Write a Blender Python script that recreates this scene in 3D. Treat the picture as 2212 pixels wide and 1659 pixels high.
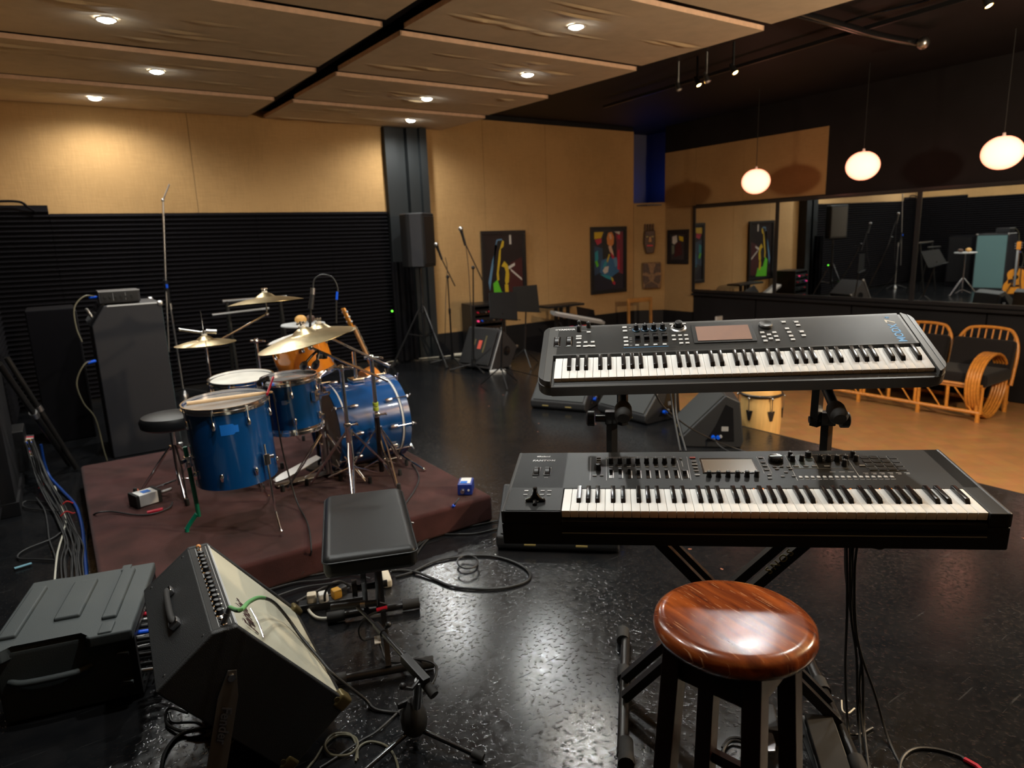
import bpy, bmesh, math, random
from mathutils import Vector as V, Matrix as M
from math import sin, cos, pi, radians, atan2, sqrt
S = bpy.context.scene
for o in list(bpy.data.objects): bpy.data.objects.remove(o)
COL = S.collection
rnd = random.Random(7)

# ---------------------------------------------------------------- camera
EYE = V((0, 0, 1.6)); FPX = 1446.0; CX, CY = 1106.0, 829.5
RX = V((0.82483131, -0.56428744, -0.03511414))     # camera right, in world axes
RD = V((-0.14693272, -0.15397306, -0.97708908))    # camera down
RF = V((0.54595246, 0.81109308, -0.20991409))      # camera forward
cam_d = bpy.data.cameras.new('camera'); cam = bpy.data.objects.new('camera', cam_d); COL.objects.link(cam)
cam_d.sensor_width = 36.0; cam_d.lens = 36.0*FPX/2212.0
cam_d.clip_start = 0.05; cam_d.clip_end = 60
cam_d.dof.use_dof = True; cam_d.dof.focus_distance = 2.0; cam_d.dof.aperture_fstop = 3.5
mw = M.Identity(4)
for i in range(3):
    mw[i][0] = RX[i]; mw[i][1] = -RD[i]; mw[i][2] = -RF[i]; mw[i][3] = EYE[i]
cam.matrix_world = mw
S.camera = cam

# ---------------------------------------------------------------- world, view
W = bpy.data.worlds.new('world'); S.world = W; W.use_nodes = True
W.node_tree.nodes['Background'].inputs[0].default_value = (0.55, 0.62, 0.75, 1)
W.node_tree.nodes['Background'].inputs[1].default_value = 0.006
S.view_settings.view_transform = 'Standard'; S.view_settings.look = 'None'
S.view_settings.exposure = 0.0; S.view_settings.gamma = 1.0; S.view_settings.use_curve_mapping = False
S.cycles.use_denoising = True
S.cycles.max_bounces = 8; S.cycles.diffuse_bounces = 4; S.cycles.glossy_bounces = 5
S.cycles.sample_clamp_indirect = 6.0
S.cycles.caustics_reflective = False; S.cycles.caustics_refractive = False
BULB = 90.0           # radiance of a ceiling downlight bulb
DOWN_W = 100.0         # beam of one downlight (watts)
GLOBE = 3.0           # radiance of a pendant globe
WORK = 1300.0          # radiance of the bare work lamp that stands on the stage edge behind the camera
SPOT_W = 55.0         # warm track spots over the lounge (watts)

def lamp(kind, name, loc, col, power, size=0.05, aim=None, cone=None, blend=0.3):
    d = bpy.data.lights.new(name, kind); d.color = col; d.energy = power
    if kind in ('POINT', 'SPOT'): d.shadow_soft_size = size
    if kind == 'AREA': d.shape = 'DISK'; d.size = size
    if kind == 'SPOT': d.spot_size = cone; d.spot_blend = blend
    o = bpy.data.objects.new(name, d); COL.objects.link(o); o.location = loc
    if aim is not None: o.rotation_euler = (V(aim)-V(loc)).to_track_quat('-Z', 'Y').to_euler()
    return o

# ---------------------------------------------------------------- from photo to place
def ray(px, py): return RX*((px-CX)/FPX) + RD*((py-CY)/FPX) + RF
def at(px, py, z=0.0):
    r = ray(px, py); return EYE + r*((z-EYE.z)/r.z)
def aty(px, py, y):
    r = ray(px, py); return EYE + r*(y/r.y)
def atx(px, py, x):
    r = ray(px, py); return EYE + r*(x/r.x)

# ---------------------------------------------------------------- materials
def mat(name, col, rough=0.5, metal=0.0, coat=0.0, bump=0.0, bscale=60.0, vary=0.0, vscale=8.0, emit=None, estr=0.0, spec=0.5, stretch=None, sheen=0.0):
    m = bpy.data.materials.new(name); m.use_nodes = True
    nt = m.node_tree; N = nt.nodes; b = N['Principled BSDF']
    b.inputs['Base Color'].default_value = (*col, 1); b.inputs['Roughness'].default_value = rough
    b.inputs['Metallic'].default_value = metal; b.inputs['Coat Weight'].default_value = coat
    b.inputs['Specular IOR Level'].default_value = spec
    if sheen: b.inputs['Sheen Weight'].default_value = sheen
    if emit:
        b.inputs['Emission Color'].default_value = (*emit, 1); b.inputs['Emission Strength'].default_value = estr
    if bump or vary:
        tc = N.new('ShaderNodeTexCoord'); mp = N.new('ShaderNodeMapping'); nt.links.new(tc.outputs['Object'], mp.inputs[0])
        if stretch: mp.inputs['Scale'].default_value = stretch
    if vary:
        n = N.new('ShaderNodeTexNoise'); n.inputs['Scale'].default_value = vscale; n.inputs['Detail'].default_value = 6
        r = N.new('ShaderNodeValToRGB'); r.color_ramp.elements[0].position = 0.3; r.color_ramp.elements[1].position = 0.7
        r.color_ramp.elements[0].color = (*[c*(1-vary) for c in col], 1); r.color_ramp.elements[1].color = (*[min(1, c*(1+vary)) for c in col], 1)
        nt.links.new(mp.outputs[0], n.inputs['Vector']); nt.links.new(n.outputs['Fac'], r.inputs[0]); nt.links.new(r.outputs[0], b.inputs['Base Color'])
    if bump:
        n2 = N.new('ShaderNodeTexNoise'); n2.inputs['Scale'].default_value = bscale; n2.inputs['Detail'].default_value = 4
        bp = N.new('ShaderNodeBump'); bp.inputs['Strength'].default_value = bump; bp.inputs['Distance'].default_value = 0.004
        nt.links.new(mp.outputs[0], n2.inputs['Vector']); nt.links.new(n2.outputs['Fac'], bp.inputs['Height']); nt.links.new(bp.outputs[0], b.inputs['Normal'])
    return m
def burlap(name, c0, c1):
    m = mat(name, c0, 0.9, sheen=0.15, spec=0.15); nt = m.node_tree; N = nt.nodes; b = N['Principled BSDF']; L = nt.links.new
    tc = N.new('ShaderNodeTexCoord')
    n = N.new('ShaderNodeTexNoise'); n.inputs['Scale'].default_value = 1.1; n.inputs['Detail'].default_value = 3; n.inputs['Roughness'].default_value = 0.5
    L(tc.outputs['Object'], n.inputs['Vector'])
    mpa = N.new('ShaderNodeMapping'); mpa.inputs['Scale'].default_value = (160, 160, 8); L(tc.outputs['Object'], mpa.inputs[0])
    mpb = N.new('ShaderNodeMapping'); mpb.inputs['Scale'].default_value = (8, 8, 160); L(tc.outputs['Object'], mpb.inputs[0])
    na = N.new('ShaderNodeTexNoise'); nb = N.new('ShaderNodeTexNoise'); na.inputs['Scale'].default_value = 1; nb.inputs['Scale'].default_value = 1
    L(mpa.outputs[0], na.inputs['Vector']); L(mpb.outputs[0], nb.inputs['Vector'])
    ad = N.new('ShaderNodeMath'); ad.operation = 'ADD'; L(na.outputs['Fac'], ad.inputs[0]); L(nb.outputs['Fac'], ad.inputs[1])
    ad2 = N.new('ShaderNodeMath'); ad2.operation = 'MULTIPLY_ADD'; ad2.inputs[1].default_value = 0.5; L(ad.outputs[0], ad2.inputs[0]); L(n.outputs['Fac'], ad2.inputs[2])
    r = N.new('ShaderNodeValToRGB'); r.color_ramp.elements[0].position = 0.7; r.color_ramp.elements[1].position = 1.3/1.0 if False else 1.0
    r.color_ramp.elements[0].color = (*c0, 1); r.color_ramp.elements[1].color = (*c1, 1)
    sc = N.new('ShaderNodeMath'); sc.operation = 'MULTIPLY'; sc.inputs[1].default_value = 0.85; L(ad2.outputs[0], sc.inputs[0])
    L(sc.outputs[0], r.inputs[0]); L(r.outputs[0], b.inputs['Base Color'])
    bp = N.new('ShaderNodeBump'); bp.inputs['Strength'].default_value = 0.35; bp.inputs['Distance'].default_value = 0.003
    L(ad.outputs[0], bp.inputs['Height']); L(bp.outputs[0], b.inputs['Normal'])
    return m
MT = {}
MT['burlap'] = burlap('tan_burlap', (0.40, 0.240, 0.100), (0.50, 0.305, 0.130))
MT['burlap_c'] = burlap('ceiling_burlap', (0.50, 0.385, 0.235), (0.62, 0.485, 0.305))
MT['burlap_r'] = burlap('brown_burlap', (0.33, 0.20, 0.085), (0.41, 0.255, 0.11))
MT['trimwood'] = mat('salmon_edge', (0.66, 0.44, 0.30), 0.7, vary=0.12, vscale=20)
MT['blackwall'] = mat('black_paint', (0.0068, 0.0064, 0.0078), 0.6, spec=0.3, bump=0.2, bscale=30, vary=0.3, vscale=3)
MT['greycol'] = mat('charcoal_paint', (0.014, 0.0165, 0.018), 0.6, bump=0.2, bscale=40, spec=0.3)
MT['curtain'] = mat('black_curtain', (0.008, 0.0075, 0.009), 0.9, spec=0.1)
MT['foam'] = mat('black_foam', (0.0070, 0.0062, 0.0075), 0.95, bump=0.3, bscale=250, spec=0.1)
MT['carpet'] = mat('maroon_carpet', (0.058, 0.020, 0.018), 0.97, bump=0.9, bscale=420, vary=0.4, vscale=5, sheen=0.1, spec=0.1)
MT['chrome'] = mat('chrome', (0.90, 0.90, 0.92), 0.14, 1.0)
MT['steel'] = mat('brushed_steel', (0.50, 0.50, 0.50), 0.32, 1.0)
MT['brass'] = mat('cymbal_bronze', (0.50, 0.40, 0.23), 0.33, 1.0, bump=0.35, bscale=30, vary=0.18, vscale=9)
MT['blue'] = mat('blue_lacquer', (0.002, 0.055, 0.20), 0.22, coat=0.8, vary=0.12, vscale=4)
MT['orange'] = mat('orange_lacquer', (0.72, 0.22, 0.012), 0.22, coat=0.8, vary=0.15, vscale=6)
MT['skin'] = mat('drum_skin', (0.70, 0.67, 0.60), 0.55, vary=0.10, vscale=9)
MT['clear'] = mat('clear_skin', (0.32, 0.31, 0.30), 0.16, coat=0.5, vary=0.2, vscale=9)
MT['black'] = mat('black_plastic', (0.010, 0.010, 0.011), 0.42)
MT['blackg'] = mat('gloss_black', (0.008, 0.008, 0.009), 0.16, coat=0.3)
MT['blackm'] = mat('black_metal', (0.012, 0.012, 0.013), 0.33, 0.0, coat=0.25)
MT['rubber'] = mat('black_rubber', (0.012, 0.011, 0.010), 0.75)
MT['tolex'] = mat('black_tolex', (0.013, 0.014, 0.015), 0.55, bump=0.55, bscale=380)
MT['case'] = mat('grey_moulded_plastic', (0.052, 0.062, 0.064), 0.62, bump=0.15, bscale=300)
MT['kbl'] = mat('keyboard_shell_grey', (0.017, 0.018, 0.0185), 0.42, bump=0.06, bscale=900, spec=0.25)
MT['kbu'] = mat('keyboard_panel_grey', (0.068, 0.068, 0.066), 0.40, bump=0.06, bscale=900, spec=0.35)
MT['kside'] = mat('keyboard_end_grey', (0.030, 0.030, 0.030), 0.40)
MT['ivory'] = mat('white_key_plastic', (0.86, 0.85, 0.82), 0.45, spec=0.3)
MT['ebony'] = mat('black_key_plastic', (0.008, 0.008, 0.009), 0.22)
MT['grey'] = mat('grey_button', (0.30, 0.30, 0.30), 0.5)
MT['lgrey'] = mat('pale_button', (0.55, 0.56, 0.56), 0.45)
MT['print'] = mat('white_print', (0.62, 0.62, 0.62), 0.6)
MT['printd'] = mat('grey_print', (0.22, 0.23, 0.23), 0.6)
MT['printblue'] = mat('blue_print', (0.05, 0.28, 0.60), 0.5)
MT['printred'] = mat('red_print', (0.6, 0.08, 0.05), 0.6)
MT['lcd'] = mat('lcd_painted_reflection', (0.36, 0.33, 0.29), 0.2, coat=0.6)  # beige base colour paints in the ceiling reflected by the screen
MT['leather'] = mat('black_vinyl', (0.011, 0.012, 0.013), 0.36, bump=0.15, bscale=500, spec=0.26)
MT['grille'] = mat('silver_grille_cloth', (0.46, 0.44, 0.34), 0.85, bump=0.5, bscale=500, vary=0.08, vscale=3)
MT['tealgrille'] = mat('teal_grille_cloth', (0.16, 0.30, 0.32), 0.8, bump=0.5, bscale=300)
MT['darkcab'] = mat('charcoal_tolex', (0.022, 0.022, 0.026), 0.5, bump=0.4, bscale=300, spec=0.35)
MT['mahog'] = None
MT['darkwood'] = mat('dark_mahogany', (0.014, 0.004, 0.003), 0.45, spec=0.25, vary=0.3, vscale=14, stretch=(1, 1, 0.15))
MT['rattan'] = mat('rattan_cane', (0.58, 0.23, 0.035), 0.38, coat=0.3, vary=0.2, vscale=30)
MT['oak'] = mat('honey_oak', (0.38, 0.17, 0.04), 0.5, vary=0.2, vscale=10)
MT['cushion'] = mat('charcoal_cushion', (0.010, 0.0085, 0.009), 0.9, sheen=0.08, spec=0.2)
MT['conga'] = mat('pale_ash', (0.76, 0.47, 0.17), 0.3, coat=0.5, vary=0.12, vscale=6, stretch=(6, 6, 0.5))
MT['hide'] = mat('natural_hide', (0.66, 0.36, 0.10), 0.5, vary=0.12, vscale=7)
MT['spruce'] = mat('amber_spruce', (0.80, 0.30, 0.03), 0.25, coat=0.7, vary=0.1, vscale=6)
MT['guitback'] = mat('amber_guitar_back', (0.62, 0.20, 0.03), 0.3, coat=0.5)
MT['neck'] = mat('guitar_neck_wood', (0.42, 0.20, 0.07), 0.4, vary=0.15, vscale=20)
MT['stickw'] = mat('hickory', (0.68, 0.48, 0.28), 0.55, vary=0.1, vscale=20)
MT['bluetape'] = mat('blue_tape', (0.0, 0.15, 0.62), 0.6)
MT['greentape'] = mat('green_tape', (0.0, 0.23, 0.14), 0.5)
MT['yellowtape'] = mat('yellow_green_tape', (0.45, 0.55, 0.05), 0.6)
MT['red'] = mat('red_sleeve', (0.55, 0.005, 0.03), 0.5)
MT['redthread'] = mat('red_tie', (0.50, 0.02, 0.02), 0.7)
MT['greencable'] = mat('green_sleeve', (0.13, 0.36, 0.13), 0.45)
MT['cable'] = mat('black_cable', (0.013, 0.013, 0.013), 0.5)
MT['gcable'] = mat('grey_cable', (0.019, 0.019, 0.020), 0.55)
MT['wcable'] = mat('white_cable', (0.62, 0.60, 0.50), 0.5)
MT['olive'] = mat('olive_cable', (0.10, 0.09, 0.055), 0.5)
MT['bcable'] = mat('blue_cable', (0.002, 0.04, 0.22), 0.45)
MT['bluebox'] = mat('blue_box_paint', (0.01, 0.03, 0.22), 0.4)
MT['bluetip'] = mat('blue_connector', (0.0, 0.09, 0.75), 0.4)
MT['white'] = mat('white_plastic', (0.72, 0.71, 0.68), 0.45)
MT['cream'] = mat('cream_plastic', (0.62, 0.56, 0.44), 0.5)
MT['yellow'] = mat('amber_plug', (0.50, 0.26, 0.03), 0.5)
MT['gold'] = mat('gold_trim', (0.50, 0.40, 0.15), 0.4, 0.3)
MT['mirror'] = mat('mirror_glass', (0.80, 0.82, 0.80), 0.0, 1.0)
MT['frameblk'] = mat('black_frame', (0.010, 0.010, 0.012), 0.35, coat=0.2)
MT['maskwood'] = mat('carved_dark_wood', (0.06, 0.025, 0.012), 0.6, vary=0.4, vscale=30)
MT['tubebl'] = mat('weathered_black_tube', (0.02, 0.019, 0.018), 0.32, 0.4)
MT['legmetal'] = mat('dull_leg_metal', (0.15, 0.145, 0.14), 0.38, 0.3)
MT['guard'] = mat('dark_brass_guard', (0.13, 0.10, 0.04), 0.4, 0.5)
MT['letter'] = mat('pale_gold_letters', (0.55, 0.50, 0.22), 0.6)
MT['tan'] = mat('tan_wood', (0.45, 0.25, 0.10), 0.6)
MT['workbulb'] = mat('frosted_lamp_glass', (1, 0.9, 0.8), 0.5, emit=(1, 0.78, 0.53), estr=WORK)
MT['bulb'] = mat('downlight_bulb', (1, 1, 1), 0.5, emit=(0.96, 0.98, 0.92), estr=BULB)
MT['spotbulb'] = mat('warm_spot_bulb', (1, 0.8, 0.5), 0.5, emit=(1, 0.52, 0.13), estr=60)
MT['led'] = mat('green_led', (0.1, 0.8, 0.05), 0.5, emit=(0.15, 1, 0.05), estr=2.0)
MT['ledred'] = mat('red_led', (0.8, 0.05, 0.2), 0.5, emit=(1, 0.05, 0.2), estr=0.8)
MT['glintorange'] = mat('orange_glint', (0.8, 0.25, 0.03), 0.5, emit=(1, 0.25, 0.03), estr=1.5)

def globe_mat():
    m = bpy.data.materials.new('glowing_paper_globe'); m.use_nodes = True; nt = m.node_tree; N = nt.nodes; b = N['Principled BSDF']
    b.inputs['Base Color'].default_value = (0.8, 0.7, 0.6, 1); b.inputs['Roughness'].default_value = 0.6
    lw = N.new('ShaderNodeLayerWeight'); lw.inputs[0].default_value = 0.35
    r = N.new('ShaderNodeValToRGB'); r.color_ramp.elements[0].color = (1, 0.35, 0.245, 1); r.color_ramp.elements[1].color = (0.55, 0.14, 0.05, 1)
    r.color_ramp.elements[0].position = 0.25
    nt.links.new(lw.outputs['Facing'], r.inputs[0]); nt.links.new(r.outputs[0], b.inputs['Emission Color'])
    b.inputs['Emission Strength'].default_value = GLOBE
    return m
def floor_mat():
    m = mat('scuffed_black_floor', (0.012, 0.013, 0.015), 0.3, coat=0.0, spec=0.5); nt = m.node_tree; N = nt.nodes; b = N['Principled BSDF']; L = nt.links.new
    tc = N.new('ShaderNodeTexCoord')
    n = N.new('ShaderNodeTexNoise'); n.inputs['Scale'].default_value = 5; n.inputs['Detail'].default_value = 10; n.inputs['Roughness'].default_value = 0.7
    L(tc.outputs['Object'], n.inputs['Vector'])
    r = N.new('ShaderNodeValToRGB'); r.color_ramp.elements[0].position = 0.3; r.color_ramp.elements[1].position = 0.75
    r.color_ramp.elements[0].color = (0.005, 0.006, 0.0075, 1); r.color_ramp.elements[1].color = (0.014, 0.0135, 0.014, 1); L(n.outputs['Fac'], r.inputs[0])
    vo = N.new('ShaderNodeTexVoronoi'); vo.inputs['Scale'].default_value = 5.5; L(tc.outputs['Object'], vo.inputs['Vector'])
    n3 = N.new('ShaderNodeTexNoise'); n3.inputs['Scale'].default_value = 45; n3.inputs['Detail'].default_value = 3; L(tc.outputs['Object'], n3.inputs['Vector'])
    ma = N.new('ShaderNodeMath'); ma.operation = 'MULTIPLY_ADD'; ma.inputs[1].default_value = 0.13; L(n3.outputs['Fac'], ma.inputs[0]); L(vo.outputs['Distance'], ma.inputs[2])
    lt = N.new('ShaderNodeMath'); lt.operation = 'LESS_THAN'; lt.inputs[1].default_value = 0.116; L(ma.outputs[0], lt.inputs[0])
    cm = N.new('ShaderNodeMath'); cm.operation = 'GREATER_THAN'; cm.inputs[1].default_value = 0.55
    sp = N.new('ShaderNodeSeparateColor'); L(vo.outputs['Color'], sp.inputs[0]); L(sp.outputs[0], cm.inputs[0])
    mu = N.new('ShaderNodeMath'); mu.operation = 'MULTIPLY'; L(lt.outputs[0], mu.inputs[0]); L(cm.outputs[0], mu.inputs[1])
    mx = N.new('ShaderNodeMix'); mx.data_type = 'RGBA'; L(mu.outputs[0], mx.inputs['Factor']); L(r.outputs[0], mx.inputs['A']); mx.inputs['B'].default_value = (0.34, 0.14, 0.09, 1)
    # scratches
    mp = N.new('ShaderNodeMapping'); mp.inputs['Scale'].default_value = (3, 70, 1); mp.inputs['Rotation'].default_value = (0, 0, 0.9); L(tc.outputs['Object'], mp.inputs[0])
    ns = N.new('ShaderNodeTexNoise'); ns.inputs['Scale'].default_value = 1.3; ns.inputs['Detail'].default_value = 5; L(mp.outputs[0], ns.inputs['Vector'])
    rs = N.new('ShaderNodeValToRGB'); rs.color_ramp.elements[0].position = 0.66; rs.color_ramp.elements[1].position = 0.72; rs.color_ramp.elements[1].color = (0.05, 0.05, 0.05, 1); rs.color_ramp.elements[0].color = (0, 0, 0, 1)
    L(ns.outputs['Fac'], rs.inputs[0])
    mx2 = N.new('ShaderNodeMix'); mx2.data_type = 'RGBA'; mx2.blend_type = 'ADD'; mx2.inputs['Factor'].default_value = 0.5; L(mx.outputs['Result'], mx2.inputs['A']); L(rs.outputs[0], mx2.inputs['B'])
    L(mx2.outputs['Result'], b.inputs['Base Color'])
    rr = N.new('ShaderNodeMapRange'); rr.inputs['From Min'].default_value = 0.3; rr.inputs['From Max'].default_value = 0.7; rr.inputs['To Min'].default_value = 0.13; rr.inputs['To Max'].default_value = 0.24
    nr = N.new('ShaderNodeTexNoise'); nr.inputs['Scale'].default_value = 30; nr.inputs['Detail'].default_value = 5; L(tc.outputs['Object'], nr.inputs['Vector']); L(nr.outputs['Fac'], rr.inputs['Value']); L(rr.outputs[0], b.inputs['Roughness'])
    nb = N.new('ShaderNodeTexNoise'); nb.inputs['Scale'].default_value = 26; nb.inputs['Detail'].default_value = 8; nb.inputs['Roughness'].default_value = 0.7; L(tc.outputs['Object'], nb.inputs['Vector'])
    nb2 = N.new('ShaderNodeTexNoise'); nb2.inputs['Scale'].default_value = 55; nb2.inputs['Detail'].default_value = 2; L(tc.outputs['Object'], nb2.inputs['Vector'])
    rb = N.new('ShaderNodeValToRGB'); rb.color_ramp.elements[0].position = 0.57; rb.color_ramp.elements[1].position = 0.66; L(nb2.outputs['Fac'], rb.inputs[0])
    sb = N.new('ShaderNodeMath'); sb.operation = 'MULTIPLY_ADD'; sb.inputs[1].default_value = -2.2; L(rb.outputs[0], sb.inputs[0]); L(nb.outputs['Fac'], sb.inputs[2])
    bp = N.new('ShaderNodeBump'); bp.inputs['Strength'].default_value = 0.16; bp.inputs['Distance'].default_value = 0.003
    L(sb.outputs[0], bp.inputs['Height']); L(bp.outputs[0], b.inputs['Normal'])
    return m
def woodfloor_mat():
    m = mat('honey_lino_floor', (0.5, 0.25, 0.09), 0.35); nt = m.node_tree; N = nt.nodes; b = N['Principled BSDF']; L = nt.links.new
    tc = N.new('ShaderNodeTexCoord'); mp = N.new('ShaderNodeMapping'); mp.inputs['Rotation'].default_value = (0, 0, 0.6); L(tc.outputs['Object'], mp.inputs[0])
    br = N.new('ShaderNodeTexBrick'); br.inputs['Scale'].default_value = 1.0; br.inputs['Brick Width'].default_value = 0.15; br.inputs['Row Height'].default_value = 0.15; br.offset = 0
    br.inputs['Mortar Size'].default_value = 0.0012; br.inputs['Color1'].default_value = (0.40, 0.205, 0.080, 1); br.inputs['Color2'].default_value = (0.34, 0.170, 0.065, 1); br.inputs['Mortar'].default_value = (0.26, 0.125, 0.050, 1)
    L(mp.outputs[0], br.inputs['Vector'])
    n = N.new('ShaderNodeTexNoise'); n.inputs['Scale'].default_value = 9; n.inputs['Detail'].default_value = 6; L(tc.outputs['Object'], n.inputs['Vector'])
    mx = N.new('ShaderNodeMix'); mx.data_type = 'RGBA'; mx.blend_type = 'OVERLAY'; mx.inputs['Factor'].default_value = 0.5; L(br.outputs['Color'], mx.inputs['A']); L(n.outputs['Color'], mx.inputs['B'])
    hs = N.new('ShaderNodeMix'); hs.data_type = 'RGBA'; hs.inputs['Factor'].default_value = 0.55; L(mx.outputs['Result'], hs.inputs['A']); L(br.outputs['Color'], hs.inputs['B'])
    L(hs.outputs['Result'], b.inputs['Base Color'])
    return m
def seat_mat():
    m = mat('worn_mahogany', (0.3, 0.07, 0.02), 0.22, coat=0.3, bump=0.12, bscale=26); nt = m.node_tree; N = nt.nodes; b = N['Principled BSDF']; L = nt.links.new
    tc = N.new('ShaderNodeTexCoord'); mp = N.new('ShaderNodeMapping'); mp.inputs['Scale'].default_value = (1.2, 9, 9); mp.inputs['Rotation'].default_value = (0, 0, -0.25); L(tc.outputs['Object'], mp.inputs[0])
    n = N.new('ShaderNodeTexNoise'); n.inputs['Scale'].default_value = 3.5; n.inputs['Detail'].default_value = 7; n.inputs['Distortion'].default_value = 0.6; L(mp.outputs[0], n.inputs['Vector'])
    r = N.new('ShaderNodeValToRGB'); r.color_ramp.elements[0].position = 0.32; r.color_ramp.elements[1].position = 0.72
    r.color_ramp.elements[0].color = (0.075, 0.012, 0.005, 1); r.color_ramp.elements[1].color = (0.36, 0.085, 0.016, 1); L(n.outputs['Fac'], r.inputs[0])
    out = r.outputs[0]
    for k, (rot, sc, lo) in enumerate([(0.5, (6, 130, 1), 0.70), (-0.9, (5, 150, 1), 0.71), (1.7, (7, 140, 1), 0.715)]):
        mq = N.new('ShaderNodeMapping'); mq.inputs['Scale'].default_value = sc; mq.inputs['Rotation'].default_value = (0, 0, rot); mq.inputs['Location'].default_value = (k*3.1, k*1.7, 0); L(tc.outputs['Object'], mq.inputs[0])
        q = N.new('ShaderNodeTexNoise'); q.inputs['Scale'].default_value = 2.2; q.inputs['Detail'].default_value = 2; L(mq.outputs[0], q.inputs['Vector'])
        g = N.new('ShaderNodeMath'); g.operation = 'GREATER_THAN'; g.inputs[1].default_value = lo; L(q.outputs['Fac'], g.inputs[0])
        x = N.new('ShaderNodeMix'); x.data_type = 'RGBA'; L(g.outputs[0], x.inputs['Factor']); L(out, x.inputs['A']); x.inputs['B'].default_value = (0.50, 0.25, 0.12, 1); out = x.outputs['Result']
    L(out, b.inputs['Base Color'])
    return m
MT['globe'] = globe_mat(); MT['floor'] = floor_mat(); MT['woodfloor'] = woodfloor_mat(); MT['seat'] = seat_mat()

# ---------------------------------------------------------------- mesh helpers
def frame(o, x, y):
    x = V(x).normalized(); y = V(y); y = (y - x*x.dot(y)).normalized(); z = x.cross(y)
    m = M.Identity(4)
    for i in range(3): m[i][0], m[i][1], m[i][2], m[i][3] = x[i], y[i], z[i], o[i]
    return m
def zframe(o, z, x=(1, 0, 0)):
    z = V(z).normalized(); x = V(x)
    if abs(x.normalized().dot(z)) > 0.95: x = V((0, 1, 0))
    x = (x - z*z.dot(x)).normalized(); y = z.cross(x)
    m = M.Identity(4)
    for i in range(3): m[i][0], m[i][1], m[i][2], m[i][3] = x[i], y[i], z[i], o[i]
    return m
def T(x, y, z): return M.Translation((x, y, z))
def RZ(a): return M.Rotation(a, 4, 'Z')
def RXm(a): return M.Rotation(a, 4, 'X')
def RYm(a): return M.Rotation(a, 4, 'Y')
def smooth_path(pts, n=8):
    P = [V(p) for p in pts]
    if len(P) < 3: return P
    out = []
    for i in range(len(P)-1):
        p0 = P[i-1] if i else P[0]*2-P[1]; p1, p2 = P[i], P[i+1]; p3 = P[i+2] if i+2 < len(P) else P[-1]*2-P[-2]
        for k in range(n):
            t = k/n
            out.append(0.5*((2*p1)+(p2-p0)*t+(2*p0-5*p1+4*p2-p3)*t*t+(3*p1-p0-3*p2+p3)*t**3))
    out.append(P[-1]); return out
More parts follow.
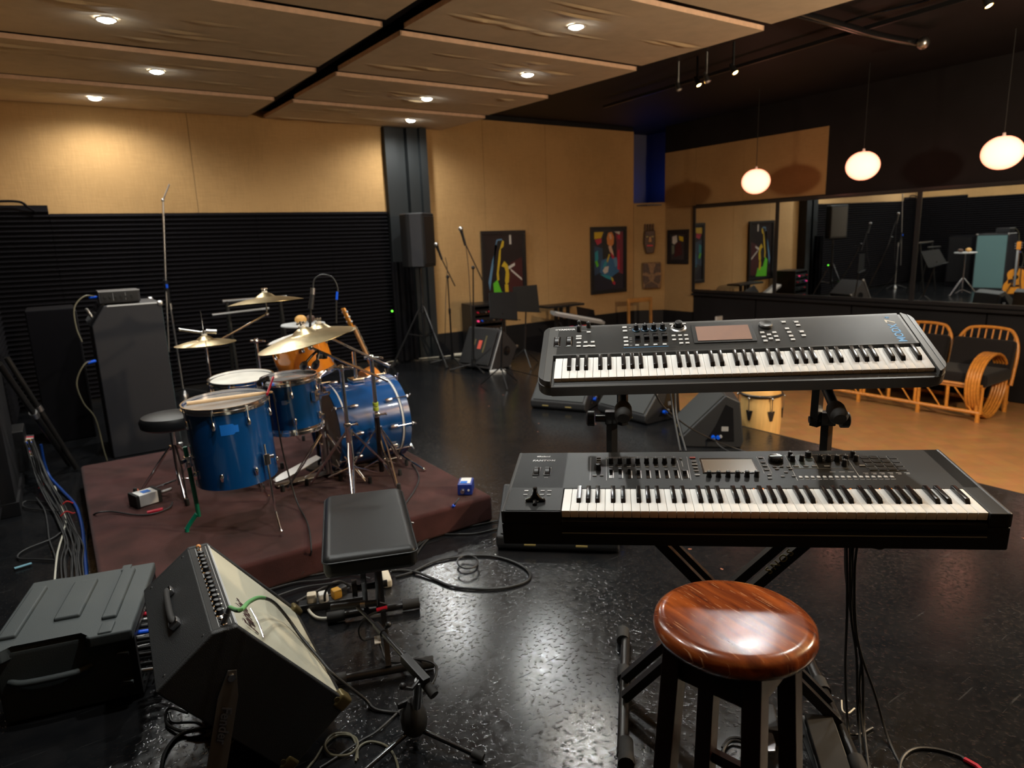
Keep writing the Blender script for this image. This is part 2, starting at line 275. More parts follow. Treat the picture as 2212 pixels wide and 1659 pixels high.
class MB:
    def __init__(s): s.bm = bmesh.new()
    def box(s, c, sz, m=None, bev=0.0, seg=2, taper=None):
        hx, hy, hz = sz[0]/2, sz[1]/2, sz[2]/2; tx, ty = taper or (1, 1)
        co = [(-hx, -hy, -hz), (hx, -hy, -hz), (hx, hy, -hz), (-hx, hy, -hz), (-hx*tx, -hy*ty, hz), (hx*tx, -hy*ty, hz), (hx*tx, hy*ty, hz), (-hx*tx, hy*ty, hz)]
        vs = [s.bm.verts.new(V(p)+V(c)) for p in co]
        fs = [s.bm.faces.new([vs[i] for i in f]) for f in ((0, 3, 2, 1), (4, 5, 6, 7), (0, 1, 5, 4), (1, 2, 6, 5), (2, 3, 7, 6), (3, 0, 4, 7))]
        return s._fin(vs, fs, m, bev, seg)
    def _fin(s, vs, fs, m, bev, seg):
        if bev:
            es = list({e for f in fs for e in f.edges})
            r = bmesh.ops.bevel(s.bm, geom=es, offset=bev, segments=seg, profile=0.5, affect='EDGES', clamp_overlap=True)
            vs = list({v for f in r['faces'] for v in f.verts} | {v for v in vs if v.is_valid})
        if m is not None:
            for v in vs: v.co = m @ v.co
        return s
    def prism(s, poly, h, m=None, bev=0.0, seg=2, z0=0.0):
        """polygon in xy extruded along z from z0 to z0+h"""
        n = len(poly); a = [s.bm.verts.new((p[0], p[1], z0)) for p in poly]; b = [s.bm.verts.new((p[0], p[1], z0+h)) for p in poly]
        ar = sum(poly[i][0]*poly[(i+1) % n][1]-poly[(i+1) % n][0]*poly[i][1] for i in range(n))
        if ar < 0: a.reverse(); b.reverse()
        fs = [s.bm.faces.new(list(reversed(a))), s.bm.faces.new(b)]
        for i in range(n): fs.append(s.bm.faces.new([a[i], a[(i+1) % n], b[(i+1) % n], b[i]]))
        return s._fin(a+b, fs, m, bev, seg)
    def lathe(s, prof, m=None, n=32, a0=0.0, a1=2*pi):
        full = abs(a1-a0-2*pi) < 1e-6; cnt = n if full else n+1
        rings = []
        for r, z in prof:
            if r < 1e-6: rings.append([s.bm.verts.new((0, 0, z))]*cnt)
            else: rings.append([s.bm.verts.new((r*cos(a0+(a1-a0)*i/n), r*sin(a0+(a1-a0)*i/n), z)) for i in range(cnt)])
        for j in range(len(rings)-1):
            A, B = rings[j], rings[j+1]
            for i in range(n if full else n):
                k = (i+1) % cnt
                q = [A[i], A[k], B[k], B[i]]; u = []
                for v in q:
                    if v not in u: u.append(v)
                if len(u) > 2:
                    try: s.bm.faces.new(u)
                    except ValueError: pass
        if m is not None:
            for v in {v for r in rings for v in r}: v.co = m @ v.co
        return s
    def cyl(s, p0, p1, r0, r1=None, n=14):
        p0, p1 = V(p0), V(p1); r1 = r0 if r1 is None else r1; h = (p1-p0).length
        return s.lathe([(0, 0), (r0, 0), (r1, h), (0, h)], zframe(p0, p1-p0), n)
    def tube(s, pts, r, n=8, smooth=0, closed=False):
        P = smooth_path(pts, smooth) if smooth else [V(p) for p in pts]
        if closed and (P[0]-P[-1]).length < 1e-5: P = P[:-1]
        N = len(P); rings = []; up = None
        if isinstance(r, (list, tuple)) and len(r) != N: r = [r[min(int(i*(len(r)-1)/(N-1)), len(r)-2)]*(1-(i*(len(r)-1)/(N-1)-min(int(i*(len(r)-1)/(N-1)), len(r)-2)))+r[min(int(i*(len(r)-1)/(N-1)), len(r)-2)+1]*(i*(len(r)-1)/(N-1)-min(int(i*(len(r)-1)/(N-1)), len(r)-2)) for i in range(N)]
        for i in range(N):
            t = (P[(i+1) % N]-P[i-1]) if closed else (P[min(i+1, N-1)]-P[max(i-1, 0)])
            t = t.normalized() if t.length > 1e-9 else V((0, 0, 1))
            if up is None:
                up = V((0, 0, 1)) if abs(t.z) < 0.9 else V((1, 0, 0))
            up = (up - t*up.dot(t)); up = up.normalized() if up.length > 1e-6 else t.orthogonal().normalized()
            sd = t.cross(up); rr = r[i] if isinstance(r, (list, tuple)) else r
            rings.append([s.bm.verts.new(P[i]+(up*cos(2*pi*k/n)+sd*sin(2*pi*k/n))*rr) for k in range(n)])
        for i in range(N if closed else N-1):
            A, B = rings[i], rings[(i+1) % N]
            for k in range(n): s.bm.faces.new([A[k], A[(k+1) % n], B[(k+1) % n], B[k]])
        if not closed:
            s.bm.faces.new(list(reversed(rings[0]))); s.bm.faces.new(rings[-1])
        return s
    def torus(s, m, R, r, n=36, k=8):
        return s.tube([m @ V((R*cos(2*pi*i/n), R*sin(2*pi*i/n), 0)) for i in range(n)], r, k, closed=True)
    def ball(s, c, r, sc=(1, 1, 1), n=16):
        pr = [(r*sin(pi*i/10), -r*cos(pi*i/10)) for i in range(11)]; pr[0] = (0, -r); pr[-1] = (0, r)
        return s.lathe(pr, T(*c) @ M.Diagonal((*sc, 1)), n)
    def quad(s, a, b, c, d):
        s.bm.faces.new([s.bm.verts.new(V(p)) for p in (a, b, c, d)]); return s
    def grid(s, nx, ny, fn):
        g = [[s.bm.verts.new(fn(i/nx, j/ny)) for j in range(ny+1)] for i in range(nx+1)]
        for i in range(nx):
            for j in range(ny): s.bm.faces.new([g[i][j], g[i+1][j], g[i+1][j+1], g[i][j+1]])
        return s
    def build(s, name, m, parent=None, ang=40, flip=False):
        bmesh.ops.recalc_face_normals(s.bm, faces=s.bm.faces)
        me = bpy.data.meshes.new(name); s.bm.to_mesh(me); s.bm.free()
        for p in me.polygons: p.use_smooth = True
        me.set_sharp_from_angle(angle=radians(ang))
        me.materials.append(MT[m] if isinstance(m, str) else m)
        o = bpy.data.objects.new(name, me); COL.objects.link(o)
        if len(me.polygons) > 5: o.modifiers.new('weighted_normals', 'WEIGHTED_NORMAL').keep_sharp = True
        if parent is not None: o.parent = parent
        return o
def tag(o, label, cat, group=None, kind=None):
    o['label'] = label; o['category'] = cat
    if group: o['group'] = group
    if kind: o['kind'] = kind
    return o
def thing(name, label, cat, m=None, group=None):
    o = bpy.data.objects.new(name, None); COL.objects.link(o); o.empty_display_size = 0.1
    if m is not None: o.matrix_world = m if isinstance(m, M) else T(*m)
    return tag(o, label, cat, group)
def struct(name, mb, m, ang=40):
    o = mb.build(name, m, None, ang); o['kind'] = 'structure'; return o
def dup(root, m, label, group=None, cat=None):
    r = root.copy(); COL.objects.link(r); r.matrix_world = m if isinstance(m, M) else T(*m)
    r['label'] = label
    if group: r['group'] = group
    for ch in list(root.children):
        c = ch.copy(); COL.objects.link(c); c.parent = r
        for g in list(ch.children):
            d = g.copy(); COL.objects.link(d); d.parent = c
    return r
def text(name, s, size, m, material, parent, depth=0.0006, shear=0.0, spacing=1.0, bold=0.0, align='LEFT'):
    cu = bpy.data.curves.new(name, 'FONT'); cu.body = s; cu.size = size; cu.extrude = depth; cu.shear = shear; cu.space_character = spacing; cu.offset = bold; cu.align_x = align
    cu.resolution_u = 3
    tmp = bpy.data.objects.new(name+'_tmp', cu); COL.objects.link(tmp)
    me = bpy.data.meshes.new_from_object(tmp.evaluated_get(bpy.context.evaluated_depsgraph_get()))
    bpy.data.objects.remove(tmp); bpy.data.curves.remove(cu)
    me.transform(m); me.materials.clear(); me.materials.append(MT[material])
    o = bpy.data.objects.new(name, me); COL.objects.link(o)
    if parent is not None: o.parent = parent
    return o
def bar(mb, p0, p1, w, h, up=(0, 0, 1), bev=0.0):
    """rectangular bar from p0 to p1, w across, h along up"""
    p0, p1 = V(p0), V(p1); x = p1-p0; fr = frame((p0+p1)/2, x, V(up).cross(x))
    return mb.box((0, 0, 0), (x.length, w, h), fr, bev)
def cable(name, pts, r, m, label, group=None, smooth=7, n=7, cat='cable'):
    o = MB().tube(pts, r, n, smooth).build(name, m); return tag(o, label, cat, group)

# ---------------------------------------------------------------- the room
XL, YB, XR, XS = -0.50, 8.60, 8.87, 4.62          # left wall, back wall, mirror wall, stage edge
LOW = -0.41                                       # lounge floor
ZC = 3.10                                         # burlap ceiling panels
YN = -3.2                                         # wall behind the camera
struct('floor_stage', MB().box(((XL+XS)/2, (YN+YB)/2, LOW/2-0.05), (XS-XL, YB-YN, -LOW+0.1)), 'floor')
struct('floor_stage_rear', MB().box((5.15, (6.2+YB)/2, LOW/2-0.05), (1.05, YB-6.2, -LOW+0.1)), 'floor')
struct('trim_stage_edge', MB().box((XS+0.012, (YN+YB)/2, -0.03), (0.024, YB-YN, 0.06)), 'blackwall')
struct('floor_lounge', MB().box(((XS+XR)/2, (YN+YB)/2, LOW-0.05), (XR-XS, YB-YN, 0.1)), 'woodfloor')
struct('wall_left', MB().box((XL-0.05, (YN+YB)/2, 1.4), (0.1, YB-YN, 3.7)), 'blackwall')
struct('wall_back', MB().box(((XL+8.42)/2-0.1, YB+0.05, 1.4), (8.42-XL+0.2, 0.1, 4.0)), 'blackwall')
struct('wall_right', MB().box((XR+0.05, (YN+8.3)/2, 1.4), (0.1, 8.3-YN, 4.0)), 'blackwall')
struct('wall_near', MB().box(((XL+XR)/2, YN-0.05, 1.4), (XR-XL+0.2, 0.1, 4.0)), 'blackwall')
struct('ceiling', MB().box(((XL+9)/2, (YN+9.4)/2, 3.42), (9.6-XL, 9.6-YN, 0.1)), 'blackwall')
# tan fabric on the back and left walls, above the foam
def fabric(name, x0, x1, z0, z1, y, m, th=0.010):
    return struct(name, MB().box(((x0+x1)/2, y-th/2, (z0+z1)/2), (x1-x0, th, z1-z0)), m)
fabric('wall_back_fabric', XL, 1.52, 2.03, 3.2, YB, 'burlap'); fabric('wall_back_fabric', 1.525, 3.87, 2.03, 3.2, YB, 'burlap')
for a, b in ((4.40, 5.42), (5.425, 6.55), (6.555, 8.42)): fabric('wall_back_fabric', a, b, 0.31, 3.30, YB, 'burlap')
struct('wall_left_fabric', MB().box((XL+0.005, (YN+YB)/2, 2.62), (0.010, YB-YN-0.06, 1.18)), 'burlap')
struct('baseboard_back', MB().box(((4.4+8.42)/2, YB-0.02, LOW/2+0.155), (4.02, 0.04, 0.31-LOW)), 'blackwall')
# corner pier: angled return, tan below, open blue-lit recess above
dx, dy = XR-8.42, 8.28-YB
L_ = sqrt(dx*dx+dy*dy); fm = frame((8.42, YB-0.03, 0), (dx, dy, 0), (0, 0, 1))
struct('wall_corner_fabric', MB().box((L_/2, (0.31+2.14)/2, -0.02), (L_+0.02, 2.14-0.31, 0.04), fm), 'burlap_r')
struct('baseboard_corner', MB().box((L_/2, (0.31+LOW)/2, -0.015), (L_, 0.31-LOW, 0.05), fm), 'blackwall')
struct('wall_recess', MB().box((8.9, 9.2, 2.4), (1.4, 0.1, 2.2)).box((9.45, 8.7, 2.4), (0.1, 1.0, 2.2)).box((8.95, 8.75, 2.10), (1.0, 0.9, 0.02)), mat('recess_paint', (0.10, 0.10, 0.12), 0.8))
bl = lamp('AREA', 'blue_recess_lamp', (8.86, 8.66, 2.16), (0.0, 0.12, 1.0), 1.3, 0.12, (8.95, 8.9, 3.3))
# tan fabric on the mirror wall
def fabr(name, y0, y1, z0, z1, m='burlap_r', th=0.02):
    return struct(name, MB().box((XR-th/2, (y0+y1)/2, (z0+z1)/2), (th, y1-y0, z1-z0)), m)
fabr('wall_right_fabric', 7.62, 8.28, 0.31, 2.04); fabr('wall_right_fabric', 7.62, 8.28, 2.045, 2.94)
fabr('wall_right_fabric', 6.70, 7.615, 2.06, 2.94); fabr('wall_right_fabric', 5.38, 6.695, 2.06, 2.94)
struct('baseboard_right', MB().box((XR-0.02, 7.95, (0.31+LOW)/2), (0.04, 0.66, 0.31-LOW)), 'blackwall')
for k, (y0, y1) in enumerate(((6.4, 7.6), (4.9, 6.38), (3.3, 4.88), (1.6, 3.28), (-0.2, 1.58))):
    struct('trim_right_panel', MB().box((XR-0.012, (y0+y1)/2, 0.12), (0.024, y1-y0, 1.04)), 'blackwall')
# back-wall pier and curtain
struct('wall_back_pier', MB().box((3.94, YB-0.05, 1.55), (0.16, 0.10, 3.1)).box((4.09, YB-0.03, 1.55), (0.13, 0.06, 3.1)).box((4.24, YB-0.07, 1.55), (0.16, 0.14, 3.1)).box((4.37, YB-0.10, 1.55), (0.10, 0.20, 3.1)), 'greycol')
def cur(u, v):
    x = 3.78+u*0.30; return V((x, YB-0.20+0.03*sin(u*24)+0.012*sin(u*61), 0.02+1.35*v))
tag(MB().grid(90, 4, cur).build('curtain', 'curtain'), 'black pleated curtain hanging against the charcoal pier', 'curtain')
# ridged black foam: back wall and left wall
def foam_prof(z0, z1, p=0.0495, d=0.030):
    n = int((z1-z0)/p); out = []
    for i in range(n):
        for k in range(6): out.append((d*(0.5-0.5*cos(2*pi*k/6))+0.012, z0+(i+k/6)*p))
    out.append((0.012, z1)); return out
def foam(name, a, b, nrm, z0, z1):
    a, b, nrm = V(a), V(b), V(nrm); mb = MB(); pr = foam_prof(z0, z1)
    r = [[mb.bm.verts.new((q.x+nrm.x*d, q.y+nrm.y*d, z)) for d, z in [(0, z0)]+pr+[(0, z1)]] for q in (a, b)]
    for j in range(len(r[0])-1): mb.bm.faces.new([r[0][j], r[1][j], r[1][j+1], r[0][j+1]])
    mb.bm.faces.new(r[0]); mb.bm.faces.new(r[1])
    return struct(name, mb, 'foam', 60)
x = XL
for k, x1 in enumerate((0.09, 1.12, 2.15, 3.05, 3.86)):
    foam('wall_back_foam', (x, YB, 0), (x1-0.004, YB, 0), (0, -1, 0), 0.05, 2.12 if k == 0 else 2.035); x = x1
y = YB-0.04
for k in range(9):
    foam('wall_left_foam', (XL, y, 0), (XL, y-1.146, 0), (1, 0, 0), 0.05, 2.10 if k == 0 else 2.035); y -= 1.15
tag(MB().tube([(XL+0.05, YB-0.06, 2.13), (-0.30, YB-0.065, 2.155), (-0.14, YB-0.06, 2.15), (-0.08, YB-0.06, 2.10), (-0.02, YB-0.06, 2.05)], 0.012, 8, 5).build('foam_offcut', 'foam'), 'loose black foam strip curling along the raised foam in the corner', 'foam strip')

# ---------------------------------------------------------------- burlap ceiling panels and downlights
PUCK = [(0.5, 0.3), (0.2, 0.65), (0.78, 0.55), (0.62, 0.8), (0.35, 0.2)]
def ceil_panel(x0, x1, y0, y1, label, seed, lights=()):
    r = random.Random(seed); pk = [(r.uniform(.08, .92), r.uniform(.15, .85), r.uniform(.010, .022), r.uniform(.08, .26), r.uniform(.014, .03)) for _ in range(9)]
    t = thing('ceiling_panel', label, 'ceiling panel', T((x0+x1)/2, (y0+y1)/2, ZC) @ RXm(radians(1.35)), 'burlap ceiling panels over the stage')
    sx, sy = (x1-x0), (y1-y0)
    def f(u, v):
        x, y = (u-.5)*sx, (v-.5)*sy; z = 0
        for a, b, h, lx, ly in pk: z += -h*math.exp(-((u-a)*sx/lx)**2-((v-b)*sy/ly)**2)*sin((v-b)*sy/ly*1.5+0.6)
        e = min(u, 1-u, v, 1-v)
        for lx, ly in lights:
            d2 = ((x+(x0+x1)/2-lx)/0.28)**2+((y+(y0+y1)/2-ly)/0.07)**2
            z += 0.010*math.exp(-d2)
        return V((x, y, z*min(1, e*14)))
    mb = MB().grid(120, 96, f); mb.build('burlap_cloth', 'burlap_c', t, 80)
    w = 0.034
    mb = MB().box((0, -sy/2+0.008, w/2+.001), (sx, 0.016, w)).box((0, sy/2-0.008, w/2+.001), (sx, 0.016, w)).box((-sx/2+0.008, 0, w/2+.001), (0.016, sy, w)).box((sx/2-0.008, 0, w/2+.001), (0.016, sy, w))
    mb.build('wooden_edge', 'trimwood', t)
    return t
LIGHTS = {'L': [(0.55, 5.40), (1.00, 6.69), (0.62, 8.04), (1.0, 4.05), (0.6, 2.6), (1.2, 1.75)], 'R': [(3.42, 4.08), (3.94, 5.41), (3.58, 6.74), (3.99, 7.97), (3.9, 2.75), (3.4, 1.4)]}
allL = LIGHTS['L']+LIGHTS['R']
rows_r = [(7.42, 8.56), (6.14, 7.36), (4.80, 6.08), (3.45, 4.74), (2.10, 3.39)]
rows_l = [(7.40, 8.56), (6.09, 7.34), (4.68, 6.03), (3.35, 4.62)]
wr = ['against the back wall, right of the dark gap', 'second from the back wall, right of the dark gap', 'third from the back wall, right of the dark gap', 'fourth from the back wall, right of the dark gap', 'cut off by the top edge of the photo, right of the dark gap']
wl = ['against the back wall, left of the dark gap', 'second from the back wall, left of the dark gap', 'third from the back wall, left of the dark gap', 'cut off by the top edge of the photo, left of the dark gap']
for k, (a, b) in enumerate(rows_r): ceil_panel(2.36, 4.74, a, b, 'tan burlap ceiling panel '+wr[k], 11+k, allL)
for k, (a, b) in enumerate(rows_l): ceil_panel(XL+0.03, 2.17, a, b, 'tan burlap ceiling panel '+wl[k], 31+k, allL)
struct('ceiling_near', MB().box((2.15, (YN+2.05)/2, ZC+0.02), (5.1, 2.05-YN, 0.04)).box((0.87, 3.32-0.65, ZC+0.02), (2.6, 1.25, 0.04)), 'burlap_c')
struct('trim_ceiling_gap', MB().box((2.265, 4.5, ZC+0.10), (0.15, 8.1, 0.02)), 'blackwall')
wlab = {(0.55, 5.40): 'round white downlight nearest the top left corner of the photo', (1.00, 6.69): 'round white downlight in the second left ceiling row from the back wall', (0.62, 8.04): 'round white downlight in the left ceiling row beside the back wall',
        (3.42, 4.08): 'round white downlight high in the photo, nearest the top right of the burlap', (3.94, 5.41): 'round white downlight in the third right ceiling row from the back wall', (3.58, 6.74): 'round white downlight casting a crescent of light, second right row from the back wall', (3.99, 7.97): 'smallest round white downlight, directly in front of the charcoal pier'}
proto = None
for p in allL:
    lab = wlab.get(p, 'round white downlight above the near part of the stage, outside the photo')
    if proto is None:
        proto = thing('downlight', lab, 'downlight', (p[0], p[1], ZC), 'ceiling downlights')
        MB().lathe([(0.050, -0.002), (0.056, -0.006), (0.063, -0.004), (0.064, 0.004), (0.050, 0.004)], None, 28).build('trim_ring', 'white', proto)
        MB().lathe([(0.050, 0.0), (0.044, -0.010), (0.028, -0.017), (0, -0.020)], None, 24).build('bulb', 'bulb', proto)
    else: dup(proto, T(p[0], p[1], ZC), lab)
    lamp('SPOT', 'downlight_beam', (p[0], p[1], ZC-0.024), (0.97, 0.98, 0.93), DOWN_W, 0.045, (p[0], p[1], 0), radians(168), 0.70)

# ---------------------------------------------------------------- pendant globes
gl = ['paper globe pendant lamp hanging before the tan panel, farthest of the three', 'middle paper globe pendant lamp, before the black wall', 'nearest paper globe pendant lamp, cut by the right edge of the photo']
g0 = None
for k, (x, y, z) in enumerate(((7.76, 5.68, 2.235), (7.80, 4.30, 2.285), (7.80, 2.93, 2.262))):
    if g0 is None:
        g0 = thing('pendant_lamp', gl[k], 'pendant lamp', (x, y, z), 'paper globe pendants')
        MB().lathe([(0.0, -0.155)]+[(0.178*sin(pi*i/18), -0.158*cos(pi*i/18)) for i in range(1, 17)]+[(0.05, 0.150), (0.0, 0.150)], None, 40).build('globe', 'globe', g0)
        MB().cyl((0, 0, 0.150), (0, 0, 0.185), 0.018, 0.012).build('lamp_cap', 'white', g0)
        MB().cyl((0, 0, 0.18), (0, 0, 1.13), 0.004, n=8).build('cord', 'cable', g0)
    else: dup(g0, T(x, y, z), gl[k])

# ---------------------------------------------------------------- track spots, conduit
def track_spot(p, aim, label, lit):
    p = V(p); sc_ = 0.75; t = thing('track_spotlight', label, 'spotlight', T(*p), 'track spotlights on the black ceiling')
    d = (V(aim)-p).normalized()
    MB().cyl((0, 0, 0.03), (0, 0, 3.36-p.z), 0.013, n=10).build('stem', 'steel' if not lit else 'blackm', t)
    MB().lathe([(0, -0.07), (0.026, -0.07), (0.032, -0.02), (0.042, 0.045), (0.042, 0.06), (0.036, 0.06), (0.034, 0.05)], zframe((0, 0, 0), d) @ M.Scale(sc_, 4), 20).build('housing', 'steel' if not lit else 'blackm', t)
    MB().lathe([(0.034, 0.05), (0.022, 0.063), (0, 0.068)], zframe((0, 0, 0), d) @ M.Scale(sc_, 4), 18).build('lamp_glass', 'spotbulb' if lit else 'lgrey', t)
    if lit: lamp('SPOT', 'track_beam', p+d*0.09, (1, 0.70, 0.40), SPOT_W, 0.03, p+d*2, radians(95), 0.6)
e = (0.8, 0.8, 1.4)
track_spot(at(1465, 186, 3.12), (5.8, 4.0, 0), 'unlit silver track spotlight, leftmost on the dark ceiling', False)
track_spot(at(1506, 176, 3.12), (6.4, 3.2, -0.4), 'lit track spotlight between two unlit silver ones', True)
track_spot(at(1526, 168, 3.12), (6.0, 3.6, 0), 'unlit silver track spotlight just right of the crescent-lit one', False)
track_spot(at(1584, 149, 3.12), (6.2, 2.4, -0.4), 'glaring amber track spotlight alone right of the silver ones', True)
track_spot(at(2131, 1, 3.12), (6.0, 0.6, -0.4), 'amber track spotlight at the top right edge of the photo', True)
a, b = at(1440, 190, 3.30), at(2140, -20, 3.30)
tag(MB().box((0, 0, 0), ((b-a).length+2.4, 0.035, 0.03), frame((a+b)/2, b-a, (0, 0, 1))).build('lighting_track', 'blackm'), 'black lighting track on the dark ceiling carrying the spotlights', 'lighting track')
c = tag(MB().tube([at(1690, 20, 3.28), at(1800, 50, 3.27), at(1900, 78, 3.27), at(1998, 96, 3.26)], 0.035, 12, 6).build('ceiling_duct', 'blackg'), 'shiny black duct crossing the dark ceiling above the pendants', 'duct')
MB().ball(at(1994, 93, 3.24), 0.055).build('duct_end', 'steel', c)
tag(MB().tube([at(1822, 50, 3.29), at(1870, 35, 3.29), at(1990, 5, 3.29), at(2060, -14, 3.29)], 0.012, 8, 5).build('conduit', 'blackg'), 'thin black conduit running from the ceiling duct to the top edge', 'conduit')
# work lamp behind the camera: it throws the globe shadows on the mirror wall
t = thing('work_lamp', 'bare round work lamp on a stand behind the camera, outside the photo', 'lamp', T(4.45, -0.3, 0))
MB().ball((0.23, 0, 2.27), 0.10).build('bulb', 'workbulb', t)
MB().cyl((0, 0, 0.02), (0, 0, 2.2), 0.014).tube([(0, 0, 2.2), (0.0, 0, 2.27), (0.13, 0, 2.27)], 0.012).cyl((0.08, 0, 2.27), (0.14, 0, 2.27), 0.03).build('stem', 'blackm', t)
MB().cyl((0, 0, 0), (0, 0, 0.025), 0.16, 0.14, 24).build('base', 'blackm', t)

# ---------------------------------------------------------------- wall mirror
MZ0, MZ1 = 0.69, 2.00
mt = thing('wall_mirror', 'long black framed mirror on the right wall in three panes', 'mirror', T(XR-0.03, 0, 0) @ RYm(radians(-0.55)))
ys = [0.5, 4.13, 6.07, 7.60]
for k in range(3):
    MB().box((0, (ys[k]+ys[k+1])/2, (MZ0+MZ1)/2), (0.006, ys[k+1]-ys[k]-0.04, MZ1-MZ0)).build('mirror_pane', 'mirror', mt)
mb = MB()
for z, h in ((MZ1+0.02, 0.05), (MZ0-0.02, 0.05)): mb.box((0.0, 4.05, z), (0.03, 7.16, h), None, 0.004)
for y in ys: mb.box((0.0, y, (MZ0+MZ1)/2), (0.028, 0.055, MZ1-MZ0+0.02), None, 0.004)
mb.build('frame', 'frameblk', mt)
struct('trim_mirror_ledge', MB().box((XR-0.05, 4.05, MZ0-0.075), (0.10, 7.1, 0.035), None, 0.005), 'blackwall')

# ---------------------------------------------------------------- drum riser
ZR = 0.16
tag(MB().box((0.955, 4.27, ZR/2), (1.95, 2.32, ZR), None, 0.022, 3).build('drum_riser', 'carpet'), 'low riser covered in maroon carpet under the drum kit', 'drum riser')

# ---------------------------------------------------------------- drums
def lug_mesh(h=0.05, rod=0.0, up=1):
    """teardrop lug at origin, outward = +x, z along the shell"""
    mb = MB()
    pr = [(0, -h/2), (0.008, -h/2+0.004), (0.0115, -h/2+0.014), (0.010, 0), (0.006, h/2-0.008), (0, h/2)]
    if up < 0: pr = [(r, -z) for r, z in reversed(pr)]
    mb.lathe(pr, T(0.008, 0, 0) @ M.Diagonal((1.2, 1, 1, 1)), 12)
    if rod: mb.cyl((0.014, 0, up*h*0.3), (0.014, 0, up*rod), 0.003, n=6).cyl((0.014, 0, up*(rod-0.006)), (0.014, 0, up*(rod+0.012)), 0.0055, n=6)
    return mb
def drum(name, label, cat, m, D, h, shell, nlug, head='skin', bottom_hoop=True, lug_off=0.065, a0=0.0, group=None, lugh=0.05):
    t = thing(name, label, cat, m, group); R = D/2
    MB().lathe([(R, 0), (R, h), (R-0.007, h), (R-0.007, 0), (R, 0)], None, 56).build('shell', shell, t)
    MB().lathe([(R+0.002, h-0.004), (R-0.006, h+0.001), (0, h+0.001)], None, 48).build('drum_head', head, t)
    def hoop(z, s):
        pr = [(R+0.004, z-0.020*s), (R+0.006, z-0.020*s), (R+0.007, z-0.006*s), (R+0.014, z-0.006*s), (R+0.014, z-0.003*s), (R+0.007, z-0.001*s), (R+0.007, z+0.012*s), (R+0.011, z+0.015*s), (R+0.003, z+0.015*s), (R+0.003, z-0.020*s)]
        return MB().lathe(pr, None, 56).build('hoop', 'chrome', t)
    hoop(h, 1)
    if bottom_hoop: hoop(0, -1)
    for i in range(nlug):
        a = a0+2*pi*i/nlug
        for zz, up in ((h-lug_off-lugh/2, 1), (lug_off+lugh/2, -1)):
            lb = lug_mesh(lugh, (lug_off+lugh/2-0.004) if (up > 0 or bottom_hoop) else 0, up); o = lb.build('lug', 'chrome', t)
            o.data.transform(T(0, 0, zz) @ RZ(a) @ T(R, 0, 0))
    return t
# floor tom -----------------------------------------------------------
FT = V((0.667, 3.62, 0.432)); rt = 0.203
ft = drum('floor_tom', 'large blue single-headed floor tom with a strip of blue tape and one green leg', 'floor tom', T(*FT) @ RXm(radians(1.0)) @ RYm(radians(-2.0)), 2*rt, 0.41, 'blue', 8, 'clear', False, 0.045, radians(15))
def curved_patch(R, a0, a1, z0, z1, rough=0):
    mb = MB(); r = random.Random(3)
    mb.grid(10, 3, lambda u, v: V(((R+0.0012)*cos(a0+(a1-a0)*u), (R+0.0012)*sin(a0+(a1-a0)*u), z0+(z1-z0)*v+(u > .7)*(v-.5)*-0.018)))
    return mb
ca = atan2(-3.62, -0.667)
curved_patch(rt, ca-0.22, ca+0.20, 0.285, 0.340).build('tape_strip', 'bluetape', ft)
MB().grid(6, 2, lambda u, v: V((0.02+0.13*u, 0.05+0.035*v-0.06*u, 0.4125))).build('tape_patch', 'bluetape', ft)
for a, foot, m_ in ((atan2(0.08, -0.30), (0.39, 3.70, ZR), 'greentape'), (atan2(-0.26, 0.15), (0.78, 3.32, ZR), 'chrome'), (atan2(0.24, 0.19), (0.85, 3.85, ZR), 'chrome')):
    b = MB(); ca_, sa_ = cos(a), sin(a); R = rt+0.022
    f = V(foot)-FT
    top = V((R*ca_, R*sa_, 0.20)); knee = V((R*ca_+0.006, R*sa_, f.z+0.11)); kn2 = V((f.x*0.97, f.y*0.97, f.z+0.035))
    lg = MB().tube([top, knee, knee+(kn2-knee)*0.15, kn2, V((f.x, f.y, f.z+0.012))], 0.0065 if m_ == 'chrome' else 0.011, 8, 4).cyl((f.x, f.y, f.z+0.03), (f.x, f.y, f.z), 0.009, 0.011).build('leg', m_, ft)
    MB().box((R*ca_, R*sa_, 0.12), (0.035, 0.035, 0.06), None, 0.006).cyl((R*ca_, R*sa_, 0.13), (R*ca_*1.10-sa_*0.03, R*sa_*1.10+ca_*0.03, 0.13), 0.011).build('leg_bracket', 'chrome', ft)
# suspended blue tom -------------------------------------------------
bt = drum('rack_tom', 'deep blue tom with chrome hoops standing upright beside the bass drum', 'tom drum', T(1.035, 3.76, 0.605) @ RYm(radians(-2)), 0.292, 0.285, 'blue', 6, 'clear', True, 0.04, radians(-105))
R_ = 0.146
curved_patch(R_, radians(-128), radians(-112), 0.165, 0.188).build('badge', 'steel', bt)
ax = radians(-52); MB().box((0, 0, 0), (0.03, 0.06, 0.06), T((R_+0.015)*cos(ax), (R_+0.015)*sin(ax), 0.185) @ RZ(ax), 0.006).cyl(((R_+0.02)*cos(ax), (R_+0.02)*sin(ax), 0.185), ((R_+0.10)*cos(ax), (R_+0.10)*sin(ax), 0.20), 0.011).build('tom_bracket', 'chrome', bt)
# orange tom ----------------------------------------------------------
axis = V((-0.22, 0.08, 0.97)).normalized(); oc = V((1.29, 4.36, 0.90))
ot = drum('rack_tom', 'tilted orange tom half hidden under the big crash cymbals', 'tom drum', zframe(oc-axis*0.12, axis), 0.355, 0.25, 'orange', 6, 'skin', True, 0.035, radians(-40))
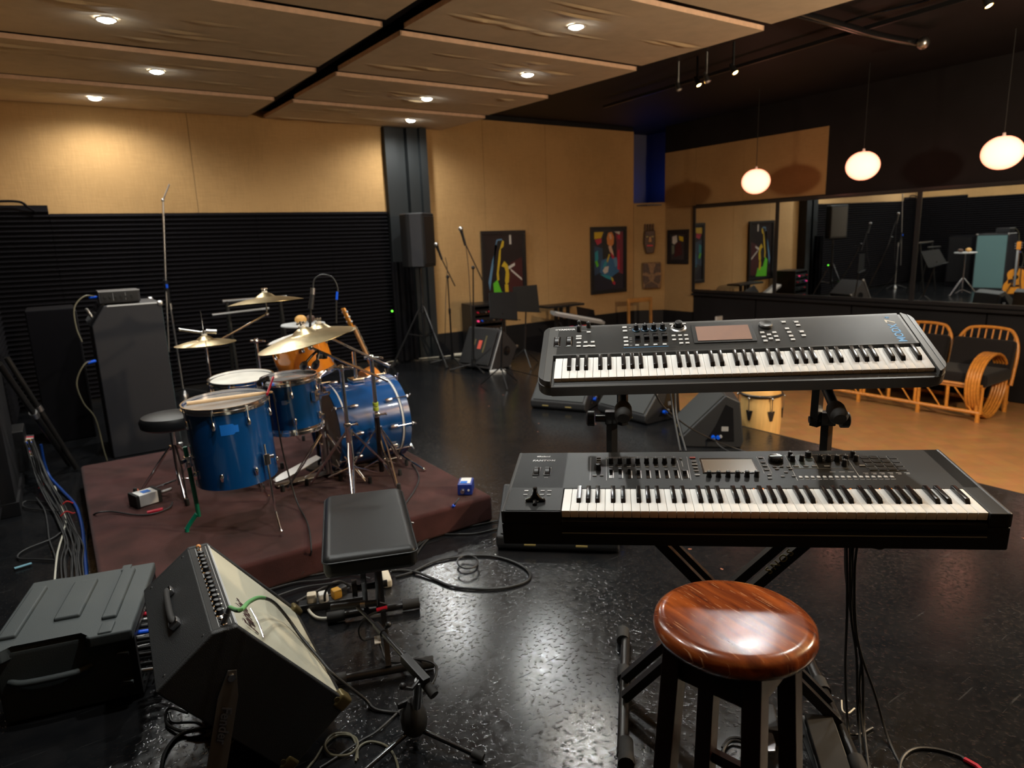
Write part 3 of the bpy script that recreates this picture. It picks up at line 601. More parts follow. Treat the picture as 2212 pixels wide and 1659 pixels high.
# snare ---------------------------------------------------------------
sn = drum('snare_drum', 'shallow chrome snare drum with a worn white head', 'snare drum', zframe((0.885, 4.30, 0.70), (-0.03, -0.05, 1)), 0.365, 0.125, 'chrome', 8, 'skin', True, 0.022, 0.2, None, 0.035)
# bass drum (axis along X) ---------------------------------------------
bmx = zframe((1.335, 4.13, 0.462), (1, 0.03, 0), (0, 0, 1)); RB = 0.268
bd = thing('bass_drum', 'blue bass drum with white hoops lying on its side on the riser', 'bass drum', bmx)
LB = 0.435
MB().lathe([(RB, 0), (RB, LB), (RB-0.008, LB), (RB-0.008, 0), (RB, 0)], None, 72).build('shell', 'blue', bd)
MB().lathe([(RB-0.002, 0.012), (0, 0.012)], None, 48).build('batter_head', 'skin', bd)
MB().lathe([(RB-0.002, LB-0.012), (0, LB-0.012)], None, 48).build('front_head', 'clear', bd)
for z in (-0.022, LB-0.022):
    MB().lathe([(RB+0.001, z), (RB+0.016, z), (RB+0.016, z+0.044), (RB+0.001, z+0.044), (RB+0.001, z)], None, 72).build('hoop', 'blue', bd)
    zz = z+0.044 if z < 0 else z-0.012
    MB().lathe([(RB+0.001, zz), (RB+0.0095, zz), (RB+0.0095, zz+0.013), (RB+0.001, zz+0.013), (RB+0.001, zz)], None, 72).build('hoop_inlay', 'white', bd)
for i in range(10):
    a = 2*pi*(i+0.5)/10
    for s, z0 in ((-1, 0.0), (1, LB)):
        mb = MB(); z1 = z0-s*0.10
        mb.lathe([(0, -0.032), (0.010, -0.024), (0.014, 0), (0.010, 0.024), (0, 0.032)], T(RB+0.012, 0, z1), 10)
        mb.cyl((RB+0.022, 0, z1+s*0.02), (RB+0.022, 0, z0+s*0.035), 0.0035, n=6)
        mb.box((RB+0.020, 0, z0+s*0.025), (0.022, 0.02, 0.008), None, 0.002)
        mb.box((RB+0.024, 0, z0+s*0.040), (0.055, 0.010, 0.007), RZ(0), 0.003)
        o = mb.build('claw_hook', 'chrome', bd); o.data.transform(RZ(a))
for sgn in (1, -1):
    a = pi+sgn*radians(58)
    f0 = V((RB*cos(a), RB*sin(a), LB-0.09)); f1 = V((-(0.462-ZR)-0.0, sgn*0.40, LB+0.03)); f1.x = -(0.462-ZR-0.012)
    MB().tube([f0, f0+(f1-f0)*0.5, f1], 0.0075, 8).ball(f1, 0.012).box(f0, (0.03, 0.05, 0.05), None, 0.008).build('spur', 'chrome', bd)
MB().box((RB+0.015, 0.0, 0.22), (0.03, 0.09, 0.09), None, 0.01).cyl((RB+0.02, 0, 0.22), (RB+0.20, 0, 0.22), 0.013).cyl((RB+0.10, -0.10, 0.22), (RB+0.10, 0.10, 0.22), 0.010).build('tom_mount', 'chrome', bd)
# kick pedal ------------------------------------------------------------
pm = frame((1.30, 4.10, ZR), (-1, -0.08, 0), (0.08, -1, 0))
kp = thing('bass_drum_pedal', 'metal bass drum pedal on the carpet behind the blue floor tom', 'drum pedal', pm)
MB().box((0.17, 0, 0.012), (0.34, 0.07, 0.012), None, 0.003).build('base_plate', 'steel', kp)
MB().prism([(0.05, -0.04), (0.30, -0.055), (0.36, -0.03), (0.36, 0.03), (0.30, 0.055), (0.05, 0.04)], 0.010, T(0, 0, 0.14) @ RYm(radians(17)), 0.003).build('footboard', 'steel', kp)
MB().cyl((0.0, -0.06, 0), (0.0, -0.06, 0.20), 0.010).cyl((0.0, 0.06, 0), (0.0, 0.06, 0.20), 0.010).cyl((0, -0.08, 0.19), (0, 0.08, 0.19), 0.009).build('post', 'chrome', kp)
MB().cyl((0, 0, 0.19), (0.05, 0, 0.36), 0.004).ball((0.05, 0, 0.37), 0.028).build('beater', 'hide', kp)

# ---------------------------------------------------------------- cymbals and stands
def cymbal(name, label, D, c, n, group=None, cat='cymbal', bell=0.055):
    R = D/2; t = thing(name, label, cat, zframe(c, n), group)
    pr = [(0.007, bell*0.62), (bell*0.45, bell*0.58), (bell*0.8, bell*0.40), (bell*1.15, bell*0.10), (bell*1.35, 0.0)]
    k = R-bell*1.35
    for i in range(1, 9):
        f = i/8; pr.append((bell*1.35+k*f, -0.034*(R/0.25)*f**1.5))
    pr.append((R, pr[-1][1]-0.0015)); 
    for r, z in list(reversed(pr[:-1])): pr.append((r, z-0.0022))
    MB().lathe(pr, None, 64).build('bronze', 'brass', t, 60)
    z = bell*0.6
    MB().cyl((0, 0, z-0.004), (0, 0, z+0.012), 0.020, 0.018).build('felt_washer', 'cream', t)
    MB().cyl((0, 0, z+0.012), (0, 0, z+0.035), 0.006).box((0, 0, z+0.026), (0.045, 0.008, 0.012), None, 0.003).build('wing_nut', 'chrome', t)
    return t
def tripod(parent, z_top, z_hub, spread, r=0.006, ang0=0.0, double=True, foot=0.0, m='chrome', n=3, fr=0.011):
    for k in range(n):
        a = ang0+2*pi*k/n; d = V((cos(a), sin(a), 0)); s = V((-sin(a), cos(a), 0))*0.011
        mb = MB(); f = d*spread+V((0, 0, foot+0.012)); mid = d*spread*0.50+V((0, 0, z_hub*0.52))
        if double:
            for q in (s, -s): mb.tube([d*0.02+V((0, 0, z_top))+q*0.6, d*spread*0.35+V((0, 0, z_top*0.68))+q*1.3, f+q*0.5+d*-0.03], r*0.75, 6)
            mb.tube([V((0, 0, z_hub))+d*0.015, mid*0.9+d*0.02], r*0.7, 6)
        else:
            mb.tube([d*0.02+V((0, 0, z_top)), f], r, 8)
            mb.tube([V((0, 0, z_hub))+d*0.015, (d*0.02+V((0, 0, z_top)))*0.45+f*0.55], r*0.7, 6)
        lg = mb.build('leg', m, parent)
        MB().lathe([(0, 0), (fr*1.1, 0), (fr*1.25, 0.012), (fr, 0.04), (0, 0.045)], T(*(d*spread+V((0, 0, foot)))) @ RYm(0), 10).build('rubber_foot', 'rubber', lg)
def cymbal_stand(label, base, z_hub, z_clamp, boom=None, spread=0.30, ang0=0.3, group=None, tilt=(0, 0), tape=None, top=None, pole_m='chrome'):
    base = V(base); t = thing('cymbal_stand', label, 'cymbal stand', T(*base), group)
    tripod(t, z_hub, z_hub*0.38, spread, 0.007, ang0)
    tp = V((tilt[0], tilt[1], z_clamp))
    zc = z_clamp*0.55
    MB().cyl((0, 0, 0.05), tp*(zc/z_clamp), 0.0165).build('lower_pole', pole_m, t)
    MB().cyl(tp*(zc/z_clamp), tp, 0.0125).build('upper_pole', 'chrome', t)
    MB().box(tp*(zc/z_clamp), (0.036, 0.036, 0.03), None, 0.008).cyl(tp*(zc/z_clamp), tp*(zc/z_clamp)+V((0.05, -0.01, 0)), 0.006).box(tp*(zc/z_clamp)+V((0.055, -0.01, 0)), (0.008, 0.03, 0.014), None, 0.003).build('height_clamp', 'chrome', t)
    MB().cyl((0, 0, z_hub-0.02), (0, 0, z_hub+0.02), 0.024).cyl((0, 0, z_hub*0.36), (0, 0, z_hub*0.40), 0.022).build('leg_collar', 'chrome', t)
    if tape: MB().cyl(tp*(tape/z_clamp), tp*((tape+0.02)/z_clamp), 0.0172).cyl(tp*((tape+0.03)/z_clamp), tp*((tape+0.05)/z_clamp), 0.0172).build('tape_band', 'yellowtape', t)
    if boom:
        b0, b1 = V(boom[0])-base, V(boom[1])-base
        MB().tube([b0, b0+(b1-b0)*0.93, b1], 0.0075, 8).cyl(b0-(b1-b0).normalized()*0.001, b0+(b1-b0).normalized()*0.05, 0.0085).build('boom_arm', 'chrome', t)
        MB().ball(tp+V((0, 0, 0.005)), 0.021).cyl(tp+V((-.03, .03, .005)), tp+V((.035, -.035, .005)), 0.009).box(tp+V((.045, -.045, .005)), (0.010, 0.034, 0.014), RZ(0) , 0.003).build('boom_clamp', 'chrome', t)
        if top is not None:
            tc = V(top)-base
            MB().cyl(b1, tc, 0.005).ball(b1, 0.015).build('tilter', 'chrome', t)
    return t
# front crash and its stand (boom tail points to the right)
c1 = V((1.055, 3.50, 1.158)); n1 = V((-0.20, 0.06, 0.98))
cymbal('crash_cymbal', 'big bronze crash cymbal tilted over the orange and blue toms, front of the pair', 0.50, c1, n1, 'crash cymbals over the toms')
c2 = V((1.275, 3.92, 1.125)); n2 = V((-0.09, 0.03, 1))
cymbal('crash_cymbal', 'bronze crash cymbal just behind and right of the big tilted crash', 0.42, c2, n2, 'crash cymbals over the toms')
p2 = at(826, 1033, ZR); cl2 = at(802, 775, 0.955)
cymbal_stand('chrome boom stand with yellow-green tape bands, nearest the front of the bass drum', p2, 0.32, cl2.z-p2.z, (at(843, 792, 0.955), V((1.27, 3.86, 1.10))), 0.26, 0.5, 'chrome drum hardware', (cl2.x-p2.x, cl2.y-p2.y), 0.47, c2-V((0, 0, 0.03)), 'blackg')
p1 = at(765, 1057, ZR); cl1 = at(737, 797, 0.925)
cymbal_stand('tall chrome boom stand rising in front of the bass drum shell', p1, 0.36, cl1.z-p1.z, (at(838, 823, 0.88), V((1.10, 3.56, 1.075))), 0.33, 0.15, 'chrome drum hardware', (cl1.x-p1.x, cl1.y-p1.y), None, c1-V((0, 0, 0.03)))
# tom stand
p3 = at(711, 1035, ZR); 
t = thing('tom_stand', 'short chrome stand holding the deep blue tom beside the bass drum', 'drum stand', T(*p3), 'chrome drum hardware')
tripod(t, 0.30, 0.11, 0.30, 0.007, 1.15)
MB().cyl((0, 0, 0.04), (-0.01, -0.01, 0.42), 0.014).build('lower_pole', 'steel', t); MB().cyl((-0.01, -0.01, 0.42), (-0.015, -0.01, 0.66), 0.0105).build('upper_pole', 'chrome', t)
MB().box((-0.01, -0.01, 0.42), (0.04, 0.04, 0.035), None, 0.008).cyl((0, 0, 0.28), (0, 0, 0.32), 0.024).build('height_clamp', 'chrome', t)
MB().cyl((-0.015, -0.01, 0.64), (-0.09, -0.10, 0.66), 0.011).box((-0.02, -0.01, 0.645), (0.05, 0.05, 0.05), None, 0.012).cyl((-0.015, -0.01, 0.65), (0.06, 0.05, 0.68), 0.010).build('tom_arm', 'chrome', t)
# hi-hat
hb = V((0.775, 4.72, ZR)); hz = 1.035
t = thing('hi_hat_stand', 'chrome hi-hat stand with a rod through its cymbals, behind the snare', 'hi-hat stand', T(*hb), 'chrome drum hardware')
tripod(t, 0.30, 0.10, 0.26, 0.007, 0.9)
MB().cyl((0, 0, 0.02), (0, 0, 0.55), 0.0145).build('lower_pole', 'steel', t); MB().cyl((0, 0, 0.55), (0, 0, hz-ZR-0.02), 0.0105).build('upper_pole', 'chrome', t)
MB().cyl((0, 0, 0.50), (-0.005, 0, hz-ZR+0.19), 0.0032, n=8).build('pull_rod', 'chrome', t)
MB().cyl((0, 0, 0.53), (0, 0, 0.57), 0.022).build('height_clamp', 'chrome', t)
MB().cyl((0, 0, hz-ZR-0.04), (0, 0, hz-ZR-0.018), 0.024, 0.020).build('cymbal_cup', 'black', t)
hh = cymbal('hi_hat', 'pair of hi-hat cymbals closed on their stand, left of the snare', 0.375, (hb.x, hb.y, hz), (-0.02, 0.03, 1), None, 'hi-hat', 0.045)
MB().lathe([(0.02, -0.050), (0.06, -0.030), (0.1875, -0.026), (0.1875, -0.0245), (0.06, -0.027), (0.02, -0.046)], None, 56).build('bottom_cymbal', 'brass', hh)
MB().cyl((-0.135, 0.03, 0.083), (-0.02, 0.0, 0.052), 0.009).cyl((0.015, -0.005, 0.055), (0.075, -0.02, 0.045), 0.016).ball((-0.135, 0.03, 0.083), 0.011).build('clutch_arm', 'steel', hh)
# left crash at the back
rc = V((1.232, 4.90, 1.268)); rb = V((1.14, 4.92, ZR))
cymbal('crash_cymbal', 'high bronze cymbal at the back left of the kit, before the foam', 0.51, rc, (-0.03, 0.08, 1), None)
cymbal_stand('chrome boom stand of the high back-left cymbal', rb, 0.34, 0.80, ((0.93, 5.02, 0.98+ZR-0.15), (1.23, 4.90, 1.15)), 0.28, 0.2, 'chrome drum hardware', (0.0, 0.0), None, rc-V((0, 0, 0.02)))
# snare stand
t = thing('snare_stand', 'chrome snare stand with a three-arm basket under the snare drum', 'snare stand', T(0.885, 4.30, ZR), 'chrome drum hardware')
tripod(t, 0.26, 0.08, 0.24, 0.007, 0.5)
MB().cyl((0, 0, 0.03), (0, 0, 0.44), 0.0125).build('pole', 'chrome', t)
for k in range(3):
    a = 0.9+2*pi*k/3; MB().tube([(0, 0, 0.44), (0.10*cos(a), 0.10*sin(a), 0.455), (0.185*cos(a), 0.185*sin(a), 0.50), (0.208*cos(a), 0.208*sin(a), 0.56)], 0.006, 8, 3).build('basket_arm', 'chrome', t)
# drum throne
th = V((0.47, 4.40, 0))
t = thing('drum_throne', 'round black drum throne peeking out left of the floor tom', 'drum throne', T(0.47, 4.38, ZR))
MB().lathe([(0, 0.415), (0.14, 0.415), (0.165, 0.43), (0.170, 0.465), (0.155, 0.49), (0.10, 0.50), (0, 0.50)], None, 40).build('seat', 'leather', t)
tripod(t, 0.30, 0.08, 0.27, 0.009, 2.6); MB().cyl((0, 0, 0.05), (0, 0, 0.415), 0.015).build('post', 'chrome', t)
# drum sticks
a, b = at(403, 872, 0.866), at(592, 846, 0.866)
st = thing('drumstick', 'pale drumstick lying across the head of the blue floor tom', 'drumstick', frame((a+b)/2, b-a, (0, 0, 1)))
Ls = (b-a).length
MB().tube([(-Ls/2, 0, 0), (Ls*0.30, 0, 0), (Ls*0.44, 0, 0)], [0.0105, 0.0105, 0.006], 12).build('shaft', 'stickw', st)
MB().ball((Ls*0.46, 0, 0), 0.007, (1.6, 1, 1)).build('tip', 'stickw', st)
# clip microphones
def clip_mic(c, aim, label, boomfrom, group='clip-on drum microphones'):
    c = V(c); d = (V(aim)-c).normalized(); t = thing('drum_microphone', label, 'microphone', T(*c), group)
    MB().lathe([(0, -0.045), (0.012, -0.045), (0.017, -0.01), (0.020, 0.02), (0.019, 0.055), (0.012, 0.062), (0, 0.063)], zframe((0, 0, 0), d), 16).build('mic_body', 'black', t)
    f = V(boomfrom)-c
    MB().tube([(0, 0, 0), f*0.35+V((0.01, 0, 0.035)), f*0.75+V((0.0, 0, 0.04)), f], 0.007, 8, 5).box(f, (0.03, 0.03, 0.025), None, 0.005).build('goose_clip', 'black', t)
    return t
clip_mic(at(570, 822, 0.90), at(545, 838, 0.84), 'black clip-on microphone between the snare and the blue tom', at(585, 838, 0.85))
m2_ = clip_mic(at(657, 788, 1.0), at(645, 808, 0.91), 'black microphone hanging before the orange tom', at(700, 770, 1.02))
clip_mic(at(683, 786, 1.0), at(672, 806, 0.92), 'black microphone clipped at the right of the orange tom', at(690, 770, 1.03))
c_ = at(664, 690, 1.30); d_ = V((0.01, -0.02, -0.14))
t = thing('overhead_microphone', 'silver-banded microphone standing up behind the crash cymbals', 'microphone', T(1.33, 4.22, 1.22))
MB().cyl((0, 0, 0), (0.02, 0.0, 0.09), 0.018, 0.015).build('mic_body', 'black', t); MB().cyl((0.02, 0, 0.09), (0.026, 0, 0.13), 0.016).build('mic_band', 'steel', t)
MB().tube([(0.026, 0, 0.12), (0.04, 0, 0.18), (0.085, -0.02, 0.21), (0.14, -0.05, 0.19), (0.165, -0.06, 0.12), (0.15, -0.06, 0.05), (0.14, -0.05, -0.1)], 0.005, 8, 5).build('mic_cable', 'cable', t); MB().cyl((0.16, -0.06, 0.10), (0.152, -0.06, 0.05), 0.0075).build('cable_sleeve', 'bluetip', t)
MB().cyl((0, 0, 0.01), (-0.02, 0.02, -0.20), 0.008).cyl((-0.02, 0.02, -0.2), (-0.03, 0.05, ZR-1.22+0.02), 0.010).cyl((-0.03, 0.05, ZR-1.22), (-0.03, 0.05, ZR-1.205), 0.09, 0.085, 24).build('stand', 'blackm', t)

# mic cable with red sleeve on the floor tom, and others on the riser
cable('drum_cable', [at(590, 850, 0.86), at(598, 900, 0.72), at(612, 980, 0.48), at(640, 1080, 0.2), at(664, 1130, ZR+0.008), at(672, 1180, ZR+0.006), at(668, 1205, 0.1), at(640, 1250, 0.012), at(560, 1258, 0.008)], 0.0045, 'gcable', 'thin grey cable hanging from the floor tom rim down over the riser edge')
tag(MB().cyl(at(590, 815, 0.915), at(577, 851, 0.865), 0.006).build('cable_sleeve', 'red'), 'red cable sleeve sticking up beside the deep blue tom', 'cable sleeve')
cable('drum_cable', [at(890, 1000, ZR+.006), at(905, 1030, ZR+.006), at(895, 1060, ZR+.006), at(870, 1100, ZR+.006), at(865, 1150, ZR+0.006), at(850, 1175, 0.1)], 0.0045, 'gcable', 'thin grey cable looping over the riser to the right of the chrome stands')
# DI boxes
wm = frame(at(316, 1088, ZR), (0.95, 0.3, 0), (-0.3, 0.95, 0))
t = thing('direct_box', 'white box with a blue label and black ends on the left of the riser', 'direct box', wm)
MB().box((0, 0, 0.040), (0.115, 0.10, 0.070), None, 0.004).build('box_body', 'white', t)
for s in (-1, 1): MB().box((s*0.062, 0, 0.040), (0.022, 0.115, 0.080), None, 0.008).build('rubber_end', 'rubber', t)
MB().box((0.005, 0.0, 0.0755), (0.045, 0.05, 0.001)).build('label_sticker', 'bluetape', t)
MB().cyl((0.073, 0.0, 0.04), (0.16, 0.02, 0.035), 0.010).build('jack_plug', 'steel', t)
bm_ = frame(at(1007, 1063, ZR), (0.6, 0.8, 0), (-0.8, 0.6, 0))
t = thing('direct_box', 'blue box with a white label on the right corner of the riser', 'direct box', bm_)
MB().box((0, 0, 0.036), (0.12, 0.085, 0.066), None, 0.006).build('box_body', 'bluebox', t)
MB().box((0.008, 0, 0.0695), (0.09, 0.06, 0.001)).build('paper_label', 'white', t); MB().box((-0.02, 0.008, 0.0703), (0.035, 0.04, 0.001)).build('label_sticker', 'bluetape', t)
MB().cyl((-0.06, 0.01, 0.035), (-0.085, 0.012, 0.033), 0.012).build('jack_socket', 'steel', t); MB().cyl((-0.06, -0.022, 0.035), (-0.064, -0.022, 0.035), 0.006).build('switch', 'white', t)
cable('direct_box_cable', [at(992, 1076, ZR+0.03), at(982, 1090, 0.17), at(965, 1118, 0.06), at(940, 1150, 0.012), at(915, 1175, 0.008), at(895, 1205, 0.008)], 0.005, 'gcable', 'cable with a blue sleeve running down from the blue direct box')
tag(MB().cyl(at(981, 1091, 0.168), at(965, 1117, 0.07), 0.0085).build('cable_sleeve', 'bluetip'), 'bright blue cable sleeve hanging below the blue direct box', 'cable sleeve')
cable('direct_box_cable', [at(372, 1085, ZR+.02), at(365, 1097, ZR+.01), at(330, 1110, ZR+.008), at(290, 1112, ZR+.01), at(240, 1105, ZR+0.012), at(205, 1110, ZR+0.01), at(193, 1130, 0.05), at(188, 1160, 0.01), at(185, 1215, 0.008)], 0.005, 'gcable', 'grey cable running left from the white direct box over the riser edge')
tag(MB().cyl(at(318, 1108, ZR+.012), at(352, 1100, ZR+.014), 0.011).build('cable_sleeve', 'red'), 'red cable sleeve on the carpet below the white direct box', 'cable sleeve')
tag(MB().grid(8, 2, lambda u, v: V((0.25+0.012*(v-.5)+0.006*sin(u*9), 4.62-0.22*u, ZR+0.004+0.004*sin(u*7)))).build('tape_strip', mat('orange_strip', (0.5, 0.10, 0.02), 0.6)), 'crumpled orange strip lying on the maroon carpet', 'strip')

# ---------------------------------------------------------------- keyboards
def keyboard(name, label, m, Wd, Dp, Ht, keys, panel_y, shape, side_l, side_r, prm):
    """local frame: x along the keys, y to the back, z=0 the panel top"""
    t = thing(name, label, 'keyboard', m)
    kx0, kx1, ky0, ky1 = keys
    mb = MB()
    if shape == 'square':
        mb.box((Wd/2, Dp/2, -0.0725), (Wd, Dp, Ht-0.040), None, 0.006)
        mb.box((kx0/2, Dp/2, -0.020), (kx0, Dp, 0.040), None, 0.005).box(((kx1+Wd)/2, Dp/2, -0.020), (Wd-kx1, Dp, 0.040), None, 0.005)
        mb.box((Wd/2, (panel_y+Dp)/2, -0.02), (Wd, Dp-panel_y, 0.04), None, 0.004)
        mb.box(((kx0+kx1)/2, 0.012, -0.045), (kx1-kx0, 0.024, 0.03), None, 0.003)
        mb.build('body', prm['body'], t)
        MB().box(((kx0+kx1)/2, -0.0012, -0.066), (kx1-kx0, 0.003, 0.002)).build('front_seam', 'printd', t)
        for s, x in ((-1, side_l), (1, side_r)):
            xx = x/2 if s < 0 else (x+Wd)/2; w = x if s < 0 else Wd-x
            MB().box((xx-0.0008*s, Dp/2, -0.0165), (w, Dp+0.003, 0.036), None, 0.006).build('end_cap', prm['side'], t)
        MB().box((kx0/2+side_l/2, panel_y/2+0.001, 0.0006), (kx0-side_l-0.004, panel_y-0.006, 0.0012)).build('control_plate', prm['plate'], t)
    else:
        r = 0.045
        def rr(x0, y0, x1, y1, rl, n=8):
            p = []
            for cx, cy, a in ((x0+rl, y0+rl, pi), (x1-rl, y0+rl, 1.5*pi), (x1-rl, y1-rl, 0), (x0+rl, y1-rl, .5*pi)):
                for i in range(n+1): p.append((cx+rl*cos(a+i*pi/2/n), cy+rl*sin(a+i*pi/2/n)))
            return p
        mb.prism(rr(-0.003, 0.009, Wd+0.003, Dp, r), 0.034, T(0, 0, -0.053), 0.006)
        mb.prism([(kx0, panel_y), (kx1, panel_y), (kx1, Dp-0.01), (kx0, Dp-0.01)], 0.03, T(0, 0, -0.03), 0.002)
        mb.prism([p for p in rr(0, 0.014, 2*kx0, Dp, 0.04) if p[0] <= kx0]+[(kx0, Dp), (kx0, 0.014)][:0], 0.026, T(0, 0, -0.026), 0.003)
        mb.prism([p for p in rr(2*kx1-Wd, 0.014, Wd, Dp, 0.04) if p[0] >= kx1], 0.026, T(0, 0, -0.026), 0.003)
        mb.box((Wd/2, (panel_y+Dp)/2, -0.013), (Wd-0.07, Dp-panel_y, 0.026), None, 0.003)
        mb.box((Wd/2, Dp*0.68, -0.065), (Wd*0.9, Dp*0.45, 0.05), None, 0.01)
        mb.build('body', prm['body'], t)
        MB().box(((kx0+kx1)/2, 0.026, -0.030), (kx1-kx0, 0.02, 0.024), None, 0.002).build('front_rail', 'black', t)
        for s, (x0, x1) in ((-1, (0.0, 0.022)), (1, (Wd-0.014, Wd))):
            q = rr(0, 0.014, 0.2, Dp, 0.04) if s < 0 else rr(Wd-0.2, 0.014, Wd, Dp, 0.04)
            q = [p for p in q if (p[0] <= x1 if s < 0 else p[0] >= x0)]
            MB().prism(q, 0.004, T(0, 0, -0.0025), 0.001).build('end_cap', prm['side'], t)
    MB().box(((kx0+kx1)/2, (ky0+panel_y)/2+0.004, -0.032), (kx1-kx0, panel_y-ky0, 0.006)).build('key_bed', 'blackg', t)
    n = 45; wk = (kx1-kx0-0.001)/n; zt = prm['kz']
    order = 'EFGABCD'; blk = {'F', 'G', 'A', 'C', 'D'}
    w0 = None; b0 = None
    def newkey(mbf, nm, mt_, loc, src):
        if src is None: o = mbf().build(nm, mt_, t)
        else: o = bpy.data.objects.new(nm, src.data); COL.objects.link(o); o.parent = t
        o.location = loc; return o
    for i in range(n):
        x = kx0+0.0005+(i+0.5)*wk
        o = newkey(lambda: MB().box((0, (ky1+0.01-ky0)/2, -0.008), (wk-0.0010, ky1+0.01-ky0, 0.016), None, 0.0012, 2).box((0, 0.004, -0.015), (wk-0.0016, 0.006, 0.012), None, 0.001), 'white_key', 'ivory', (x, ky0, zt), w0)
        w0 = w0 or o
        nm = order[i % 7]
        if nm in blk and i < n-1:
            off = {'F': -0.10, 'G': 0, 'A': 0.10, 'C': -0.08, 'D': 0.08}[nm]*wk
            bl_ = ky1+0.01-(ky0+prm['bk'])
            o = newkey(lambda: MB().prism([(0, -0.002), (bl_, -0.002), (bl_, 0.0115), (0.009, 0.0115), (0.0015, 0.002)], 0.0125, frame((-0.00625, 0, 0), (0, 1, 0), (0, 0, 1)), 0.0016, 2), 'black_key', 'ebony', (x+wk/2+off, ky0+prm['bk'], zt), b0)
            b0 = b0 or o
    return t
def knob(t, x, y, r=0.0075, h=0.017, m='black', mark=True, z=0.0):
    o = MB().lathe([(0, 0), (r*1.15, 0), (r*1.1, 0.003), (r, 0.004), (r*0.9, h), (r*0.75, h+0.001), (0, h+0.001)], T(x, y, z), 18).build('knob', m, t)
    if mark: MB().box((x, y+r*0.5, z+h+0.0012), (0.0012, r*0.7, 0.0008)).build('knob_mark', 'print', o)
    return o
def button(t, x, y, w=0.014, d=0.008, m='grey', h=0.003):
    return MB().box((x, y, h/2), (w, d, h), None, 0.0008).build('button', m, t)
def line(mb, x0, y0, x1, y1, w=0.0012, z=0.0004):
    return bar(mb, (x0, y0, z), (x1, y1, z), w, 0.0006)
def wheel(t, x, y, m='black'):
    o = MB().box((x, y, 0.0008), (0.022, 0.058, 0.0016), None, 0.0005).build('wheel_slot', 'blackg', t)
    MB().lathe([(0.024, -0.0075), (0.026, -0.006), (0.026, 0.006), (0.024, 0.0075)], T(x, y, -0.012) @ RYm(pi/2), 32).build('wheel', 'black', o)
def slider(t, x, y, L=0.05, cap=0.0, w=0.010, scale=False):
    o = MB().box((x, y, 0.0006), (w, L, 0.0012)).build('slider_slot', 'blackg', t)
    MB().box((x, y+cap, 0.006), (w*0.9, 0.011, 0.010), None, 0.001).build('slider_cap', 'black', o)
    if scale: MB().box((x+w*0.75, y, 0.0005), (0.003, L*0.9, 0.0006)).build('slider_scale', 'print', o)
LOWM = frame((0.938, 1.473, 0.865), (0.733, -0.68, 0.022), (0.675, 0.731, 0.098))
UPM = frame((1.164, 1.595, 1.172), (0.733, -0.68, 0.025), (0.616, 0.679, 0.398))
# ---- lower keyboard
k = keyboard('synthesizer', 'lower black keyboard with a grid of pads, on the stand behind the wooden stool', LOWM, 1.293, 0.402, 0.106, (0.168, 1.2395, 0.006, 0.128), 0.140, 'square', 0.012, 1.280, dict(body='kbl', side='kside', plate='kbl', kz=-0.001, bk=0.045))
text('maker_logo', 'Roland', 0.013, T(0.070, 0.364, 0.0004), 'print', k, 0.0003, 0.0, 1.0, 0.0004)
MB().box((0.0665, 0.3685, 0.0004), (0.006, 0.007, 0.0006)).build('logo_mark', 'print', k)
text('model_name', 'FANTOM', 0.0165, T(0.052, 0.331, 0.0004), 'print', k, 0.0003, 0.12, 1.12, 0.0005)
wheel(k, 0.074, 0.255); wheel(k, 0.108, 0.255)
pr = MB()
for x in (0.066, 0.101): line(pr, x, 0.214, x+0.012, 0.214)
for r_, y in ((0, 0.120), (1, 0.095)):
    for x in (0.058, 0.082, 0.106, 0.126):
        button(k, x, y, 0.012, 0.007, 'lgrey' if r_ == 0 and x < 0.06 else 'grey'); line(pr, x-0.006, y+0.008, x+0.006, y+0.008, 0.0014)
MB().box((0.092, 0.055, 0.0012), (0.058, 0.020, 0.0024), None, 0.002).build('lever_slot', 'blackg', k)
lv = MB().tube([(0.065, 0.055, 0.004), (0.082, 0.056, 0.010), (0.092, 0.058, 0.026), (0.092, 0.060, 0.042)], [0.006, 0.007, 0.007, 0.0065], 10, 3).tube([(0.119, 0.055, 0.004), (0.102, 0.056, 0.010), (0.092, 0.058, 0.024)], [0.006, 0.007, 0.007], 10).tube([(0.092, 0.055, 0.008), (0.092, 0.03, 0.004)], 0.006, 8).build('pitch_lever', 'blackg', k)
line(pr, 0.239, 0.358, 0.241, 0.192); line(pr, 0.288, 0.340, 0.290, 0.192); line(pr, 0.540, 0.358, 0.535, 0.192); line(pr, 0.508, 0.33, 0.510, 0.192); line(pr, 0.288, 0.349, 0.505, 0.349, 0.0007); line(pr, 0.288, 0.358, 0.505, 0.358, 0.0007)
for y in (0.354, 0.335, 0.318, 0.301): button(k, 0.264, y, 0.013, 0.006, 'printd')
knob(k, 0.264, 0.270); button(k, 0.254, 0.222, 0.012, 0.006, 'grey'); button(k, 0.275, 0.222, 0.011, 0.005, 'printd')
for i in range(8):
    x = 0.303+i*0.0275
    knob(k, x, 0.314); line(pr, x-0.002, 0.345, x+0.002, 0.345, 0.004); line(pr, x-0.006, 0.287, x+0.006, 0.287, 0.0025)
    slider(k, x, 0.232, 0.056, [0.018, 0.02, 0.02, 0.012, 0.012, 0.012, 0.012, 0.012][i], 0.010, True)
slider(k, 0.521, 0.232, 0.056, 0.006, 0.013, True); button(k, 0.519, 0.342, 0.008, 0.012, 'printd'); line(pr, 0.521, 0.325, 0.521, 0.285, 0.0016)
MB().box((0.556, 0.348, 0.0015), (0.018, 0.010, 0.003), None, 0.001).build('red_button', 'printred', k)
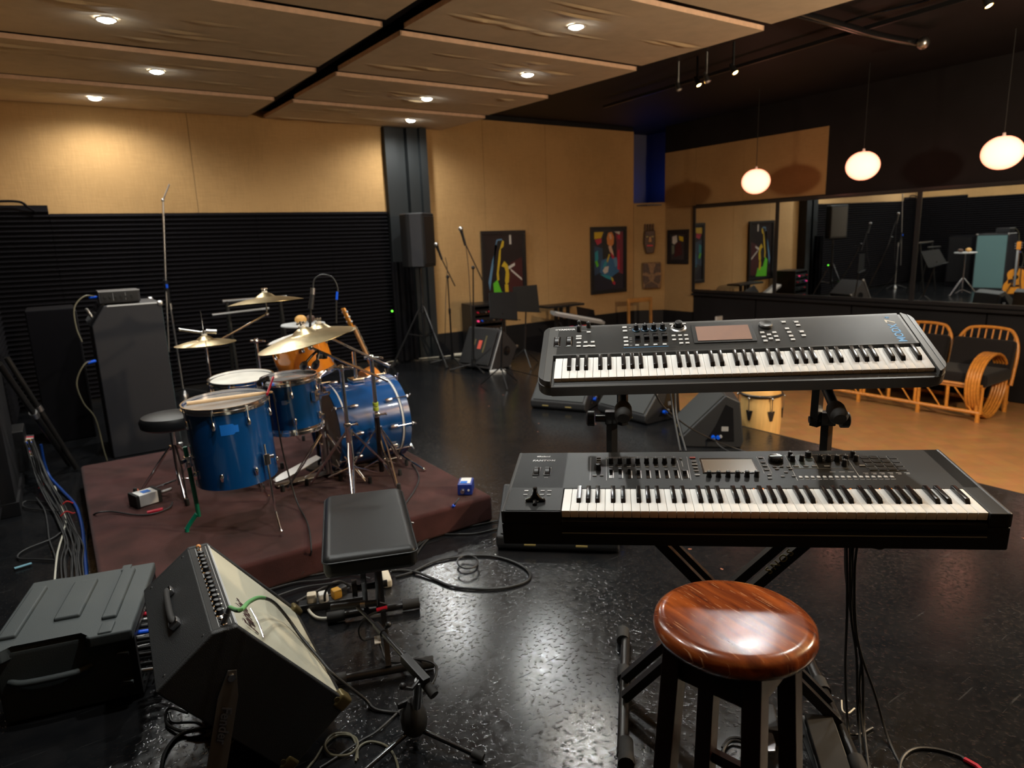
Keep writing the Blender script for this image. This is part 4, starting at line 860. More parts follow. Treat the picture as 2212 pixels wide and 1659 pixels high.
for i, y in enumerate((0.318, 0.296, 0.272, 0.250, 0.222)): button(k, 0.557, y, 0.017 if i == 1 else 0.012, 0.006, 'printd' if i != 1 else 'grey'); line(pr, 0.549, y+0.008, 0.565, y+0.008, 0.0016)
MB().box((0.655, 0.290, 0.0012), (0.162, 0.108, 0.0024), None, 0.002).build('screen_bezel', 'blackg', k)
MB().box((0.655, 0.286, 0.0026), (0.150, 0.090, 0.001)).build('screen', 'lcd', k)
for i in range(6): knob(k, 0.589+i*0.0268, 0.214, 0.007, 0.018)
line(pr, 0.749, 0.352, 0.749, 0.235); line(pr, 0.770, 0.352, 0.770, 0.235)
for y in (0.345, 0.31, 0.285, 0.258): button(k, 0.760, y, 0.013, 0.009, 'printd')
for x, y in ((0.760, 0.222), (0.757, 0.200)): button(k, x, y, 0.012, 0.007, 'printd')
dl = MB().lathe([(0, 0), (0.022, 0), (0.021, 0.012), (0.019, 0.014), (0, 0.0125)], T(0.801, 0.328, 0), 36).build('data_dial', 'blackg', k)
MB().box((0.801, 0.328, 0.0142), (0.036, 0.004, 0.001), RZ(0)).build('dial_added_shine', 'steel', dl)  # steel strip added as the highlight across the dial top
for x, y in ((0.787, 0.278), (0.806, 0.279), (0.826, 0.278), (0.790, 0.262), (0.828, 0.262), (0.810, 0.240), (0.795, 0.212), (0.826, 0.214)): button(k, x, y, 0.011, 0.006, 'printd')
line(pr, 0.836, 0.366, 0.830, 0.188); line(pr, 1.011, 0.366, 1.003, 0.215); line(pr, 0.862, 0.362, 0.858, 0.27, 0.0007); line(pr, 0.914, 0.362, 0.908, 0.27, 0.0007); line(pr, 0.838, 0.366, 1.011, 0.366, 0.0007); line(pr, 0.836, 0.268, 1.003, 0.268, 0.0007)
MB().box((0.873, 0.317, 0.0003), (0.068, 0.094, 0.0006)).build('tinted_panel', mat('blue_grey_panel', (0.035, 0.055, 0.06), 0.4), k)
for i, (x, y) in enumerate(((0.848, 0.350), (0.848, 0.322), (0.875, 0.322), (0.901, 0.350), (0.926, 0.322), (0.950, 0.322), (0.974, 0.322), (0.999, 0.322), (0.986, 0.288), (1.028, 0.350), (1.027, 0.320))): knob(k, x, y, 0.0105 if i == 3 else 0.0075, 0.018)
for x in (0.848, 0.876, 0.900): MB().box((x, 0.281, 0.0015), (0.015, 0.008, 0.003), None, 0.001).build('button', 'printd', k)
for x, y in ((0.935, 0.280), (1.033, 0.283)): button(k, x, y, 0.016, 0.008, 'printd')
for x in (0.935, 0.958, 0.982): line(pr, x-0.008, 0.340, x+0.008, 0.340, 0.002)
for i in range(4):
    for j in range(4): 
        o = MB().box((1.057+i*0.026-j*0.001, 0.340-j*0.0265, 0.0018), (0.0215, 0.0215, 0.0036), None, 0.0015).build('drum_pad', 'kbl', k); MB().box((1.057+i*0.026-j*0.001, 0.340-j*0.0265, 0.0006), (0.0245, 0.0245, 0.0012)).build('pad_outline', 'printd', o)
for i in range(16):
    x = 0.843+i*0.01627; button(k, x, 0.207, 0.0095, 0.011, 'lgrey'); line(pr, x-0.006, 0.196, x+0.006, 0.196, 0.0014); line(pr, x, 0.2185, x+0.002, 0.2185, 0.0016)
for i in range(6): line(pr, 1.02+i*0.022, 0.236, 1.034+i*0.022, 0.236, 0.0018); line(pr, 1.023+i*0.022, 0.2285, 1.032+i*0.022, 0.2285, 0.0018)
for x in (0.94, 0.965, 0.99): line(pr, x-0.008, 0.243, x+0.008, 0.243, 0.0018); 
pr.build('panel_print', 'print', k)
for x, b in ((0.70, .5), (0.725, 1), (0.745, 1), (0.905, 1), (0.935, 2), (0.955, 1), (1.03, .5), (1.06, .4)): MB().box((x, 0.1365, 0.0005), (0.0035*b+0.001, 0.0012, 0.001)).build('painted_glint', 'glintorange', k)  # glowing strips put in as orange glints along the panel edge

# ---- upper keyboard
k = keyboard('synthesizer', 'upper black keyboard tilted toward the player, with a wide screen', UPM, 1.152, 0.336, 0.08, (0.047, 1.122, 0.037, 0.137), 0.157, 'round', 0.022, 1.138, dict(body='kbu', side='kside', plate='kbu', kz=-0.006, bk=0.038))
text('maker_logo', 'YAMAHA', 0.0135, T(0.048, 0.308, 0.0004), 'print', k, 0.0003, 0.0, 1.02, 0.0006)
MB().torus(T(0.042, 0.3127, 0.0004), 0.0045, 0.0006, 20, 5).box((0.042, 0.3127, 0.0004), (0.008, 0.001, 0.0006)).box((0.042, 0.3127, 0.0004), (0.001, 0.008, 0.0006)).build('logo_mark', 'print', k)
wheel(k, 0.048, 0.236); wheel(k, 0.088, 0.236)
for x, y in ((0.117, 0.335), (0.117, 0.303), (0.149, 0.325)): knob(k, x, y, 0.007, 0.018)
for x, y, w in ((0.150, 0.289, 0.013), (0.118, 0.265, 0.018), (0.118, 0.250, 0.018), (0.119, 0.225, 0.014), (0.119, 0.204, 0.014), (0.141, 0.226, 0.012), (0.164, 0.226, 0.012), (0.141, 0.202, 0.015), (0.153, 0.204, 0.010), (0.165, 0.202, 0.015)): button(k, x, y, w, 0.009, 'lgrey')
for x, y in ((0.268, 0.310), (0.269, 0.287), (0.270, 0.245), (0.271, 0.222), (0.271, 0.200)): button(k, x, y, 0.0145, 0.010, 'lgrey')
for i in range(4):
    x = 0.305+i*0.0285
    o = knob(k, x, 0.291, 0.0085, 0.022); MB().lathe([(0.0095, 0), (0.0125, 0), (0.0125, 0.003), (0.0095, 0.004)], T(x, 0.291, 0), 20).build('knob_ring', mat('blue_ring', (0.02, 0.10, 0.20), 0.4) if i == 0 else bpy.data.materials['blue_ring'], o)
    slider(k, x+0.003, 0.240, 0.052, 0.006 if i == 0 else -0.002, 0.017); button(k, x, 0.197, 0.012, 0.008, 'lgrey')
pr = MB()
for i in range(4): line(pr, 0.298+i*0.0285, 0.325, 0.314+i*0.0285, 0.325)
for y in (0.310, 0.295, 0.244, 0.235, 0.220, 0.200): line(pr, 0.282, y, 0.290, y)
line(pr, 0.125, 0.300, 0.145, 0.300, 0.0008)
bl_ = MB(); line(bl_, 0.262, 0.187, 0.402, 0.187, 0.0012); bl_.build('blue_line', 'printblue', k)
bk = MB().lathe([(0, 0), (0.026, 0), (0.025, 0.004), (0.020, 0.006), (0.019, 0.010), (0.017, 0.010)], T(0.441, 0.291, 0), 36).build('big_knob', 'steel', k); MB().lathe([(0.012, 0.006), (0.0115, 0.026), (0.010, 0.027), (0, 0.027)], T(0.441, 0.291, 0), 28).build('knob_cap', 'black', bk)
for x, y in ((0.421, 0.318), (0.461, 0.318)): button(k, x, y, 0.012, 0.007, 'lgrey')
for r_, ys_ in enumerate((0.246, 0.222, 0.200)):
    for j, x in enumerate((0.422, 0.442, 0.461)):
        if not (r_ == 2 and j == 0): button(k, x, ys_, 0.012, 0.009, 'lgrey')
MB().box((0.576, 0.252, 0.0015), (0.190, 0.112, 0.003), None, 0.002).build('screen_bezel', 'kbl', k)
MB().box((0.576, 0.250, 0.0035), (0.164, 0.086, 0.001)).build('screen', mat('upper_lcd_painted_reflection', (0.30, 0.20, 0.17), 0.12, coat=0.8), k)  # reflection on this screen is painted into its base colour
MB().lathe([(0, 0), (0.0215, 0), (0.021, 0.008), (0.018, 0.011), (0.006, 0.009), (0, 0.009)], T(0.711, 0.285, 0), 36).build('data_dial', 'kside', k)
for x, y in ((0.694, 0.245), (0.712, 0.231), (0.730, 0.243), (0.694, 0.220), (0.731, 0.220), (0.713, 0.208), (0.695, 0.196), (0.731, 0.197), (0.772, 0.263), (0.774, 0.241), (0.775, 0.219), (0.776, 0.198), (0.770, 0.304), (0.808, 0.301), (0.809, 0.281), (0.811, 0.241), (0.812, 0.219)): button(k, x, y, 0.0125, 0.0105, 'lgrey')
for x, y in ((0.770, 0.312), (0.808, 0.309), (0.811, 0.250)): line(pr, x-0.009, y, x+0.009, y)
pr.build('panel_print', 'print', k)
text('model_name', 'MODX', 0.034, frame((1.092, 0.166, 0.0004), (0, 1, 0), (-1, 0, 0)), 'printblue', k, 0.0003, 0.0, 0.95, 0.0004)
text('model_number', '7', 0.036, frame((1.092, 0.272, 0.0004), (0, 1, 0), (-1, 0, 0)), 'cream', k, 0.0003, 0.2, 1.0, 0.0006)
text('model_mark', '*', 0.030, frame((1.094, 0.302, 0.0004), (0, 1, 0), (-1, 0, 0)), 'printblue', k, 0.0003)
MB().box((1.075, 0.024, -0.034), (0.045, 0.014, 0.006), None, 0.002).build('phone_sockets', 'steel', k)

# ---------------------------------------------------------------- two-tier X stand
KO = V((0.938, 1.473, 0)); KU = V((0.7331, -0.6801, 0)); KV = V((0.6801, 0.7331, 0))
def kp(u, v, z): return KO+KU*u+KV*v+V((0, 0, z))
st = thing('keyboard_stand', 'black double X keyboard stand with a second tier carrying both keyboards', 'keyboard stand', T(*kp(0.68, 0.42, 0)))
so = kp(0.68, 0.42, 0)
def q(u, v, z): return kp(u, v, z)-so
for v in (0.285, 0.385):
    MB_ = MB(); bar(MB_, q(0.375, v, 0.735), q(1.02, v, 0.05), 0.030, 0.030); MB_.build('cross_leg', 'blackm', st)
for v in (0.335, 0.435):
    MB_ = MB(); bar(MB_, q(0.99, v, 0.735), q(0.345, v, 0.05), 0.030, 0.030); cl = MB_.build('cross_leg', 'blackm', st)
fz = lambda s: None
text('stand_lettering', 'SNOS', 0.034, frame(q(0.79, 0.3185, 0.545), q(0.99, 0.335, 0.735)-q(0.345, 0.335, 0.05), V((0, 0, 1))) @ T(0, -0.010, 0.0), 'letter', st, 0.0004, 0, 1.35, 0.0005)
for u in (0.345, 1.03):
    f = MB().tube([q(u-0.011, 0.09, 0.028), q(u+0.011, 0.74, 0.028)] if u < 0.5 else [q(u, 0.09, 0.028), q(u, 0.74, 0.028)], 0.0175, 14).build('foot_tube', 'tubebl', st)
    for a, b in ((0.055, 0.15), (0.70, 0.77)): MB().tube([q(u, a, 0.028), q(u, b, 0.028)], 0.0255, 14).build('rubber_end', 'rubber', f)
    MB().tube([q(u, 0.46, 0.028), q(u, 0.52, 0.028)], 0.0245, 14).build('collar', 'rubber', f)
for u in (0.36, 1.05):
    a = MB().tube([q(u, 0.17, 0.742), q(u, 0.52, 0.742)], 0.016, 12).build('support_arm', 'blackm', st)
    MB().lathe([(0, 0), (0.021, 0), (0.026, 0.012), (0.026, 0.045), (0.020, 0.06), (0, 0.06)], zframe(q(u, 0.215, 0.732), -KV), 20).build('arm_cap', 'rubber', a)
MB().tube([q(0.68, 0.26, 0.41), q(0.68, 0.46, 0.41)], 0.012, 10).lathe([(0, 0), (0.03, 0), (0.03, 0.02), (0, 0.022)], zframe(q(0.68, 0.262, 0.41), -KV), 24).build('pivot_bolt', 'blackm', st)
for u, s in ((0.305, 1), (0.985, -1)):
    v = 0.47
    MB_ = MB(); bar(MB_, q(u, v, 0.70), q(u, v, 1.015), 0.026, 0.026, (1, 0, 0)); MB_.build('upright', 'blackm', st)
    bk_ = MB().box((0, 0, 0), (0.045, 0.035, 0.045), T(*q(u, v, 1.01)) @ RZ(atan2(KU.y, KU.x)), 0.004)
    bk_.tube([q(u-0.055, v, 1.005), q(u+0.055, v, 1.005)], 0.012, 10).build('tier_bracket', 'blackm', st)
    MB().lathe([(0, 0), (0.026, 0), (0.026, 0.022), (0.02, 0.026), (0, 0.026)], zframe(q(u-s*0.058 if s > 0 else u+0.04, v, 1.005), KU*(-1 if s > 0 else 1)), 18).build('knob', 'black', st)
    u2 = u+s*0.035
    MB_ = MB(); bar(MB_, q(u2, v, 0.985), q(u2, v-0.01, 1.165), 0.026, 0.026, (1, 0, 0)); MB_.build('tier_post', 'blackm', st)
    # sloping arm under the upper keyboard
    pz = lambda vv: 1.172+(vv-0.26)*0.430-0.098
    a0, a1 = q(u2, 0.30, pz(0.30)), q(u2, 0.55, pz(0.55))
    ar = MB().tube([a0, a1], 0.015, 12).build('support_arm', 'blackm', st)
    MB().lathe([(0, 0), (0.022, 0), (0.026, 0.012), (0.026, 0.05), (0.018, 0.062), (0, 0.062)], zframe(a0, a0-a1), 20).build('arm_cap', 'rubber', ar)

# ---------------------------------------------------------------- stool
sc = V((1.128, 0.838, 0)); HS = 0.780; RS = 0.173
t = thing('bar_stool', 'tall round wooden stool with a scratched reddish seat, nearest the camera', 'stool', T(*sc) @ RZ(radians(-95)))
MB().lathe([(0, HS-0.050), (RS-0.022, HS-0.050), (RS-0.006, HS-0.043), (RS, HS-0.028), (RS-0.003, HS-0.012), (RS-0.014, HS-0.003), (RS-0.03, HS), (0.08, HS-0.001), (0, HS-0.002)], None, 72).build('seat', 'seat', t, 60)
ang = [radians(a) for a in (-27, 63, 153, 243)]
pts = [V((0.126*cos(a), 0.126*sin(a), 0)) for a in ang]
for i in range(4):
    p, p2_ = pts[i], pts[(i+1) % 4]
    MB_ = MB(); bar(MB_, p*0.95+V((0, 0, HS-0.095)), p2_*0.95+V((0, 0, HS-0.095)), 0.022, 0.095); MB_.build('apron', 'darkwood', t)
    d = p.normalized()
    lm = V((cos(ang[i]+pi/4), sin(ang[i]+pi/4), 0)); MB_ = MB(); bar(MB_, p*1.0+V((0, 0, HS-0.05)), p+d*0.045, 0.042, 0.042, lm, 0.003); MB_.build('leg', 'darkwood', t)
    for z in (0.16, 0.30):
        if (i % 2 == 0) == (z < 0.2):
            MB_ = MB(); bar(MB_, p+d*0.03+V((0, 0, z)), p2_+p2_.normalized()*0.03+V((0, 0, z)), 0.018, 0.03); MB_.build('stretcher', 'darkwood', t)

# ---------------------------------------------------------------- pedals under the stand
pm = frame(at(1652, 1605, 0.0), KV*-1+KU*-0.1, KU)
t = thing('sustain_pedal', 'sustain pedal with a chrome tongue on the floor behind the stool legs', 'foot pedal', pm)
MB().box((-0.06, 0, 0.028), (0.13, 0.085, 0.056), None, 0.008).build('pedal_housing', 'black', t)
MB().prism([(-0.02, -0.018), (0.06, -0.026), (0.085, -0.02), (0.092, 0), (0.085, 0.02), (0.06, 0.026), (-0.02, 0.018)], 0.008, T(0, 0, 0.04), 0.003).build('tongue', 'chrome', t)
pm = frame(at(1785, 1640, 0.0), KV*-1, KU)
t = thing('expression_pedal', 'wedge-shaped expression pedal on the floor right of the stool', 'foot pedal', pm)
MB().prism([(-0.11, 0), (0.11, 0), (0.11, 0.02), (-0.11, 0.065)], 0.10, frame((0, 0.05, 0), (1, 0, 0), (0, 0, 1)), 0.004).build('pedal_base', 'black', t)
MB().box((0, 0, 0.052), (0.23, 0.085, 0.012), RYm(radians(12)), 0.004).build('treadle', 'rubber', t)
MB().box((-0.118, 0, 0.045), (0.006, 0.09, 0.022), None, 0.002).build('end_plate', 'lgrey', t)

# ---------------------------------------------------------------- guitar amplifier
aw = V((0.06, 0.998, 0)); tl = radians(37.6); fx = V((0.998, -0.06, 0)); aup = V((0, 0, 1))*cos(tl)-fx*sin(tl); abk = -fx*cos(tl)-V((0, 0, 1))*sin(tl)
AO = V((0.232, 1.905, 0.542)); AW, AH, AD = 0.67, 0.522, 0.205
am = M.Identity(4)
for i in range(3): am[i][0], am[i][1], am[i][2], am[i][3] = aw[i], abk[i], aup[i], AO[i]     # x along the width, y to the back, z up the cabinet; origin at the near top front corner
t = thing('guitar_amplifier', 'black tolex guitar amplifier with silver grille tilted back on its legs', 'guitar amplifier', am)
ax_ = frame((0, 0, 0), (0, -1, 0), (0, 0, 1))   # profile plane: u forward, v up, extruded along x
side = [(0, 0), (0.052, -0.040), (0.058, -AH), (-AD, -AH), (-AD, 0)]
def amp_slab(poly, x0, x1, m, name, bev=0.006):
    f = M(((0, 0, 1, x0), (-1, 0, 0, 0), (0, 1, 0, 0), (0, 0, 0, 1)))
    return MB().prism(poly, x1-x0, f, bev, 3).build(name, m, t)
amp_slab(side, 0, 0.022, 'tolex', 'side_panel'); amp_slab(side, AW-0.022, AW, 'tolex', 'side_panel')
mb = MB().box((AW/2, AD/2, -0.011), (AW-0.03, AD, 0.022), None, 0.006, 3).box((AW/2, (AD-0.05)/2, -AH+0.011), (AW-0.04, AD+0.05, 0.022), None, 0.005).box((AW/2, AD-0.012, -0.30), (AW-0.04, 0.018, 0.40), None, 0.003)
mb.build('cabinet', 'tolex', t)
fp = MB(); th = atan2(0.052-0.012, 0.030)
MB().box((0, 0, 0), (AW-0.046, 0.062, 0.004), frame((AW/2, -0.0235, -0.0235), (1, 0, 0), (0, 0.79, 0.61)), 0.001).build('control_panel', 'rubber', t)
cpm = frame((AW/2, -0.0235, -0.0235), (1, 0, 0), (0, 0.79, 0.61))
MB().box((0, -0.0315, 0.002), (AW-0.046, 0.003, 0.005), cpm).build('panel_trim', 'grey', t)
MB().box((0, 0.012, 0.0026), (AW-0.06, 0.001, 0.0006), cpm).box((0, -0.022, 0.0026), (AW-0.06, 0.001, 0.0006), cpm).build('panel_print', 'print', t)
for i in range(14):
    x = -AW/2+0.10+i*0.0335+(0.02 if i > 8 else 0)
    kz = MB().lathe([(0, 0.002), (0.0155, 0.002), (0.015, 0.004), (0.011, 0.006)], cpm @ T(x, 0, 0), 20).build('knob_skirt', 'chrome', t)
    MB().lathe([(0.0105, 0.005), (0.009, 0.021), (0.0065, 0.022), (0, 0.022)], cpm @ T(x, 0, 0), 16).build('knob_cap', 'black', kz)
for x in (-0.298, -0.270): MB().lathe([(0, 0.002), (0.011, 0.002), (0.011, 0.006), (0.007, 0.010), (0, 0.009)], cpm @ T(x, -0.002, 0), 14).build('jack_socket', 'chrome', t)
for x in (0.255, 0.285): MB().cyl(cpm @ V((x, 0, 0.002)), cpm @ V((x, 0.004, 0.016)), 0.005).lathe([(0, 0), (0.01, 0), (0.008, 0.004), (0, 0.004)], cpm @ T(x, 0, 0.002), 12).build('toggle_switch', 'chrome', t)
MB().ball(cpm @ V((0.308, 0, 0.006)), 0.009).build('pilot_lamp', mat('amber_jewel', (0.6, 0.25, 0.08), 0.2), t)
gm = M(((1, 0, 0, AW/2), (0, 0, -1, -0.043), (0, 1, 0, -0.273), (0, 0, 0, 1)))
MB().box((0, 0, 0), (AW-0.052, 0.450, 0.012), gm, 0.003).build('grille', 'grille', t)
for s in (-1, 1): MB().box((0, s*0.226, 0.003), (AW-0.05, 0.004, 0.010), gm).build('grille_trim', 'lgrey' if s > 0 else 'black', t)
lgo = text('maker_logo', 'Fender', 0.072, gm @ T(-AW/2+0.055, 0.135, 0.0075) @ M.Rotation(radians(4), 4, 'Z'), 'chrome', t, 0.003, 0.35, 0.92, 0.002)
MB().tube([gm @ V((-AW/2+0.06, 0.112, 0.009)), gm @ V((-AW/2+0.16, 0.108, 0.009)), gm @ V((-AW/2+0.25, 0.118, 0.009))], 0.003, 6, 4).build('logo_tail', 'chrome', t)
hd = MB().tube([(AW/2-0.115, 0.10, 0.004), (AW/2-0.105, 0.10, 0.022), (AW/2, 0.10, 0.026), (AW/2+0.105, 0.10, 0.022), (AW/2+0.115, 0.10, 0.004)], 0.010, 10, 4).build('handle', 'rubber', t)
for s in (-1, 1): MB().box((AW/2+s*0.112, 0.10, 0.012), (0.036, 0.032, 0.022), None, 0.006).build('handle_cap', 'chrome', hd)
for x in (0.018, AW-0.018):
    for y, z in ((-0.045, -AH+0.022), (AD-0.02, -AH+0.02)):
        mb = MB().box((x, y, z), (0.046, 0.05, 0.05), None, 0.010, 3); mb.cyl((x+(0.024 if x > 0.3 else -0.024), y, z+0.03), (x+(0.026 if x > 0.3 else -0.026), y, z+0.03), 0.009); mb.build('corner_guard', 'guard', t)
for x in (0.03, 0.64):
    for y in (0.03, 0.17): MB().cyl((x+0.01*(1 if x < .3 else -1), y, 0.0), (x+0.01*(1 if x < .3 else -1), y, 0.002), 0.004).build('screw', 'steel', t)
for s, x in ((-1, -0.006), (1, AW+0.006)):
    ai = am.inverted()
    p0 = V((x, 0.065, -0.135)); P = am @ p0; F = P+V((-0.105, 0.0, -P.z)); q1 = ai @ F
    d = (q1-p0).normalized()
    fr = frame(p0, d, V((0, 0, 1)).cross(d) if False else (1, 0, 0))
    Lg = (q1-p0).length
    lg = MB().prism([(-0.02, -0.012), (0.02, -0.020), (0.06, -0.028), (Lg, -0.028), (Lg, 0.028), (0.06, 0.028), (0.02, 0.020), (-0.02, 0.012)], 0.004, frame(p0+V((s*0.002, 0, 0)), d, V((1, 0, 0)).cross(d)), 0.001).build('tilt_leg', 'legmetal', t)
    MB().cyl(p0+V((-0.002*s, 0, 0)), p0+V((s*0.010, 0, 0)), 0.013, 0.010, 18).build('leg_bolt', 'chrome', lg)
    if s < 0:
        fr = frame(p0+d*0.085+V((-0.0035, 0, 0)), d, V((-1, 0, 0)).cross(d))
        text('embossed_logo', 'Fender', 0.040, fr @ T(0, -0.012, 0.002), 'steel', lg, 0.0012, 0.3, 1.0, 0.0008)
jk = cpm @ V((-0.298, -0.002, 0.006)); jd = (cpm.to_3x3() @ V((0.12, -0.45, 0.85))).normalized()
jw = am @ jk; jdw = (am.to_3x3() @ jd).normalized()
pl = MB().cyl(jw, jw+jdw*0.028, 0.009).cyl(jw+jdw*0.028, jw+jdw*0.048, 0.0075).build('jack_plug', 'steel'); tag(pl, 'metal jack plug stuck in the guitar amplifier panel', 'jack plug')
e0 = jw+jdw*0.046; gp = lambda x, z, h: am @ (gm @ V((x, z, h)))
gn_ = (am.to_3x3() @ V((0, -1, 0))); go_ = am @ (gm @ V((0, 0, 0.006)))
def gpx(px, py, h):
    r = ray(px, py); o_ = go_+gn_*h
    return EYE+r*((o_-EYE).dot(gn_)/r.dot(gn_))
cpts = [e0, gpx(518, 1318, 0.085), gpx(540, 1299, 0.085), gpx(564, 1291, 0.075), gpx(592, 1302, 0.05), gpx(622, 1336, 0.022), gpx(652, 1378, 0.009), gpx(690, 1422, 0.009), gpx(722, 1458, 0.012), V((0.70, 2.05, 0.03)), V((0.72, 2.0, 0.008)), V((0.78, 1.93, 0.008))]
sp = smooth_path(cpts, 8)
tag(MB().tube(sp[:27], 0.0062, 10).build('cable_sleeve', 'greencable'), 'green sleeved end of the cable in the guitar amplifier', 'cable sleeve')
tag(MB().tube(sp[26:], 0.0055, 10).build('guitar_cable', 'cable'), 'black cable draped down the silver amplifier grille', 'cable')

# ---------------------------------------------------------------- moulded rack case
rx, ry = V((0.968, -0.25, 0)), V((0.25, 0.968, 0)); rw, rd, rh = 0.45, 0.56, 0.30
rm = frame(V((0.054, 2.557, 0))-rx*rw, rx, ry)
t = thing('rack_case', 'grey moulded plastic rack case with ribbed lid, at the left edge of the photo', 'rack case', rm)
mb = MB().box((rw/2, rd/2+0.02, rh/2-0.01), (rw-0.02, rd-0.05, rh-0.03), None, 0.015)
mb.build('case_body', 'case', t)
lid = [(0, 0.012), (0.05, 0.012), (0.07, 0.055), (0.29, 0.055), (0.305, 0.012), (0.315, 0.0), (rw, 0.0), (rw, rd), (0.36, rd), (0.33, rd-0.022), (0.14, rd-0.022), (0.10, rd), (0, rd)]
MB().prism(lid, 0.042, T(0, 0, rh-0.045), 0.008, 3).build('lid', 'case', t)
for x0, x1, y0, y1 in ((0.02, 0.075, 0.10, rd-0.08), (0.17, 0.255, 0.17, rd-0.09), (0.335, 0.385, 0.11, rd-0.05)):
    MB().box(((x0+x1)/2, (y0+y1)/2, rh), (x1-x0, y1-y0, 0.020), None, 0.007, 3).build('lid_rib', 'case', t)
MB().box((0.365, 0.045, rh-0.002), (0.045, 0.075, 0.012), None, 0.008).build('latch_recess', 'case', t)
MB().box((0.345, rd-0.02, rh-0.002), (0.035, 0.05, 0.010), None, 0.004).build('latch_recess', 'case', t)
MB().tube([(0.05, 0.048, 0.165), (0.10, 0.028, 0.160), (0.25, 0.028, 0.160), (0.30, 0.048, 0.165)], 0.012, 10, 4).build('carry_handle', 'case', t)
for z in (0.19, 0.075):
    MB().prism([(0, 0), (0.05, 0), (0.05, 0.012), (0.015, 0.018)], 0.03, frame((0.375, 0.045, z), (1, 0, 0), (0, 0, 1)), 0.003).build('corner_foot', 'case', t)
fr_ = MB()
for z in (0.02, rh-0.06): fr_.box((rw-0.012, rd/2+0.01, z), (0.02, rd-0.06, 0.02), None, 0.003)
for y in (0.045, rd-0.03): fr_.box((rw-0.012, y, rh/2-0.01), (0.02, 0.025, rh-0.06), None, 0.003)
fr_.build('rack_rail', 'black', t)
MB().box((rw-0.02, rd/2, 0.14), (0.02, rd-0.1, 0.20), None, 0.003).build('patch_panel', 'blackg', t)
kinds = ['red', 'bluetip', 'white', 'cable', 'cable', 'steel', 'cable']
for i in range(9):
    for j in range(3):
        kd = kinds[(i*2+j*3) % 7] if j == 2 else ('steel' if (i+j) % 4 == 0 else 'cable')
        y, z = 0.09+i*0.046, 0.075+j*0.066
        pgo = MB().cyl((rw-0.012, y, z), (rw+0.045, y, z-0.004), 0.0095, 0.008, 10).build('patch_plug', kd, t)
        MB().tube([(rw+0.040, y, z-0.004), (rw+0.085, y-0.01, z-0.03), (rw+0.075, y-0.03, z-0.09), (rw+0.03, y-0.06, max(0.008, z-0.16))], 0.0035, 6, 3).build('patch_lead', 'cable', pgo)

# ---------------------------------------------------------------- keyboard bench
BZ = 0.555; bc = V((0.886, 2.372, 0)); ba = V((0.34, 0.94, 0)).normalized(); bb = V((ba.y, -ba.x, 0))
t = thing('keyboard_bench', 'padded black vinyl bench seat on a folding X frame', 'bench', frame(bc, bb, ba))
MB().box((0, 0, BZ-0.043), (0.328, 0.632, 0.086), None, 0.030, 5).build('seat', 'leather', t, 70)
def rrp(w, l, r, z): 
    P = []
    for cx_, cy_, a in ((w/2-r, l/2-r, 0), (-w/2+r, l/2-r, pi/2), (-w/2+r, -l/2+r, pi), (w/2-r, -l/2+r, 1.5*pi)):
        for i in range(6): P.append(V((cx_+r*cos(a+i*pi/10), cy_+r*sin(a+i*pi/10), z)))
    return P
MB().tube(rrp(0.330, 0.634, 0.028, BZ-0.020), 0.0032, 6, closed=True).build('piping', 'leather', t)
MB().box((0, 0, BZ-0.092), (0.24, 0.50, 0.014), None, 0.003).build('seat_board', 'black', t)
for s in (-1, 1):
    f = MB().tube([(-0.19, s*0.225, 0.028), (0.19, s*0.225, 0.028)], 0.0165, 12).build('foot_tube', 'blackm', t)
    for u in (-1, 1): MB().tube([(u*0.125, s*0.225, 0.028), (u*0.20, s*0.225, 0.028)], 0.0225, 12).build('rubber_end', 'rubber', f)
for s, x in ((1, -0.032), (-1, 0.032), (1, 0.02)) :
    MB_ = MB(); bar(MB_, (x, s*0.225, 0.04), (x, -s*0.20, BZ-0.10), 0.020, 0.045); MB_.build('cross_leg', 'blackg', t)
MB().box((0.0, -0.15, 0.115), (0.024, 0.05, 0.004), RXm(0)).build('sticker', 'white', t)
MB().cyl((-0.06, 0.02, 0.255), (0.06, 0.02, 0.255), 0.014).lathe([(0, 0), (0.035, 0), (0.035, 0.02), (0, 0.022)], zframe((-0.06, 0.02, 0.255), (-1, 0, 0)), 18).build('pivot_bolt', 'blackm', t)
MB().cyl((0.162, 0.05, BZ-0.06), (0.185, 0.05, BZ-0.07), 0.004).cyl((0.164, -0.1, BZ-0.05), (0.170, -0.1, BZ-0.05), 0.007).build('release_pin', 'steel', t)

# ---------------------------------------------------------------- short boom microphone stand
mb0 = at(898, 1600, 0.0)
t = thing('microphone_stand', 'short black boom microphone stand in front of the padded bench', 'microphone stand', T(*mb0))
tr = lambda px, py, z: at(px, py, z)-mb0
for px, py in ((1050, 1648), (770, 1690), (905, 1500)):
    e_ = tr(px, py, 0.0); e_.z = 0
    if e_.length < 0.15: e_ = V((-0.02, 0.30, 0))
    e_ = e_.normalized()*0.235
    lg = MB().tube([(0, 0, 0.052), e_+V((0, 0, 0.016))], 0.0085, 10).build('leg', 'blackg', t)
    MB().tube([e_*0.90+V((0, 0, 0.022)), e_*1.06+V((0, 0, 0.014))], 0.0145, 10).build('rubber_foot', 'rubber', lg)
MB().lathe([(0, 0.035), (0.030, 0.035), (0.041, 0.055), (0.044, 0.085), (0.036, 0.120), (0.022, 0.142), (0.018, 0.155), (0, 0.155)], None, 24).build('base_hub', 'rubber', t)
MB().box((-0.03, 0.01, 0.145), (0.04, 0.014, 0.022), None, 0.005).build('hub_knob', 'black', t)
topz = 0.30
tb = tr(905, 1470, topz)
